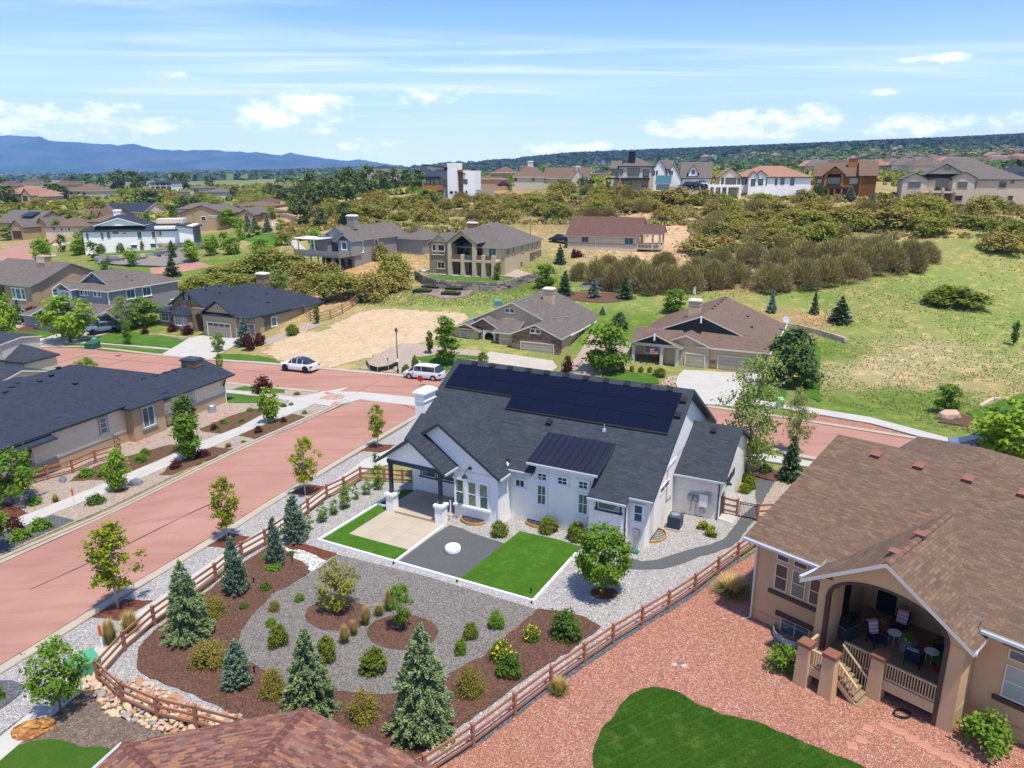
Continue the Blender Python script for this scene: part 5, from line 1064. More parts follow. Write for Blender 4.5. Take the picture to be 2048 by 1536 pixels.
def well(u,v,rz,r,label):
    c=H2W(wh,u,v,-.04); e=empty('window_well',c,R(WHD)+rz,label,'window well')
    m_=MB(); n=14
    for k in range(n):
        a0=math.pi+math.pi*k/n; a1=math.pi+math.pi*(k+1)/n
        for r0,r1 in ((r,r+.08),):
            p=[(r1*math.cos(a0),r1*math.sin(a0)*.75,.22),(r1*math.cos(a1),r1*math.sin(a1)*.75,.22),(r0*math.cos(a1),r0*math.sin(a1)*.75,.22),(r0*math.cos(a0),r0*math.sin(a0)*.75,.22)]
            m_.slab(p,.5)
    m_.obj('timber_rim',[paint('golden_timber',(.42,.24,.09),.7,.2)],e)
    m_=MB(); m_.slab([(r*math.cos(math.pi+math.pi*k/n),r*math.sin(math.pi+math.pi*k/n)*.75,.06) for k in range(n+1)],.05); m_.obj('well_floor',[DIRT],e)
    m_=MB()
    for k in range(-3,4): x=k*r/4; y=-.72*math.sqrt(max(r*r-x*x,.01)); m_.box(x-.015,x+.015,y,0,.2,.235)
    m_.box(-r,r,-.03,0,.2,.25); m_.obj('grate',[BLK],e)
well(-1.6,0,0,.85,'window well below the triple window'); well(2.4,1.57,0,.8,'window well in the recess between two boxwoods'); well(9.7,3.4,math.pi/2,.95,'window well beside the air conditioner')
c=H2W(wh,10.55,5.1); e=empty('air_conditioner',(c.x,c.y,T(c.x,c.y)+.05),R(WHD),'dark blue-grey outdoor air conditioner beside the right wall','air conditioner')
ACM=paint('slate_blue_metal',(.05,.075,.11),.5,.1)
m_=MB(); m_.box(-.4,.4,-.4,.4,.08,.12)
for z in range(12): m_.box(-.42,.42,-.42,.42,.14+z*.06,.17+z*.06)
m_.box(-.39,.39,-.39,.39,.12,.88); m_.obj('louvred_casing',[ACM],e)
m_=MB(); m_.frus(-.42,.42,-.42,.42,.88,.95,.05); m_.obj('lid',[ACM],e); m_=MB(); m_.lathe([(.28,.94),(.28,.98),(.24,.98),(.1,1.0)],(0,0),16); m_.obj('fan_guard',[METAL],e); m_=MB(); m_.box(-.5,.5,-.5,.5,-.1,.08); m_.obj('base_pad',[CONC],e)
c=H2W(wh,9.25,.75); e=MB(); e.frus(-.3,.3,-.2,.2,-.05,.14,.04); o=e.obj('valve_box',[paint('green_plastic',(.03,.16,.10),.5,.1)],loc=(c.x,c.y,T(c.x,c.y)+.05),rot=R(WHD)); tag(o,'flat green valve box at the corner of the white house','valve box')
# ---------------------------------------------------------------- rail fences
def rail_fence(name,label,pts,hh=1.15,rails=3,mat=None,group=None,world=False,pw=.14,close=False,zoff=0.):
    P=pts if world else [ground(*p) for p in pts]
    P=[Vector((p[0],p[1],T(p[0],p[1])+zoff)) for p in P]; e=empty(name,P[0],0,label,'fence',group); mat=mat or WOOD
    pm=MB(); pm.box(-pw/2,pw/2,-pw/2,pw/2,-.4,hh); pm.frus(-pw/2-.02,pw/2+.02,-pw/2-.02,pw/2+.02,hh,hh+.05,.03); pm=pm.mesh('post',[mat])
    rm=MB(); rm.box(0,1,-.028,.028,-.065,.065); rm=rm.mesh('rail',[mat])
    for i,p in enumerate(P):
        q=P[min(i+1,len(P)-1)]; r_=P[max(i-1,0)]; a=math.atan2(q.y-r_.y,q.x-r_.x); link('post',pm,e,p-P[0],(0,0,a))
        if i<len(P)-1:
            d=q-p; L=d.length
            for k in range(rails):
                z=hh*(.26+.32*k) if rails==3 else hh*(.4+.4*k)
                o=link('rail',rm,e,p-P[0]+Vector((0,0,z)),(0,-math.asin(d.z/L),math.atan2(d.y,d.x)),(L,1,1))
    return e
rp=[z4((x,b_))[0] for x,b_ in [(0,1600),(275,1420),(513,1237),(722,1075),(912,940),(1076,828),(1243,723),(1395,630),(1545,530),(1678,430),(1790,345),(1900,268)]]
rail_fence('rail_fence','cedar three-rail fence dividing the mulch garden from the red stone yard',[(760,1590)]+rp[:-1]+[rp[-1]])
lp=[(745,948),(724,962)]
L2=[z2((x,b_))[0] for x,b_ in [(1380,150),(1300,200),(1218,240),(1128,310),(1020,395),(922,465),(808,530),(682,635),(528,745),(385,850),(243,975),(115,1120)]]
rail_fence('rail_fence','cedar three-rail fence along the street side from the porch to the marker post',[z2((1640,165))[0],z2((1582,162))[0],z2((1494,155))[0]]+L2)
rail_fence('rail_fence','cedar three-rail fence crossing the cobbles at the lower left',[z2((115,1120))[0],z2((233,1225))[0],z2((402,1300))[0],z2((590,1345))[0],z2((790,1400))[0],z2((1000,1450))[0],z2((1300,1520))[0]])
rail_fence('rail_fence','short cedar fence panel left of the iron gate',[zC((1480,1105))[0],zC((1585,1130))[0]],hh=1.3)
rail_fence('rail_fence','cedar fence panel right of the iron gate running to the tan house',[zC((1742,1165))[0],zN((330,445))[0],zN((420,470))[0]],hh=1.3)
g0,g1=[ground(*p) for p in (zC((1600,1132))[0],zC((1735,1158))[0])]
e=empty('iron_gate',g0,math.atan2(g1.y-g0.y,g1.x-g0.x),'black iron gate across the dark path','gate'); L=(g1-g0).length
m_=MB(); m_.box(0,L,-.02,.02,.1,.14); m_.box(0,L,-.02,.02,1.0,1.04); m_.box(0,L,-.02,.02,1.12,1.16); m_.box(0,.04,-.02,.02,.0,1.2); m_.box(L-.04,L,-.02,.02,0,1.2); m_.obj('gate_frame',[BLK],e)
m_=MB(); m_.box(-.01,.01,-.01,.01,.1,1.15); me=m_.mesh('bar',[BLK])
for i in range(1,13): link('bar',me,e,(L*i/13,0,0))
# ---------------------------------------------------------------- houses across the street and behind
def spot(px,py,d): r=ray(px,py); t=d/r[1]; return Vector((r[0]*t,d,HC+r[2]*t))
def arch_wall(h,u0,u1,v,z0,z1,mat,au,aw,az,t=.5,name='arch_wall'):
    """wall with an arched opening centred at au, half width aw, springing height az"""
    n=8; P=[(u0,z0),(u0,z1),(u1,z1),(u1,z0),(au+aw,z0)]+[(au+aw*math.cos(math.pi*i/n),az+aw*math.sin(math.pi*i/n)) for i in range(n+1)]+[(au-aw,z0)]
    mb=MB()
    L=[(u0,z0),(au-aw,z0),(au-aw,z1),(u0,z1)]; Rr=[(au+aw,z0),(u1,z0),(u1,z1),(au+aw,z1)]
    for q in (L,Rr): mb.ext([(a,v,b) for a,b in q],(0,t,0))
    for i in range(n):
        a0,a1=math.pi*i/n,math.pi*(i+1)/n
        mb.ext([(au+aw*math.cos(a1),v,az+aw*math.sin(a1)),(au+aw*math.cos(a0),v,az+aw*math.sin(a0)),(au+aw*math.cos(a0),v,z1),(au+aw*math.cos(a1),v,z1)],(0,t,0))
    return h.part(mb,name,mat)
# stone-faced tan house with arched entry
h=House('stone_ranch_house','tan house with brown fieldstone garage front and arched entry behind the solar roof',(6.37,98.88,-3.69),-24.4)
h.gable(-17,0,3.6,17.5,3.1,.45,'v',TAN2,SH_G,LTRIM,z0=-1)
h.gable(-6.95,.02,0,4.5,3.3,.42,'v',TAN2,SH_G,LTRIM,z0=-1); h.wall(STONE,(-6.97,-5.35,-.06,.2,-1,3.3),(-1.0,.06,-.06,.9,-1,3.3),(-5.35,-1.0,-.06,.2,2.3,3.3)); h.wall(STONE,polys=[([(-6.95,-.07,3.25),(.03,-.07,3.25),(-3.46,-.07,4.6)],(0,.1,0))],name='stone_gable')
h.garage('f',-3.2,-.03,0,4.7,2.13,GARD,LTRIM,4,8); h.garage('f',-8.0,.78,0,2.05,2.13,GARD,LTRIM,4,4)
h.wall(TAN2,(-9.4,-6.9,.8,4,-1,3.1)); h.roofpoly(SH_G,[[(-10.2,.35,3.1),(-6.6,.35,3.1),(-6.6,4.2,4.6),(-10.2,4.2,4.6)]],.18,LTRIM)
for a in (-3.85,-3.05): win(h.o,'f',a,-.1,3.85,.62,.55,1,1,GLASS,.08,LTRIM,LTRIM)
for a in (-9.35,-8.6): win(h.o,'f',a,3.6,5.65,.62,.55,1,1,GLASS,.08,LTRIM,LTRIM)
arch_wall(h,-12.75,-9.75,1.4,-1,3.5,STONE,-11.2,.85,2.0); arch_wall(h,-12.2,-10.2,1.33,-.6,3.02,LTRIM,-11.2,.72,2.0,.1,'arch_trim')
h.wall(STONE,(-12.75,-12.3,1.9,4,-1,3.4),(-10.1,-9.75,1.9,4,-1,3.4)); h.gable(-14.4,-9.75,1.4,5,3.5,.55,'v',STONE,SH_G,LTRIM,oh=.3,walls=False); h.wall(STONE,polys=[([(-14.4,1.4,3.45),(-9.75,1.4,3.45),(-12.1,1.4,4.75)],(0,.2,0))],name='stone_gable')
h.gable(-16.6,-12.8,1.0,4.5,3.05,.42,'v',TAN2,SH_G,LTRIM,z0=-1); win(h.o,'f',-15.0,1.0,1.85,1.15,1.35,1,2,GPALE,.1,LTRIM,LTRIM); b=MB(); b.slab([(-16.3,.45,2.95),(-13.6,.45,2.95),(-13.6,1.0,3.3),(-16.3,1.0,3.3)],.06); h.part(b,'metal_awning',SH_B); b=MB(); b.box(-16.2,-13.7,.86,1.0,.3,.55); h.part(b,'sill_band',LTRIM)
win(h.o,'r',10.9,0,2.4,1.2,1.2,1,2,GLASS,.08,LTRIM,LTRIM); win(h.o,'r',7.2,0,2.5,.5,1.0,1,1,GLASS,.06,LTRIM,LTRIM)
h.chimney(-6.1,11.5,1.5,1.2,4.,7.8,TAN2,capm=LTRIM); h.vents([(-8.3+.0,4.5+i*1.2,6.75) for i in range(9)]+[(-3.1,6,4.5),(-2.3,9,4.2)],METAL,.3); h.gutter([((.5,3.2,2.95),(.5,17.5,2.95))],LTRIM)
b=MB(); b.box(-12.6,-9.6,-.2,1.4,-.6,.25); b.box(-12,-10,-.7,-.2,-.6,.1); h.part(b,'front_steps',CONC)
# double gabled house with flag
h=House('double_gable_house','tan house with brown roof, dark gables and a porch flag right of centre',(25.91,92.43,-3.58),-25)
h.gable(-11.4,6.0,3.0,20,3.1,.4,'v',TAN2,SH_P,LTRIM,z0=-1,gm=BOARD)
h.wall(TAN2,(-.9,6,0,3.2,-1,3.2)); h.roofpoly(SH_P,[[(-2.6,-.45,3.25),(6.45,-.45,3.25),(6.45,3.1,4.55),(-2.6,3.1,4.55)]],.2,LTRIM)
h.gable(-6.9,-.9,-.3,3.8,3.35,.41,'v',TAN2,SH_P,LTRIM,oh=.4,z0=-1); h.roofpoly(SH_P,[[(-11.3,-.0,3.4),(-5,-.0,3.4),(-5,3.,4.5),(-11.3,3.,4.5)]],.2,LTRIM)
h.gable(-10.8,-4.5,-1.2,3.5,3.2,.42,'v',BOARD,SH_P,LTRIM,oh=.4,walls=False); h.wall(BOARD,polys=[([(-10.8,-1.0,3.15),(-4.5,-1.0,3.15),(-7.65,-1.0,4.45)],(0,.12,0))],name='dark_gable')
h.wall(TAN2,(-10.9,-6.9,1.2,3.2,-1,3.2)); h.wall(STONE2,(-10.9,-6.9,1.12,1.2,-1,1.1),(-.95,-.05,-.1,.3,-1,1.5),(-5.0,-4.75,-.4,0,-1,1.5)); b=MB(); b.box(-10.8,-4.5,-1.15,-.85,2.85,3.2); h.part(b,'porch_beam',LTRIM)
for u in (-10.5,-6.75,-4.75):
    b=MB(); b.box(u-.2,u+.2,-1.2,-.8,.3,2.9); b.box(u-.28,u+.28,-1.28,-.72,-.3,.35); b.box(u-.27,u+.27,-1.27,-.73,2.7,2.85); h.part(b,'porch_column',LTRIM)
b=MB(); b.box(-10.9,-6.9,-1.4,1.2,-.8,.2); b.box(-6.9,-4.3,-1.9,1.2,-.8,.0); b.box(-5.9,-3.9,-2.6,-1.9,-.8,-.12); h.part(b,'porch_floor',CONCW)
win(h.o,'f',-8.6,1.2,1.95,1.9,1.2,2,2,GPALE,.12,LTRIM,WTRIM); b=MB(); b.box(-5.6,-4.9,1.1,1.2,0,2.2); h.part(b,'front_door',DKB)
h.garage('f',2.75,-.03,0,4.9,2.2,GARD,LTRIM,4,8); h.garage('f',-2.6,-.33,0,2.35,2.13,GARD,LTRIM,4,4)
h.chimney(-4.6,7.6,1.5,1.2,4.,7.7,TAN2,capm=LTRIM); h.vents([(-2.5,9+i*2.,6.5) for i in range(6)]+[(2.9,9,4.4),(1.6,14,4.9)],BLK,.3); h.gutter([((6.45,-.4,3.1),(6.45,20.2,2.95))],LTRIM)
for (u,v,z) in ((-2.7,2.6,6.45),(-7.65,-1.62,4.5)): b=MB(); b.box(u-.1,u+.1,v-.12,v,z-.75,z+.15); h.part(b,'gable_bracket',WTRIM)
c=H2W(h,-7.0,-1.2,2.6); 
def flag():
    e=empty('flag',H2W(h,-7.2,-1.3,2.75),R(-25),'striped flag hanging from the porch of the double gabled house','flag'); m=MB(); m.tube([(0,.2,-.5),(0,-.5,.15)],.02,5); m.obj('pole',[METAL],e)
    rd=paint('flag_red',(.45,.05,.05),.8); wt=paint('flag_white',(.75,.75,.75),.8); bl=paint('flag_blue',(.03,.05,.2),.8); m=MB()
    for i in range(7): m.add([(-.9,-.5+.04*(i%2),-.0-i*.12),(.1,-.5,.1-i*.12),(.1,-.5,-.02-i*.12),(-.9,-.5+.04*(i%2),-.12-i*.12)],[(0,1,2,3)],i%2)
    m.add([(-.3,-.52,.06),(.1,-.52,.1),(.1,-.52,-.32),(-.3,-.52,-.36)],[(0,1,2,3)],2); m.obj('cloth',[rd,wt,bl],e)
flag()
def pot(u,v,z,m,l): p=H2W(h,u,v,z); b=MB(); b.lathe([(.17,0),(.24,.35),(.26,.4),(.2,.4)],(0,0),10); tag(b.obj('planter',[m],loc=p),l,'planter')
BLU=paint('cobalt_glaze',(.02,.05,.35),.3); pot(-9.4,-1.1,.2,BLU,'blue glazed planter on the porch, left one'); pot(-7.3,-1.1,.2,BLU,'blue glazed planter on the porch by the middle column')
for u,l in ((-9.9,'red porch armchair at the far left of the porch'),(-7.8,'red porch armchair under the flag')):
    e=empty('porch_chair',H2W(h,u,.3,.2),R(-25),l,'chair'); rd=paint('red_cushion',(.4,.03,.03),.8)
    m=MB(); m.box(-.3,.3,-.3,.3,.3,.42); m.obj('seat',[rd],e); m=MB(); m.box(-.3,.3,.22,.32,.42,.95); m.obj('backrest',[rd],e)
    m=MB(); m.box(-.36,-.3,-.3,.3,0,.6); m.box(.3,.36,-.3,.3,0,.6); m.obj('armrest',[DKB],e)
# dark roofed stone house
h=House('dark_roof_house','taupe and stone house with blue-black roof beside the sandy lot',(-43.6,114.75,-3.97),-25)
h.hip(-15.5,3.4,3.4,19,3.4,.42,TAUPE,SH_NB,NAVY,z0=-1)
h.wall(TAUPE,(-5.9,1.0,0,4,-1,3.5)); h.hip(-6.2,3.4,.2,9,3.6,.42,TAUPE,SH_NB,NAVY,z0=-1,walls=False); h.wall(TAUPE,(1.0,3.4,1.5,5,-1,3.6))
h.gable(-5.6,.4,-.1,4,3.9,.62,'v',TAUPE,SH_NB,NAVY,oh=.3,walls=False); h.wall(TAUPE,polys=[([(-5.3,.0,3.8),(.1,.0,3.8),(-2.6,.0,5.45)],(0,.2,0))],name='gable')
h.gable(-14.9,-7.8,2.0,10,4.2,.62,'v',STONE2,SH_NB,NAVY,z0=-1); h.garage('f',-2.65,-.03,0,4.75,2.13,GARDT,LTRIM,4,8,True); h.garage('f',2.2,1.47,0,2.0,2.1,GARDT,LTRIM,4,4,True)
h.wall(STONE2,(-5.95,-5.2,-.1,.1,-1,1.5),(-.15,.6,-.1,.1,-1,1.5),(3.1,3.45,1.4,2.4,-1,1.5)); 
win(h.o,'f',-11.3,2.0,5.35,.6,.8,2,2,GLASS,.0,NAVY,WTRIM)
for a in (-11.85,-10.75): b=MB(); b.box(a-.16,a+.16,1.9,2.0,4.9,5.8); h.part(b,'shutter',BLK)
h.hip(-17.6,-14.9,1.6,7,2.9,.4,STONE2,SH_NB,NAVY,z0=-1); h.hip(-13.3,-10.2,.6,2.2,2.95,1.1,TAN2,SH_NB,NAVY,oh=.3,z0=-1)
win(h.o,'f',-12.2,.6,1.75,1.3,1.7,2,3,GPALE,.1,LTRIM,WTRIM); win(h.o,'f',-10.7,.6,1.75,.5,1.5,1,3,GPALE,.1,LTRIM,WTRIM); win(h.o,'f',-16.3,1.6,1.8,1.7,1.3,2,2,GBL,.1,LTRIM,WTRIM)
arch_wall(h,-9.7,-7.0,1.3,-1,3.9,STONE2,-8.3,.85,2.2); b=MB(); b.box(-9.,-7.6,2.0,2.2,0,2.6); h.part(b,'front_door',BLK)
win(h.o,'r',5.6,3.4,1.9,1.1,1.4,1,2,GBL,.14,LTRIM,WTRIM); win(h.o,'r',13.2,3.4,2.0,.7,.5,1,1,GLASS,.1,LTRIM,WTRIM); win(h.o,'f',-2.6,.0,4.6,.4,.7,1,1,GLASS,.06,LTRIM,LTRIM)
h.chimney(-4.2,12,1.8,1.3,5,8.3,STONE2,capm=LTRIM); h.vents([(-10.5,5.5,6.7),(-9.2,7.2,6.5),(-7.8,8.4,6.6),(-1,9.5,7.),(1.2,7,4.6),(-2,12.5,7.3)],BLK,.3)
h.gutter([((-6.6,-.25,3.42),(1.2,-.25,3.42)),((3.85,.2,3.42),(3.85,9.3,3.42))],NAVY)
# long house with blue-black roof beside the near street
h=House('long_cream_house','long cream-sided house with blue-black roof along the left side of the street',(-31.25,78.37,-3.21),-20.3)
h.hip(-16,0,-25.2,-9,3.75,.33,CREAM,SH_NB,NAVY,oh=.55,z0=-2,walls=False); h.wall(CREAM,(-16,0,-22.6,-9,1.05,3.7)); h.wall(BSTUC,(-16,.02,-22.6,-9,-2,1.05))
h.hip(-16.5,-4.3,-11,-4,3.7,.33,BSTUC,SH_NB,NAVY,z0=-2)
h.gable(-6.8,0,-9,.3,3.05,.32,'v',CREAM,SH_NB,NAVY,oh=.5,ohg=.9,z0=-2,walls=False); h.wall(CREAM,(-6.8,0,-9,0,1.05,3.05)); h.wall(BSTUC,(-6.8,.02,-9,.02,-2,1.05)); h.wall(CREAM,polys=[([(-6.8,0,3.0),(0,0,3.0),(-3.4,0,3.95)],(0,-.2,0))],name='gable')
h.hip(-1,.95,-13.4,-9.3,3.5,.3,BSTUC,SH_NB,NAVY,oh=.35,z0=.3,walls=False); h.wall(BSTUC,(-.5,.9,-13.2,-9.4,.0,3.45))
h.roofpoly(SH_NB,[[(-16.5,-25.6,3.15),(1.0,-25.6,3.15),(1.0,-20.9,3.15),(-3,-20.9,4.3),(-12,-20.9,4.3)]],.2); h.wall(CREAM,(-15,0.0,-24.6,-22.6,.9,3.2)); h.wall(BSTUC,(-15,.02,-24.6,-22.6,-2,.9))
b=MB(); b.box(.0,.06,-22.6,-13.2,.95,1.12); b.box(0,.06,-9.4,.02,.95,1.12); h.part(b,'band_board',GTRIM)
win(h.o,'r',-4.95,0,2.1,.75,1.35,1,2,GPALE,.12,GTRIM,WTRIM); win(h.o,'r',-8.25,0,2.7,.95,.5,1,1,GLASS,.1,GTRIM,WTRIM); win(h.o,'r',-11.4,.9,2.0,1.35,1.9,2,1,GBL,.2,GTRIM,WTRIM); win(h.o,'r',-15.6,0,2.35,.7,1.45,1,3,GBL,.13,GTRIM,WTRIM); win(h.o,'r',-23.5,.01,2.1,1.7,1.6,1,1,GGR,.1,GTRIM,WTRIM); win(h.o,'f',-1.3,-24.6,2.1,2.0,1.6,1,1,GBL,.1,GTRIM,WTRIM); win(h.o,'f',-4.5,-24.6,2.1,2.4,1.6,2,1,GBL,.1,GTRIM,WTRIM)
for v in (-22.9,-.2): b=MB(); b.tube([(.05,v,1.9),(.35,v,2.5),(.5,v,3.0)],.09,6); h.part(b,'eave_bracket',DKB)
h.chimney(-3.2,-.9,1.8,1.3,2.8,4.65,STONE2,capm=NAVY); h.vents([(-3.4,-1.9,4.05),(-3.4,-3.3,4.05),(-3.4,-4.5,4.05),(-3.4,-5.8,4.05),(-3.6,-7.2,4.1),(-8,-12.8,6.2),(-6.9,-14.5,6.),(-6.5,-16,5.85),(-7.2,-17.6,6.),(-6.8,-18.4,5.9),(-6.6,-19.2,5.7),(-4.6,-14,5.3)],BLK,.34)
h.gutter([((.52,-8.9,2.98),(.52,1.2,2.98)),((.58,-20.8,3.66),(.58,-13.6,3.66)),((1.34,-13.7,3.45),(1.34,-9.0,3.45)),((1.02,-25.5,3.1),(1.02,-20.9,3.1))],NAVY)
b=MB(); b.tube([(.06,-.0,3.),(.06,-.0,-.3),(.9,.3,-.4)],.045,6); h.part(b,'downspout',WTRIM)
c=H2W(h,1.1,-3.4); e=MB(); e.lathe([(.45,0),(.45,.75),(.4,.8),(.1,.8)],(0,0),14); tag(e.obj('air_conditioner',[METAL],loc=(c.x,c.y,T(c.x,c.y)+.05)),'round grey air conditioner against the far wall of the cream house','air conditioner')
rail_fence('rail_fence','reddish rail fence in front of the cream house wall',[zL((-60,1330))[0],zL((185,1260))[0],zL((415,1195))[0],zL((625,1140))[0],zL((820,1055))[0],zL((1030,990))[0]],hh=1.25,rails=3)
rail_fence('rail_fence','short brown fence panel beside the arched garden gate at the cream house',[zL((850,930))[0],zL((905,930))[0]],hh=1.5,rails=3)
g0=ground(*zL((915,905))[0]); g1=ground(*zL((1040,935))[0]); e=empty('garden_gate',g0,math.atan2(g1.y-g0.y,g1.x-g0.x),'black arched garden gate at the cream house','gate'); L=(g1-g0).length
m_=MB(); m_.tube([(0,0,.9),(L*.25,0,1.15),(L*.5,0,1.25),(L*.75,0,1.15),(L,0,.9)],.03,5); m_.box(0,L,-.02,.02,.1,.15); m_.obj('gate_frame',[BLK],e); m_=MB(); m_.box(-.012,.012,-.012,.012,.1,1.05); me=m_.mesh('bar',[BLK])
for i in range(8): link('bar',me,e,(L*(i+.5)/8,0,0))
# neighbour roofs at the left picture edge
k=spot(30,760,88)
h=House('gabled_cream_house','cream house with dark roofs cut by the left picture edge',spot(103,768,84),-20.3)
h.gable(-14,0,-6.8,0,1.6,.26,'u',CREAMP,SH_N,LTRIM,oh=.3,ohg=.25,z0=-3); h.gable(-18,-8.6,1,6,3.9,.14,'u',CREAM,SH_N,LTRIM,oh=.25,ohg=.2,z0=-3); h.hip(-11,-5.6,1.2,5.5,2.0,.62,CREAMP,SH_N,NAVY,oh=.3,z0=-3)
win(h.o,'r',-4.6,0,.3,1.4,.8,1,1,GBL,.1,WTRIM,WTRIM)
# brown and grey two storey houses at the left
h=House('brown_two_storey_house','brown stucco house with corbelled chimney at the left edge',spot(80,645,131),-25)
h.gable(-16,1.0,0,13,7.2,.42,'u',BSTUC,SH_G,GTRIM,z0=-3,ohg=.5); h.wall(BSTUC,(-6.5,1.1,-1.2,.2,-3,6.9)); h.roofpoly(SH_G,[[(-7,-1.7,6.75),(1.5,-1.7,6.75),(1.5,.3,7.5),(-7,.3,7.5)]],.2,GTRIM)
h.gable(1.0,7,5,13,5.8,.42,'u',BSTUC,SH_G,GTRIM,z0=-3); h.chimney(-3.6,5.0,2.0,1.3,7,10.9,BSTUC,capm=BSTUC)
for x in range(6): b=MB(); b.box(-4.55+x*.36,-4.4+x*.36,4.2,4.34,9.9,10.9); h.part(b,'corbel',LTRIM)
for a,w_ in ((-3.9,.8),(-2.6,1.2),(-1.3,.8)): win(h.o,'f',a,-1.2,5.1,w_,1.9,1,2,GBL,.12,WTRIM,WTRIM)
win(h.o,'f',-1.9,-1.2,1.5,1.6,1.5,2,1,GBL,.12,WTRIM,WTRIM); b=MB(); b.box(-16,-6.5,-2.6,0,3.0,3.3); h.part(b,'balcony_floor',TAN2)
for u in (-15,-11.5,-7.6): b=MB(); b.frus(u-.5,u+.5,-2.8,-1.8,-3,6.8,.15); h.part(b,'column',BSTUC)
h.roofpoly(SH_G,[[(-16.5,-3.2,6.5),(-6.6,-3.2,6.5),(-6.6,.2,7.4),(-16.5,.2,7.4)]],.2,GTRIM)
for u in (-13,-9.5): b=MB(); b.box(u-1.5,u+1.5,-.05,.0,3.5,6); h.part(b,'glazed_door',GLASS)
m_=MB(); m_.box(-.03,.03,-.03,.03,3.3,4.3); me=m_.mesh('baluster',[DKB])
for i in range(28): link('baluster',me,h.o,(-15.8+i*.33,-2.6,0))
win(h.o,'r',3,1.0,5.0,.9,1.2,1,2,GBL,.1,WTRIM,WTRIM)
h=House('grey_two_storey_house','grey two-storey house with blue gable behind the parked off-road car',spot(226,656,124),-24)
h.hip(-9.5,0,0,14.5,6.4,.42,GREYD,SH_G,LTRIM,z0=-3); h.wall(GREYW,(-7,.04,-.04,.2,3,6.3)); b=MB(); b.box(-.05,.08,-.1,.05,3,6.4); h.part(b,'corner_board',WTRIM)
h.gable(-8.2,-1.6,1.6,7,7.1,.58,'v',GREYW,SH_G,LTRIM,walls=False); h.wall(batten('blue_board_and_batten',(.10,.15,.20),.3),polys=[([(-8.2,1.8,7.1),(-1.6,1.8,7.1),(-4.9,1.8,9.0)],(0,.1,0))],name='blue_gable')
h.wall(GREYW,(-10.6,-7.3,-1.2,1.5,-3,6.2)); h.gable(-10.8,-7.1,-1.4,3,6.4,.5,'v',GREYW,SH_G,WTRIM,oh=.35,walls=False); win(h.o,'f',-8.95,-1.2,4.9,2.2,1.7,2,1,GPALE,.18,WTRIM,WTRIM)
for u in (-10.5,-7.4): b=MB(); b.box(u-.12,u+.12,-1.35,-1.15,3.2,6.3); h.part(b,'corner_board',WTRIM)
for a in (-6.3,-5.2,-3.0,-2.0): win(h.o,'f',a,-.06,5.6,.6,.8,1,1,GLASS,.12,WTRIM,WTRIM)
for v in (4.3,7.6): win(h.o,'r',v,0,5.1,1.6,1.5,2,1,GBL,.12,WTRIM,WTRIM)
win(h.o,'r',13,0,2.2,1.1,1.3,1,1,GBL,.12,WTRIM,WTRIM)
h.hip(-13,-3,-6.3,.5,2.7,.45,GREYW,SH_G,LTRIM,z0=-3,hu0=True); h.gable(-9.5,-3.9,-6.8,-1,2.85,.4,'v',GREYW,SH_G,WTRIM,oh=.35,walls=False); h.roofpoly(SH_G,[[(-4,-4.2,2.7),(1.2,-4.2,2.7),(1.2,.1,4.),(-4,.1,4.)]],.18,LTRIM); h.wall(GREYW,(-3,.7,-3.8,0,-3,2.65)); h.garage('f',-6.2,-6.35,-.2,4.9,2.2,GARDG,WTRIM,4,8); h.garage('f',-1.3,-3.83,-.2,2.6,2.1,GARDG,WTRIM,4,4)
b=MB(); b.add([(-8.3,-6.84,3.1),(-5.1,-6.84,3.1),(-6.7,-6.84,3.7)],[(0,1,2)]); h.part(b,'gable_panel',NAVY)
h.gable(.9,4.5,-2.6,2.5,2.6,.5,'v',GREYW,SH_G,WTRIM,walls=False)
h.vents([(-6+i*1.2,6.,8.2) for i in range(5)],METAL,.28)
# tan house with tall gabled balcony in the middle
h=House('balcony_house','tan two-storey house with tall gabled balcony and glass railings in the middle distance',(-3.54,140,2.2),-21)
h.hip(-13,1.2,3,24,5.3,.5,TAN2,SH_G,GTRIM,z0=-3); h.wall(TAN2,(-13.4,-9.2,.5,3.2,-3,6.0)); h.gable(-13.4,-8.9,.5,6,5.9,.72,'v',TAN2,SH_G,GTRIM,oh=.35,z0=-3,ohg=.3)
h.gable(-9.1,-3.5,0,9,6.4,.72,'v',TAN2,SH_G,GTRIM,oh=.4,walls=False,ohg=.4)
mb=MB(); mb.ext([(-9.1,.05,6.3),(-6.3,.05,8.2),(-3.5,.05,6.3),(-3.5,.05,5.9),(-4.1,.05,5.9),(-6.3,.05,7.4),(-8.5,.05,5.9),(-9.1,.05,5.9)],(0,.35,0)); h.part(mb,'gable_frame',TAN2)
for u,z in ((-8.8,6.2),(-6.15,3.9),(-3.75,6.1),(-1.9,3.9),(.1,3.9)):
    b=MB(); b.frus(u-.4,u+.4,-.3,.5,-1.5,z,.08); h.part(b,'column',TAN2)
b=MB(); b.box(-9,.5,-.1,3.2,2.5,2.85); h.part(b,'balcony_floor',TAN2)
for i,(a,c) in enumerate(((-8.4,-6.55),(-5.75,-4.2),(-3.3,-2.3),(-1.5,-.3))): b=MB(); b.box(a,c,-.02,.02,2.95,3.85); h.part(b,'glass_railing',paint('bronze_railing',(.16,.10,.07),.4) if i!=1 else GBL)
h.wall(STONE,(-6.0,-4.6,2.8,3.05,-1.5,6.6),(-.9,1.26,17,24.1,-2,2.8)); 
for a,z,w_,hh in ((-7.0,4.6,1.6,2.2),(-4.0,4.6,1.2,2.2),(-8.2,4.6,.7,2.0)): win(h.o,'f',a,2.95,z,w_,hh,1,1,GLASS,.08,BLK,BLK)
win(h.o,'f',-1.35,3,4.2,1.6,1.6,2,1,GBL,.1,LTRIM,WTRIM)
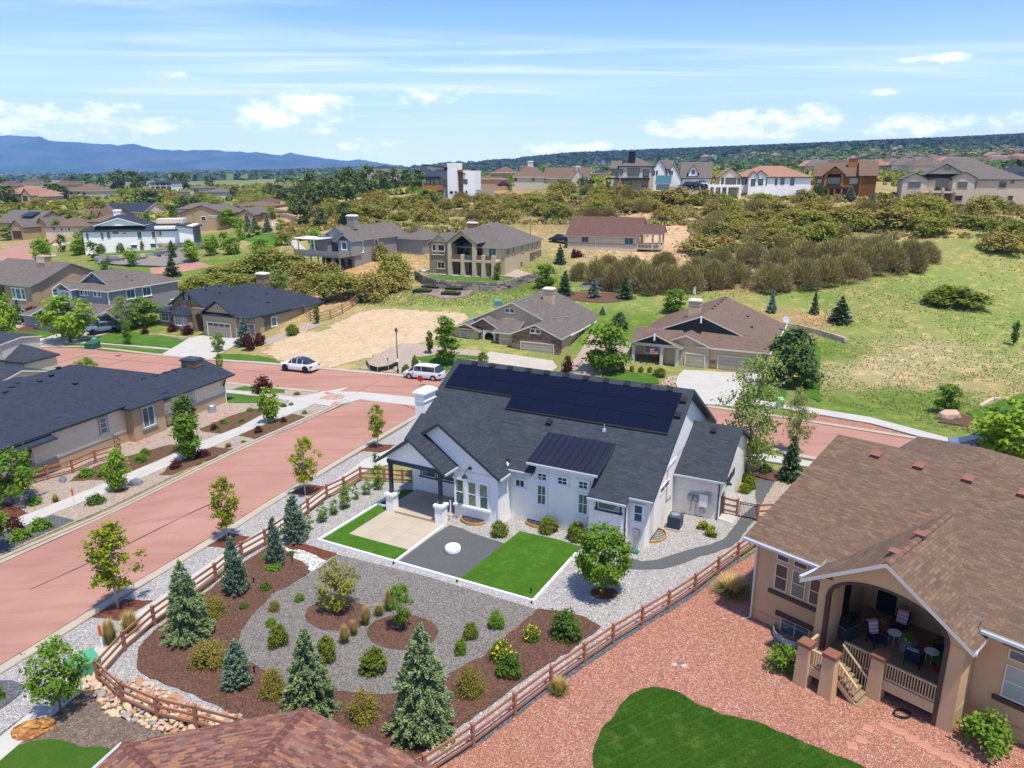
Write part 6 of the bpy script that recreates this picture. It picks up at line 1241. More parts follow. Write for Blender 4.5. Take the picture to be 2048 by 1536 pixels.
for a,w_ in ((-12.3,.8),(-10.8,1.4)): win(h.o,'f',a,.45,4.9,w_,1.2,1,1,GLASS,.1,TAN,WTRIM); win(h.o,'f',a,.45,3.9,w_,.5,2,1,GLASS,.1,TAN,WTRIM)
win(h.o,'f',-10.9,.45,1.6,1.5,1.2,2,1,GLASS,.1,TAN,WTRIM)
for a,w_ in ((-7.6,1.6),(-5.5,1.4),(-3.2,1.2),(-1.1,1.4)): b=MB(); b.box(a-w_/2,a+w_/2,2.94,3.0,-.4,1.9); h.part(b,'glazed_door',GLASS)
for v in (4.6,7.6): win(h.o,'r',v,1.2,4.3,.8,1.2,1,2,GLASS,.1,TAN,WTRIM)
win(h.o,'r',12.6,1.2,4.2,1.1,1.4,2,1,GLASS,.1,TAN,WTRIM)
for v in (16,18.6,21.6): win(h.o,'r',v,1.2,4.3,.6,1.3,1,2,GLASS,.1,TAN,WTRIM)
win(h.o,'r',12.0,1.2,.9,1.2,1.3,2,1,GLASS,.1,TAN,WTRIM); win(h.o,'r',20.2,1.28,1.2,1.2,1.1,2,1,GLASS,.1,TAN,WTRIM); h.chimney(-7.6,8,1.8,1.,6,9.1,STONE2,capm=LTRIM); h.vents([(-6.8,6,7.9),(-6.2,5,7.5),(-5.8,7.5,8.3),(-4.8,9.5,8.7)],METAL,.28)
# grey house with deck
h=House('grey_deck_house','grey house with long wooden deck and white pergola in the middle distance',spot(710,531,155),-30)
h.gable(-9,0,0,17.5,5.3,.52,'v',GREYD,SH_G,GTRIM,z0=-3); h.gable(-3.2,.3,-1.2,2,5.2,.6,'v',GREYD,SH_G,GTRIM,oh=.3,z0=2,gm=NAVY); h.gable(-9.2,-6.,-1.2,2,5.2,.5,'v',GREYD,SH_G,GTRIM,oh=.3,z0=2)
h.hip(0,7,14,22,4.8,.5,GREYD,SH_G,GTRIM,z0=-2); DKG=paint('weathered_grey_wood',(.24,.23,.22),.85,.2)
b=MB(); b.box(-12.5,-0.1,-4.4,0,1.9,2.15); q=h.part(b,'deck_floor',DKG)
m_=MB(); m_.box(-.12,.12,-.025,.025,2.15,3.15); me=m_.mesh('deck_board',[DKG])
for i in range(46): link('deck_board',me,q,(-12.4+i*.272,-4.4,0))
for i in range(16): link('deck_board',me,q,(-.12,-4.25+i*.272,0),math.pi/2)
for u in (-12.2,-10,-8,-6,-4,-2,-.2): h.post(u,-4.2,-3,1.9,.22,DKG)
for u,v in ((-11.5,-4),(-11.5,-.4),(-7,-4),(-7,-.4)): h.post(u,v,2.1,5.3,.2,WTRIM,'pergola_post')
b=MB(); b.box(-12.3,-5.6,-4.6,0,5.3,5.45); h.part(b,'pergola_roof',WTRIM)
for a,w_ in ((-5.2,2.4),): b=MB(); b.box(a-w_/2,a+w_/2,-.06,0,2.3,4.5); h.part(b,'glazed_door',GLASS)
for a,w_ in ((-7.5,2.0),(-4,2.4),(-1.3,1)): b=MB(); b.box(a-w_/2,a+w_/2,-.06,0,-1,1.2); h.part(b,'glazed_door',GLASS)
win(h.o,'f',-1.5,-1.2,4.0,1.3,1.5,1,1,GBL,.12,WTRIM,WTRIM)
for v in (2.2,7.0): win(h.o,'r',v,0,3.6,.9,2.2,1,2,GBL,.14,WTRIM,WTRIM)
win(h.o,'r',14.6,0,4.3,.9,.9,1,1,GLASS,.14,WTRIM,WTRIM); h.chimney(-3.6,4,2.0,1.2,7,9.6,GREYD,capm=WTRIM)
# maroon roofed house
h=House('maroon_roof_house','beige house with maroon roof above the bare scrub oaks',spot(1273,502,165),-20)
h.gable(-15.6,0,0,12.5,3.15,.58,'u',BEIGE,SH_M,GTRIM,z0=-4.5,ohg=.5); b=MB(); b.box(-15.6,0,-.05,0,1.2,1.45); h.part(b,'band_course',TAUPE)
h.gable(0,5.0,1.0,6.5,3.9,.55,'u',BEIGE,SH_M,GTRIM,walls=False,ohg=.4); h.wall(BEIGE,polys=[([(4.8,1.0,3.9),(4.8,6.5,3.9),(4.8,3.75,5.3)],(.12,0,0))],name='gable')
for u,v in ((4.7,1.2),(4.7,6.2),(3.2,1.2)): h.post(u,v,-4,3.9,.4,BEIGE,'column')
b=MB(); b.box(0,5.2,.4,6.8,.3,.6); h.part(b,'balcony_floor',TAUPE); h.wall(BEIGE,(-.1,.05,0,12.4,-4,3.4))
m_=MB(); m_.box(-.03,.03,-.03,.03,.6,1.5); me=m_.mesh('baluster',[LTRIM])
for i in range(17): link('baluster',me,h.o,(.1+i*.3,.45,0))
b=MB(); b.box(0,5.1,.4,.5,1.45,1.55); h.part(b,'handrail',LTRIM); b=MB(); b.box(.05,.1,1.6,4.2,.6,2.8); h.part(b,'glazed_door',GLASS)
win(h.o,'f',-11.6,0,2.3,1.5,1.5,2,1,GLASS,.12,TAUPE,WTRIM); win(h.o,'f',-1.75,0,2.1,1.9,1.9,2,1,GBL,.12,TAUPE,WTRIM)
for a in (-7.5,-5): win(h.o,'f',a,0,2.95,1.0,.35,1,1,GLASS,.08,TAUPE,TAUPE)
b=MB(); b.tube([(-9.2,-.05,3.1),(-9.2,-.05,-3.)],.07,6); h.part(b,'downspout',LTRIM)
for i in range(3): b=MB(); b.box(5.3+i*.5,5.8+i*.5,1.0,2.2,-.2-i*.6,-.05-i*.6); h.part(b,'stair_tread',LTRIM)
# ---- ridge houses
class Far(House):
    def __init__(s,name,label,px,py,d,deg=-10,cat='house'):
        House.__init__(s,name,label,spot(px,py,d),deg,cat); s.k=d/FP/math.cos(R(deg)); s.kz=d/FP; s.px=px; s.py=py
    def U(s,x): return (x-s.px)*s.k
    def Z(s,y): return (s.py-y)*s.kz
    def blk(s,x0,x1,y0,y1,v0,v1,m,name='wall'): return s.wall(m,(s.U(x0),s.U(x1),v0,v1,s.Z(y0),s.Z(y1)),name=name)
    def wn(s,x0,x1,y0,y1,v=0,g=None,nx=1,ny=1,fm=None,tm=None,trim=.08): return win(s.o,'f',s.U((x0+x1)/2),v,s.Z((y0+y1)/2),s.U(x1)-s.U(x0),s.Z(y0)-s.Z(y1),nx,ny,g or GLASS,trim,tm or fm or BLK,fm or BLK)
    def gb(s,x0,x1,ye,yr,v0,v1,axis,wm,rm,fm,z0=-2,**k):
        zt=s.Z(ye); half=(v1-v0)/2 if axis=='u' else (s.U(x1)-s.U(x0))/2
        return s.gable(s.U(x0),s.U(x1),v0,v1,zt,(s.Z(yr)-zt)/half,axis,wm,rm,fm,z0=z0,**k)
    def hp(s,x0,x1,ye,yr,v0,v1,wm,rm,fm,z0=-2,**k):
        zt=s.Z(ye); half=min((v1-v0)/2,(s.U(x1)-s.U(x0))/2)+.45
        return s.hip(s.U(x0),s.U(x1),v0,v1,zt,(s.Z(yr)-zt)/half,wm,rm,fm,z0=z0,**k)
WOODO=paint('orange_wood_cladding',(.38,.16,.045),.6,.2)
h=Far('modern_white_house','modern white house with tall blank tower and orange timber panels on the ridge',866,396,250,-12)
h.blk(852,895,400,345,0,9,GREYW); h.blk(897,916,400,331,-1,5,WSIDE,'tower'); h.blk(915,930,392,343,1,7,WOODO,'timber_wall'); h.blk(926,948,392,345,0,8,WHITE); h.blk(856,888,356,338,.5,8,WHITE)
for x0,x1,y0,y1,v in ((857,862,352,343,.5),(873,880,352,343,.5),(881,887,352,343,.5),(854,861,372,362,0),(862,868,372,361,0),(870,880,372,360,0),(881,887,371,360,0),(890,894,374,362,0),(918,922,375,361,1),(927,934,369,361,0),(902,904,387,383,-1),(905,907,387,383,-1),(912,914,387,383,-1),(860,866,392,384,0),(875,882,392,384,0),(918,922,388,383,1),(931,933,386,382,0)): h.wn(x0,x1,y0,y1,v)
b=MB(); b.slab([(h.U(849),-1.6,h.Z(333)),(h.U(898),-1.6,h.Z(339)),(h.U(898),9,h.Z(339)),(h.U(849),9,h.Z(333))],.3); h.part(b,'roof',BLK); b=MB(); b.slab([(h.U(915),-.6,h.Z(344)),(h.U(931),-.6,h.Z(350)),(h.U(931),8,h.Z(350)),(h.U(915),8,h.Z(344))],.3); h.part(b,'roof',NAVY)
b=MB(); b.box(h.U(846),h.U(881),-2.2,0,h.Z(359),h.Z(356)); h.part(b,'canopy',BLK); b=MB(); b.box(h.U(850),h.U(888),-2.4,0,h.Z(381),h.Z(372)); h.part(b,'balcony',WOODO); b=MB(); b.box(h.U(840),h.U(926),-1,-.5,-3,-.1); b.box(h.U(950),h.U(985),.5,1,-2,h.Z(380)); h.part(b,'retaining_wall',CONCP)
h=Far('long_beige_house','long beige house with pale brown hipped roofs behind a row of trees on the ridge',1060,374,290,-10)
h.hp(1022,1086,354,331,0,16,BEIGE,SH_P,LTRIM); h.gb(1086,1168,356,338,2,12,'u',BEIGE,SH_P,LTRIM); h.gb(1140,1168,356,338,-4,6,'v',BEIGE,SH_P,LTRIM); h.hp(985,1024,346,335,2,14,BSTUC,SH_B,LTRIM); h.hp(958,1012,358,348,0,12,BSTUC,SH_B,LTRIM); h.chimney(h.U(1056),6,2,1.5,h.Z(345),h.Z(327),LTRIM); h.chimney(h.U(1149),5,2,1.2,h.Z(345),h.Z(337),LTRIM)
for x in (1112,1117,1064,1030): h.wn(x,x+4,363,356,0 if x<1080 else 2)
h=Far('white_farmhouse_mansion','large white farmhouse with black chimney and dark pergola on the ridge',1262,377,232,-10)
h.hp(1238,1303,334,318,0,14,CREAMP,SH_G,BLK); h.gb(1223,1240,339,325,2,12,'u',CREAMP,SH_G,BLK); h.gb(1302,1324,337,322,0,14,'v',WHITE,SH_G,BLK); h.gb(1318,1338,340,324,2,12,'u',WHITE,SH_G,BLK); h.chimney(h.U(1261),2,2.,1.4,h.Z(330),h.Z(309),BLK)
for x0,x1,y0,y1 in ((1225,1234,353,344),(1240,1245,350,341),(1255,1276,352,339),(1284,1294,355,342),(1300,1305,352,344),(1308,1310,351,344),(1248,1262,375,362),(1283,1292,374,364)): h.wn(x0,x1,y0,y1,-.1 if x0<1300 else 0,None,2 if x1-x0>8 else 1)
for x0,x1 in ((1214,1240),(1242,1296)): 
    b=MB(); b.box(h.U(x0),h.U(x1),-4,0,h.Z(360),h.Z(357)); h.part(b,'pergola_roof',BLK)
    for x in (x0+2,x1-2): b=MB(); b.box(h.U(x)-.15,h.U(x)+.15,-3.8,-3.5,-1,h.Z(360)); h.part(b,'pergola_post',WOODO)
h=Far('white_barn_garage','white barn garage with grey roof, dormer and three doors on the ridge',1360,380,225,-14)
h.gb(1360,1415,356,328,0,12,'u',WHITE,SH_G,BLK); h.gb(1331,1360,356,332,-1,10,'v',WHITE,SH_G,BLK,ohg=.2); h.gb(1374,1390,345,333,0,6,'v',WHITE,SH_N,BLK,z0=h.Z(354)); h.wn(1339,1345,351,344,-1); h.wn(1380,1384,350,343,0)
for x in (1370,1385,1399): h.wn(x,x+11,379,365,0,GLASS,1,3,BLK)
h=Far('greenhouse','glass greenhouse beside the white barn on the ridge',1325,380,224,-14,'greenhouse')
h.gb(1314,1338,366,353,-2,4,'u',GBL,GBL,METAL,z0=0)
for i in range(8): h.post(h.U(1314)+i*.5,-2.05,0,h.Z(366),.06,METAL,'glazing_bar')
h=Far('tile_roof_house','white house with red-brown tile roof and white terrace on the ridge',1510,389,218,-10)
h.hp(1475,1612,355,334,2,16,WHITE,TERRA,BLK); h.gb(1443,1482,355,339,0,12,'v',BEIGE,TERRA,BLK); h.gb(1495,1512,355,345,-1.5,6,'v',WHITE,TERRA,BLK,oh=.3); h.gb(1507,1527,352,344,-.5,8,'v',WHITE,TERRA,BLK,oh=.3)
for x0,x1,y0,y1,v in ((1446,1450,370,358,0),(1454,1473,371,358,0),(1476,1480,370,358,0),(1486,1495,370,358,2),(1500,1507,372,360,-1.5),(1514,1522,371,360,-.5),(1528,1531,372,360,2),(1547,1550,371,359,2),(1557,1563,370,359,2),(1575,1581,371,359,2),(1588,1594,385,381,2)): h.wn(x0,x1,y0,y1,v)
h.blk(1420,1480,375,371,-5,0,WHITE,'terrace_slab')
for x in (1422,1432,1444,1455,1478): h.post(h.U(x),-4.8,-2,h.Z(375),.5,WHITE,'column')
b=MB(); b.ext([(h.U(1386),-4,h.Z(392)),(h.U(1420),-4,h.Z(392)),(h.U(1420),-4,h.Z(379)),(h.U(1386),-4,h.Z(386))],(0,.3,0)); h.part(b,'terrace_wall',WHITE)
h=Far('orange_stucco_house','orange stucco house with brown roof, corbelled chimney and arched balcony on the ridge',1717,392,222,-22)
h.gb(1640,1719,354,330,2,16,'u',OCHRE,SH_B,DKB,walls=True); h.wall(OCHRE,(0,4,-3,19,-2,h.Z(353))); h.gable(-.2,4,-3,19,h.Z(353),.37,'u',OCHRE,SH_B,DKB,ohg=.5)
h.gb(1656,1690,351,336,-1.5,8,'v',OCHRE,SH_B,DKB,walls=False,oh=.3); arch_wall(h,h.U(1657),h.U(1689),-1.4,h.Z(373),h.Z(349),OCHRE,h.U(1673),1.9,h.Z(358)); mb=MB(); mb.ext([(h.U(1657),-1.4,h.Z(351)),(h.U(1689),-1.4,h.Z(351)),(h.U(1673),-1.4,h.Z(339))],(0,.3,0)); h.part(mb,'gable',OCHRE)
b=MB(); b.box(h.U(1657),h.U(1700),-1.5,2,h.Z(378),h.Z(375)); h.part(b,'balcony_floor',DKB)
for x in (1658,1666,1676,1688): h.post(h.U(x),-1.2,-2,h.Z(376),.5,STONE,'column')
m_=MB(); m_.box(-.03,.03,-.03,.03,h.Z(376),h.Z(370)); me=m_.mesh('baluster',[DKB])
for i in range(14): link('baluster',me,h.o,(h.U(1659)+i*.33,-1.3,0))
h.wn(1645,1653,369,360,2,GPALE,2,1,DKB); h.wn(1700,1713,369,359,2,GPALE,3,2,LTRIM); h.wn(1662,1684,370,357,2,GLASS)
for v,z,w_,hh in ((3.2,h.Z(363),1.3,1.6),(10.5,h.Z(364),4.0,1.6),(6.2,h.Z(386),1.4,1.),(8.2,h.Z(386),1.4,1.),(14.5,h.Z(359),.8,1.)): win(h.o,'r',v,4.0,z,w_,hh,3 if w_>3 else 2,1,GPALE,.12,DKB,LTRIM)
h.chimney(h.U(1703),7,2.4,1.2,h.Z(342),h.Z(323),OCHRE,capm=DKB)
h=Far('beige_ridge_house','pale beige two-storey ridge house with grey roof and stone pillars, far right',1942,414,206,-18)
h.hp(1850,2030,361,332,2,19,BEIGE,SH_G,NAVY); h.gb(1822,1863,361,350,0,8,'v',BEIGE,SH_G,NAVY); h.gb(1906,1942,358,348,0,8,'v',BEIGE,SH_G,NAVY); h.gb(1862,1926,352,333,1.5,9,'v',BEIGE,SH_G,NAVY,walls=False); h.wall(BEIGE,polys=[([(h.U(1862),1.6,h.Z(352)),(h.U(1926),1.6,h.Z(352)),(h.U(1894),1.6,h.Z(335))],(0,.2,0))],name='gable')
for x0,x1,y0,y1,v in ((1832,1853,379,366,0),(1832,1849,401,391,0),(1914,1930,379,366,0),(1912,1925,403,392,0),(1943,1948,378,366,2),(1985,1996,378,366,2),(2002,2008,370,364,2),(1940,1946,404,393,2),(1979,1987,402,392,2),(2003,2010,402,392,2),(1891,1901,346,339,1.5),(1880,1902,384,363,2),(1868,1878,408,392,2),(1882,1900,408,392,2)): h.wn(x0,x1,y0,y1,v,None,2,1,GTRIM,TAUPE,.12)
b=MB(); b.box(h.U(1850),h.U(1912),-2,2,h.Z(388),h.Z(385)); h.part(b,'balcony_floor',BEIGE)
for x in (1851,1869,1889,1908): h.post(h.U(x),-1.8,h.Z(385),h.Z(378),.6,BEIGE,'pier'); h.post(h.U(x),-1.8,-2,h.Z(388),.8,STONE2,'pillar')
m_=MB(); m_.box(-.03,.03,-.03,.03,h.Z(385),h.Z(379)); me=m_.mesh('baluster',[BLK])
for i in range(24): link('baluster',me,h.o,(h.U(1852)+i*.33,-1.8,0))
h=Far('blue_black_roof_house','house with wide blue-black roof behind the beige one at the right edge',2040,386,250,-12)
h.hp(1985,2110,362,333,0,22,BEIGE,SH_NB,LTRIM); h.gb(2025,2060,362,347,-5,4,'v',BEIGE,SH_NB,LTRIM)
# ---- the left middle distance
h=Far('white_hillside_house','white house with dark roof and triangular pediment above a stone bank',245,507,185,12)
h.hp(180,306,461,433,0,13,WHITE,SH_NB,NAVY,z0=-4); h.gb(203,290,452,438,-.35,6,'v',WHITE,SH_NB,WTRIM,walls=False,oh=.2,ohg=.25); h.wall(WHITE,polys=[([(h.U(203),-.2,h.Z(453)),(h.U(290),-.2,h.Z(453)),(h.U(246),-.2,h.Z(439))],(0,.2,0))],name='pediment')
h.blk(306,352,510,456,1,10,WHITE); h.blk(352,378,510,455,0,9,WHITE); h.blk(306,355,460,443,4,9,CREAMP); b=MB(); b.slab([(h.U(345),-.5,h.Z(451)),(h.U(382),-.5,h.Z(458)),(h.U(382),10,h.Z(458)),(h.U(345),10,h.Z(451))],.3); h.part(b,'roof',SH_N); b=MB(); b.slab([(h.U(306),.5,h.Z(463)),(h.U(348),.5,h.Z(463)),(h.U(348),4,h.Z(452)),(h.U(306),4,h.Z(452))],.2); h.part(b,'metal_roof',STM)
h.wall(STONEG,(h.U(377.5),h.U(378)+.1,0,9,-1,h.Z(462)),name='stone_wall'); h.chimney(h.U(229),8,1.6,1.2,h.Z(440),h.Z(428),WHITE)
for x0,x1,y0,y1 in ((185,190,479,466),(211,216,479,465),(222,228,477,464),(232,244,469,464),(250,257,469,466),(276,284,479,465),(302,309,478,465),(314,318,474,465),(262,273,498,490),(297,308,497,488)): h.wn(x0,x1,y0,y1,0 if x0<306 else 1,GBL,1,2 if y0-y1>9 else 1,WTRIM,None,.06)
h=Far('dark_modern_house','olive modern house with grey low-pitched roofs in the left distance',430,462,235,-8)
h.gb(355,460,430,413,0,14,'v',BSTUC,SH_G,NAVY,z0=-3); h.hp(325,372,422,411,8,22,BEIGE,SH_G,NAVY,z0=-3); h.hp(455,540,426,416,2,14,BSTUC,SH_G,NAVY,z0=-3); h.gb(489,522,428,419,-3,6,'v',BSTUC,SH_G,NAVY,z0=-3)
for x0,x1,y0,y1 in ((404,414,443,434),(420,428,436,433),(431,439,436,433),(355,359,443,433),(449,460,436,433)): h.wn(x0,x1,y0,y1,0,GLASS,1,1,WTRIM)
h=Far('brown_gable_house','brown house with two gables and dark garage at the left, solar panels on its roof',60,472,240,-20)
h.gb(-40,58,448,426,2,16,'u',BSTUC,SH_G,DKB,z0=-3); h.gb(44,76,452,440,-4,8,'v',BSTUC,SH_G,DKB,z0=-3); h.gb(66,92,450,437,2,10,'v',BSTUC,SH_G,DKB,z0=-3); h.garage('f',h.U(60),-4.05,-.5,4,2.4,DKB,BSTUC)
b=MB(); b.slab([(h.U(12),4,h.Z(436)),(h.U(42),4,h.Z(436)),(h.U(42),7.5,h.Z(428)),(h.U(12),7.5,h.Z(428))],.1); h.part(b,'solar_panel',SOL)
h=Far('brown_hip_house','low beige house with brown roof left of the white hillside house',160,478,232,5)
h.hp(98,178,453,437,0,12,BEIGE,SH_P,NAVY,z0=-3); h.hp(165,224,446,434,5,16,BEIGE,SH_P,NAVY,z0=-3)
for x in (112,126,140): h.wn(x,x+5,462,456,0,GLASS,1,1,WTRIM)
h=Far('yellow_gable_house','small house with cream-yellow gable and grey roof in the left distance',225,430,300,-20)
h.gb(206,232,420,409,0,14,'v',CREAMP,SH_NB,LTRIM,z0=-3); h.gb(228,280,424,408,4,16,'u',BEIGE,SH_NB,LTRIM,z0=-3)
h=Far('brown_cottage','brown-roofed house with twin gables in the left distance',195,437,290,-15); h.gb(152,222,432,420,2,12,'u',BSTUC,SH_B,DKB,z0=-3); h.gb(186,205,433,421,-2,6,'v',BSTUC,SH_B,DKB,z0=-3); h.gb(205,222,434,422,-2,6,'v',BSTUC,SH_B,DKB,z0=-3)
h=Far('brown_hipped_house','brown house with red centre roof behind the olive modern house',510,425,300,-10); h.hp(462,548,412,405,0,14,BSTUC,SH_P,DKB,z0=-3); h.hp(485,525,407,399,8,20,BSTUC,SH_M,DKB,z0=-3); h.gb(480,500,420,412,-4,4,'v',BSTUC,SH_B,DKB,z0=-3)
h=Far('pink_tile_house','peach house with pale tile roof and gabled balcony at the far left',70,405,390,-15); h.hp(-20,60,388,374,2,20,PEACH,TERRA,LTRIM,z0=-3); h.gb(56,78,390,378,-4,8,'v',PEACH,TERRA,DKB,z0=-3); h.hp(74,92,392,385,0,12,PEACH,TERRA,LTRIM,z0=-3); h.wn(60,70,402,392,-4)
h=Far('beige_far_house','beige house with brown hip roof among pines in the far left',160,396,430,-10); h.hp(132,190,382,368,0,18,BEIGE,SH_P,LTRIM,z0=-3)
for x in (140,155,168): h.wn(x,x+6,390,385,0,GLASS,1,1,WTRIM)
h=Far('modern_far_house','two-level modern house with wide flat eaves among pines in the far left',318,378,520,0); h.hp(300,344,367,361,0,16,WHITE,SH_NB,BLK,z0=-3); h.hp(284,304,372,368,2,14,WHITE,SH_N,BLK,z0=-3)
for x0,x1 in ((303,310),(312,320),(322,332),(334,342)): h.wn(x0,x1,371,366,-.05); h.wn(x0,x1,378,373,-.05)
h=Far('prairie_modern_house','low modern house with wide grey hip roofs in the left distance',400,392,430,0); h.hp(376,412,377,372,4,16,BEIGE,SH_G,NAVY,z0=-3); h.hp(405,458,385,377,0,14,BEIGE,SH_G,NAVY,z0=-3); h.hp(346,380,385,380,6,14,BEIGE,SH_G,NAVY,z0=-3); h.wn(384,392,386,380,3.9)
h=Far('solar_far_house','grey-roofed house with solar panels far behind the driveway',565,386,600,-8); h.hp(537,590,378,370,0,16,BSTUC,SH_G,LTRIM,z0=-3); b=MB(); b.slab([(h.U(540),-.3,h.Z(377)),(h.U(556),-.3,h.Z(377)),(h.U(556),5,h.Z(371)),(h.U(540),5,h.Z(371))],.15); h.part(b,'solar_panel',SOL)
for i,(x,y,d,w_,rf,l) in enumerate(((120,374,520,34,SH_M,'red-roofed house behind pines at the far left'),(55,372,560,30,SH_M,'dark red roof at the far left edge behind trees'),(5,376,520,24,SH_M,'red roof touching the left picture edge'),(760,344,420,50,SH_NB,'grey-blue roof peeking over the pines left of the white tower'),(1200,352,520,30,SH_NB,'white house with dark roof far behind the long beige house'),(1405,395,0,0,0,''),(1180,357,700,30,TERRA,'reddish house far behind the farmhouse'),(1355,362,420,40,TERRA,'salmon-coloured roof beside the tile roof house'),(1628,378,330,22,TERRA,'brick red house between the tile roof and orange houses'),(578,336,2600,40,WHITE,'long white building far off on the plain'))):
    if not d: continue
    h=Far('distant_house',l,x,y,d,-10)
    if d>2000: h.o.location.z=T(h.p.x,h.p.y)
    h.hp(x-w_/2,x+w_/2,y-6,y-13 if rf is not WHITE else y-7,0,14 if d<900 else 30,CREAMP if i%2 else PEACH,rf,LTRIM,z0=-4)
# ---------------------------------------------------------------- tan neighbour with the covered patio
h=House('tan_patio_house','tan stucco house with brown roof and arched covered patio at the right',(12.451,34.115,-1.255),-48); nh=h
zr=lambda v:4.66+.335*(v+.5)
h.wall(TAN,(-.1,3.95,0,17.5,-1.2,4.55),(3.95,9.95,3.7,17.5,-1.2,4.55),(9.95,19,0,17.5,-1.2,4.55)); h.wall(TAN,polys=[([(-.1,0,4.5),(-.1,17.5,4.5),(-.1,8.9,7.7)],(19,0,0))],name='gable')
b=MB(); b.box(-.13,3.9,-.03,0,.55,.6); b.box(9.9,19,-.03,0,.7,.75); h.part(b,'foundation_line',BSTUC)
h.roofpoly(SH_P if False else SH_B,[[(-.6,-.5,zr(-.5)),(3.4,-.5,zr(-.5)),(3.4,.0,zr(0)),(10.0,.0,zr(0)),(10.0,-.5,zr(-.5)),(19.5,-.5,zr(-.5)),(19.5,8.9,zr(8.9)),(-.6,8.9,zr(8.9))],[(-.6,8.9,zr(8.9)),(19.5,8.9,zr(8.9)),(19.5,18.3,zr(-.5)),(-.6,18.3,zr(-.5))]],.22,LTRIM)
h.roofpoly(SH_B,[[(3.15,-1.95,4.42),(6.7,-1.95,6.68),(6.7,6.2,6.68),(3.15,-.3,4.42)],[(6.7,-1.95,6.68),(10.35,-1.95,4.3),(10.35,-.3,4.3),(6.7,6.2,6.68)]],.2,LTRIM,label='patio gable roof')
h.hip(.4,9.4,10.8,19.6,5.3,.37,TAN,SH_B,LTRIM,z0=-1); h.hip(12.5,20,10,19,6.6,.4,TAN,SH_B,LTRIM,z0=-1)
# ridge caps on the patio gable
m=MB(); m.slab([(-.16,0,-.06),(0,0,.02),(0,.26,.04),(-.16,.26,-.04)],.015); m.slab([(0,0,.02),(.16,0,-.06),(.16,.26,-.04),(0,.26,.04)],.015); RCAP=[m.mesh('ridge_cap',[paint('cap_'+str(i),c,.9,.2)]) for i,c in enumerate(((.15,.085,.055),(.20,.11,.07),(.13,.08,.055)))]
for i in range(31): link('ridge_cap',RCAP[i*7%3],h.o,(6.7,-1.95+i*.26,6.71))
m=MB(); m.box(0,.26,-.14,.14,-.03,.015); CC=m.mesh('ridge_cap',[SH_B])
# patio arch
n=14; mb=MB(); au,ah,az=6.82,2.38,3.95; rise=1.25
def ell(i,k=1.): t=math.pi*i/n; return au+ah*k*math.cos(t),az+rise*k*math.sin(t)
for i in range(n):
    x0,z0=ell(i); x1,z1=ell(i+1); top=lambda x:min(6.45,6.5-.64*abs(x-6.75))
    mb.ext([(x1,-1.5,z1),(x0,-1.5,z0),(x0,-1.5,top(x0)),(x1,-1.5,top(x1))],(0,.45,0))
mb.box(3.9,4.44,-1.5,-1.05,3.9,4.7); mb.box(9.2,9.95,-1.5,-1.05,3.9,4.5); h.part(mb,'arch_wall',TAN)
b=MB(); b.frus(3.85,4.44,-1.5,-.0,-1.,4.0,.02); h.part(b,'patio_column',TAN); b=MB(); b.frus(9.2,9.97,-1.55,-.02,-1.,4.0,.03); h.part(b,'patio_column',TAN)
mb=MB()
for i in range(n):
    x0,z0=ell(i); x1,z1=ell(i+1); X0,Z0=ell(i,1.075); X1,Z1=ell(i+1,1.075); mb.ext([(x1,-1.56,z1),(x0,-1.56,z0),(X0,-1.56,Z0),(X1,-1.56,Z1)],(0,.2,0))
mb.box(9.2,9.38,-1.57,-1.37,-.2,3.95); mb.box(4.26,4.44,-1.57,-1.37,1.2,3.95); h.part(mb,'arch_trim',DKB)
b=MB(); b.box(4.3,9.3,-1.5,3.7,.75,1.13); b.box(4.1,5.6,-3.0,-1.51,.75,1.12); q=h.part(b,'deck_floor',DECK)
b=MB(); b.box(7.0,9.25,-1.56,-1.50,.62,1.1); b.box(4.4,5.2,-3.06,-3.0,.68,1.12); b.box(9.7,9.97,-1.3,0,.6,1.1); h.part(b,'deck_fascia',WOODT)
for u,v in ((4.28,-2.98),(5.42,-2.95),(6.86,-1.5)):
    b=MB(); b.frus(u-.32,u+.32,-.32+v,.32+v,-.6,2.03,.06); q=h.part(b,'patio_pier',TAN); c=MB(); c.box(u-.31,u+.31,v-.31,v+.31,2.03,2.2); c.frus(u-.31,u+.31,v-.31,v+.31,2.2,2.26,.08); c.part('pier_cap',[paint('rust_brown_concrete',(.22,.09,.055),.8,.15)],q)
bal=MB(); bal.box(-.02,.02,-.02,.02,0,.72); BAL=bal.mesh('baluster',[WOODT])
def railing(a,b_,n_,hh=.72):
    a=Vector(a); b_=Vector(b_); d=b_-a; L=math.hypot(d.x,d.y); m=MB()
    for k,(z,w_) in enumerate(((hh,.055),(.0,.03))): m.ext([(0,-w_,z-.03),(0,w_,z-.03),(0,w_,z+.03),(0,-w_,z+.03)],(L,0,d.z))
    o=m.obj('handrail',[WOODT],h.o,loc=a,rot=math.atan2(d.y,d.x))
    for i in range(n_): t=(i+.5)/n_; link('baluster',BAL,o,(L*t,0,d.z*t),None,(1,1,hh/.72))
railing((4.58,-3.0,1.2),(5.12,-3.0,1.2),5); railing((7.15,-1.52,1.2),(9.2,-1.52,1.2),18); railing((4.2,-2.7,1.2),(4.2,-1.5,1.2),8); railing((5.3,-1.48,1.2),(6.6,-1.48,1.2),11,.8); railing((9.85,-1.35,1.15),(9.85,0,1.15),9,.8)
railing((5.35,-2.72,1.15),(6.55,-2.72,.1),9,.85); railing((5.35,-1.72,1.15),(6.55,-1.72,.1),9,.85)
for i in range(6): b=MB(); b.box(5.55+i*.19,5.85+i*.19,-2.7,-1.75,1.0-i*.19,1.05-i*.19); h.part(b,'stair_tread',DECK)
b=MB()
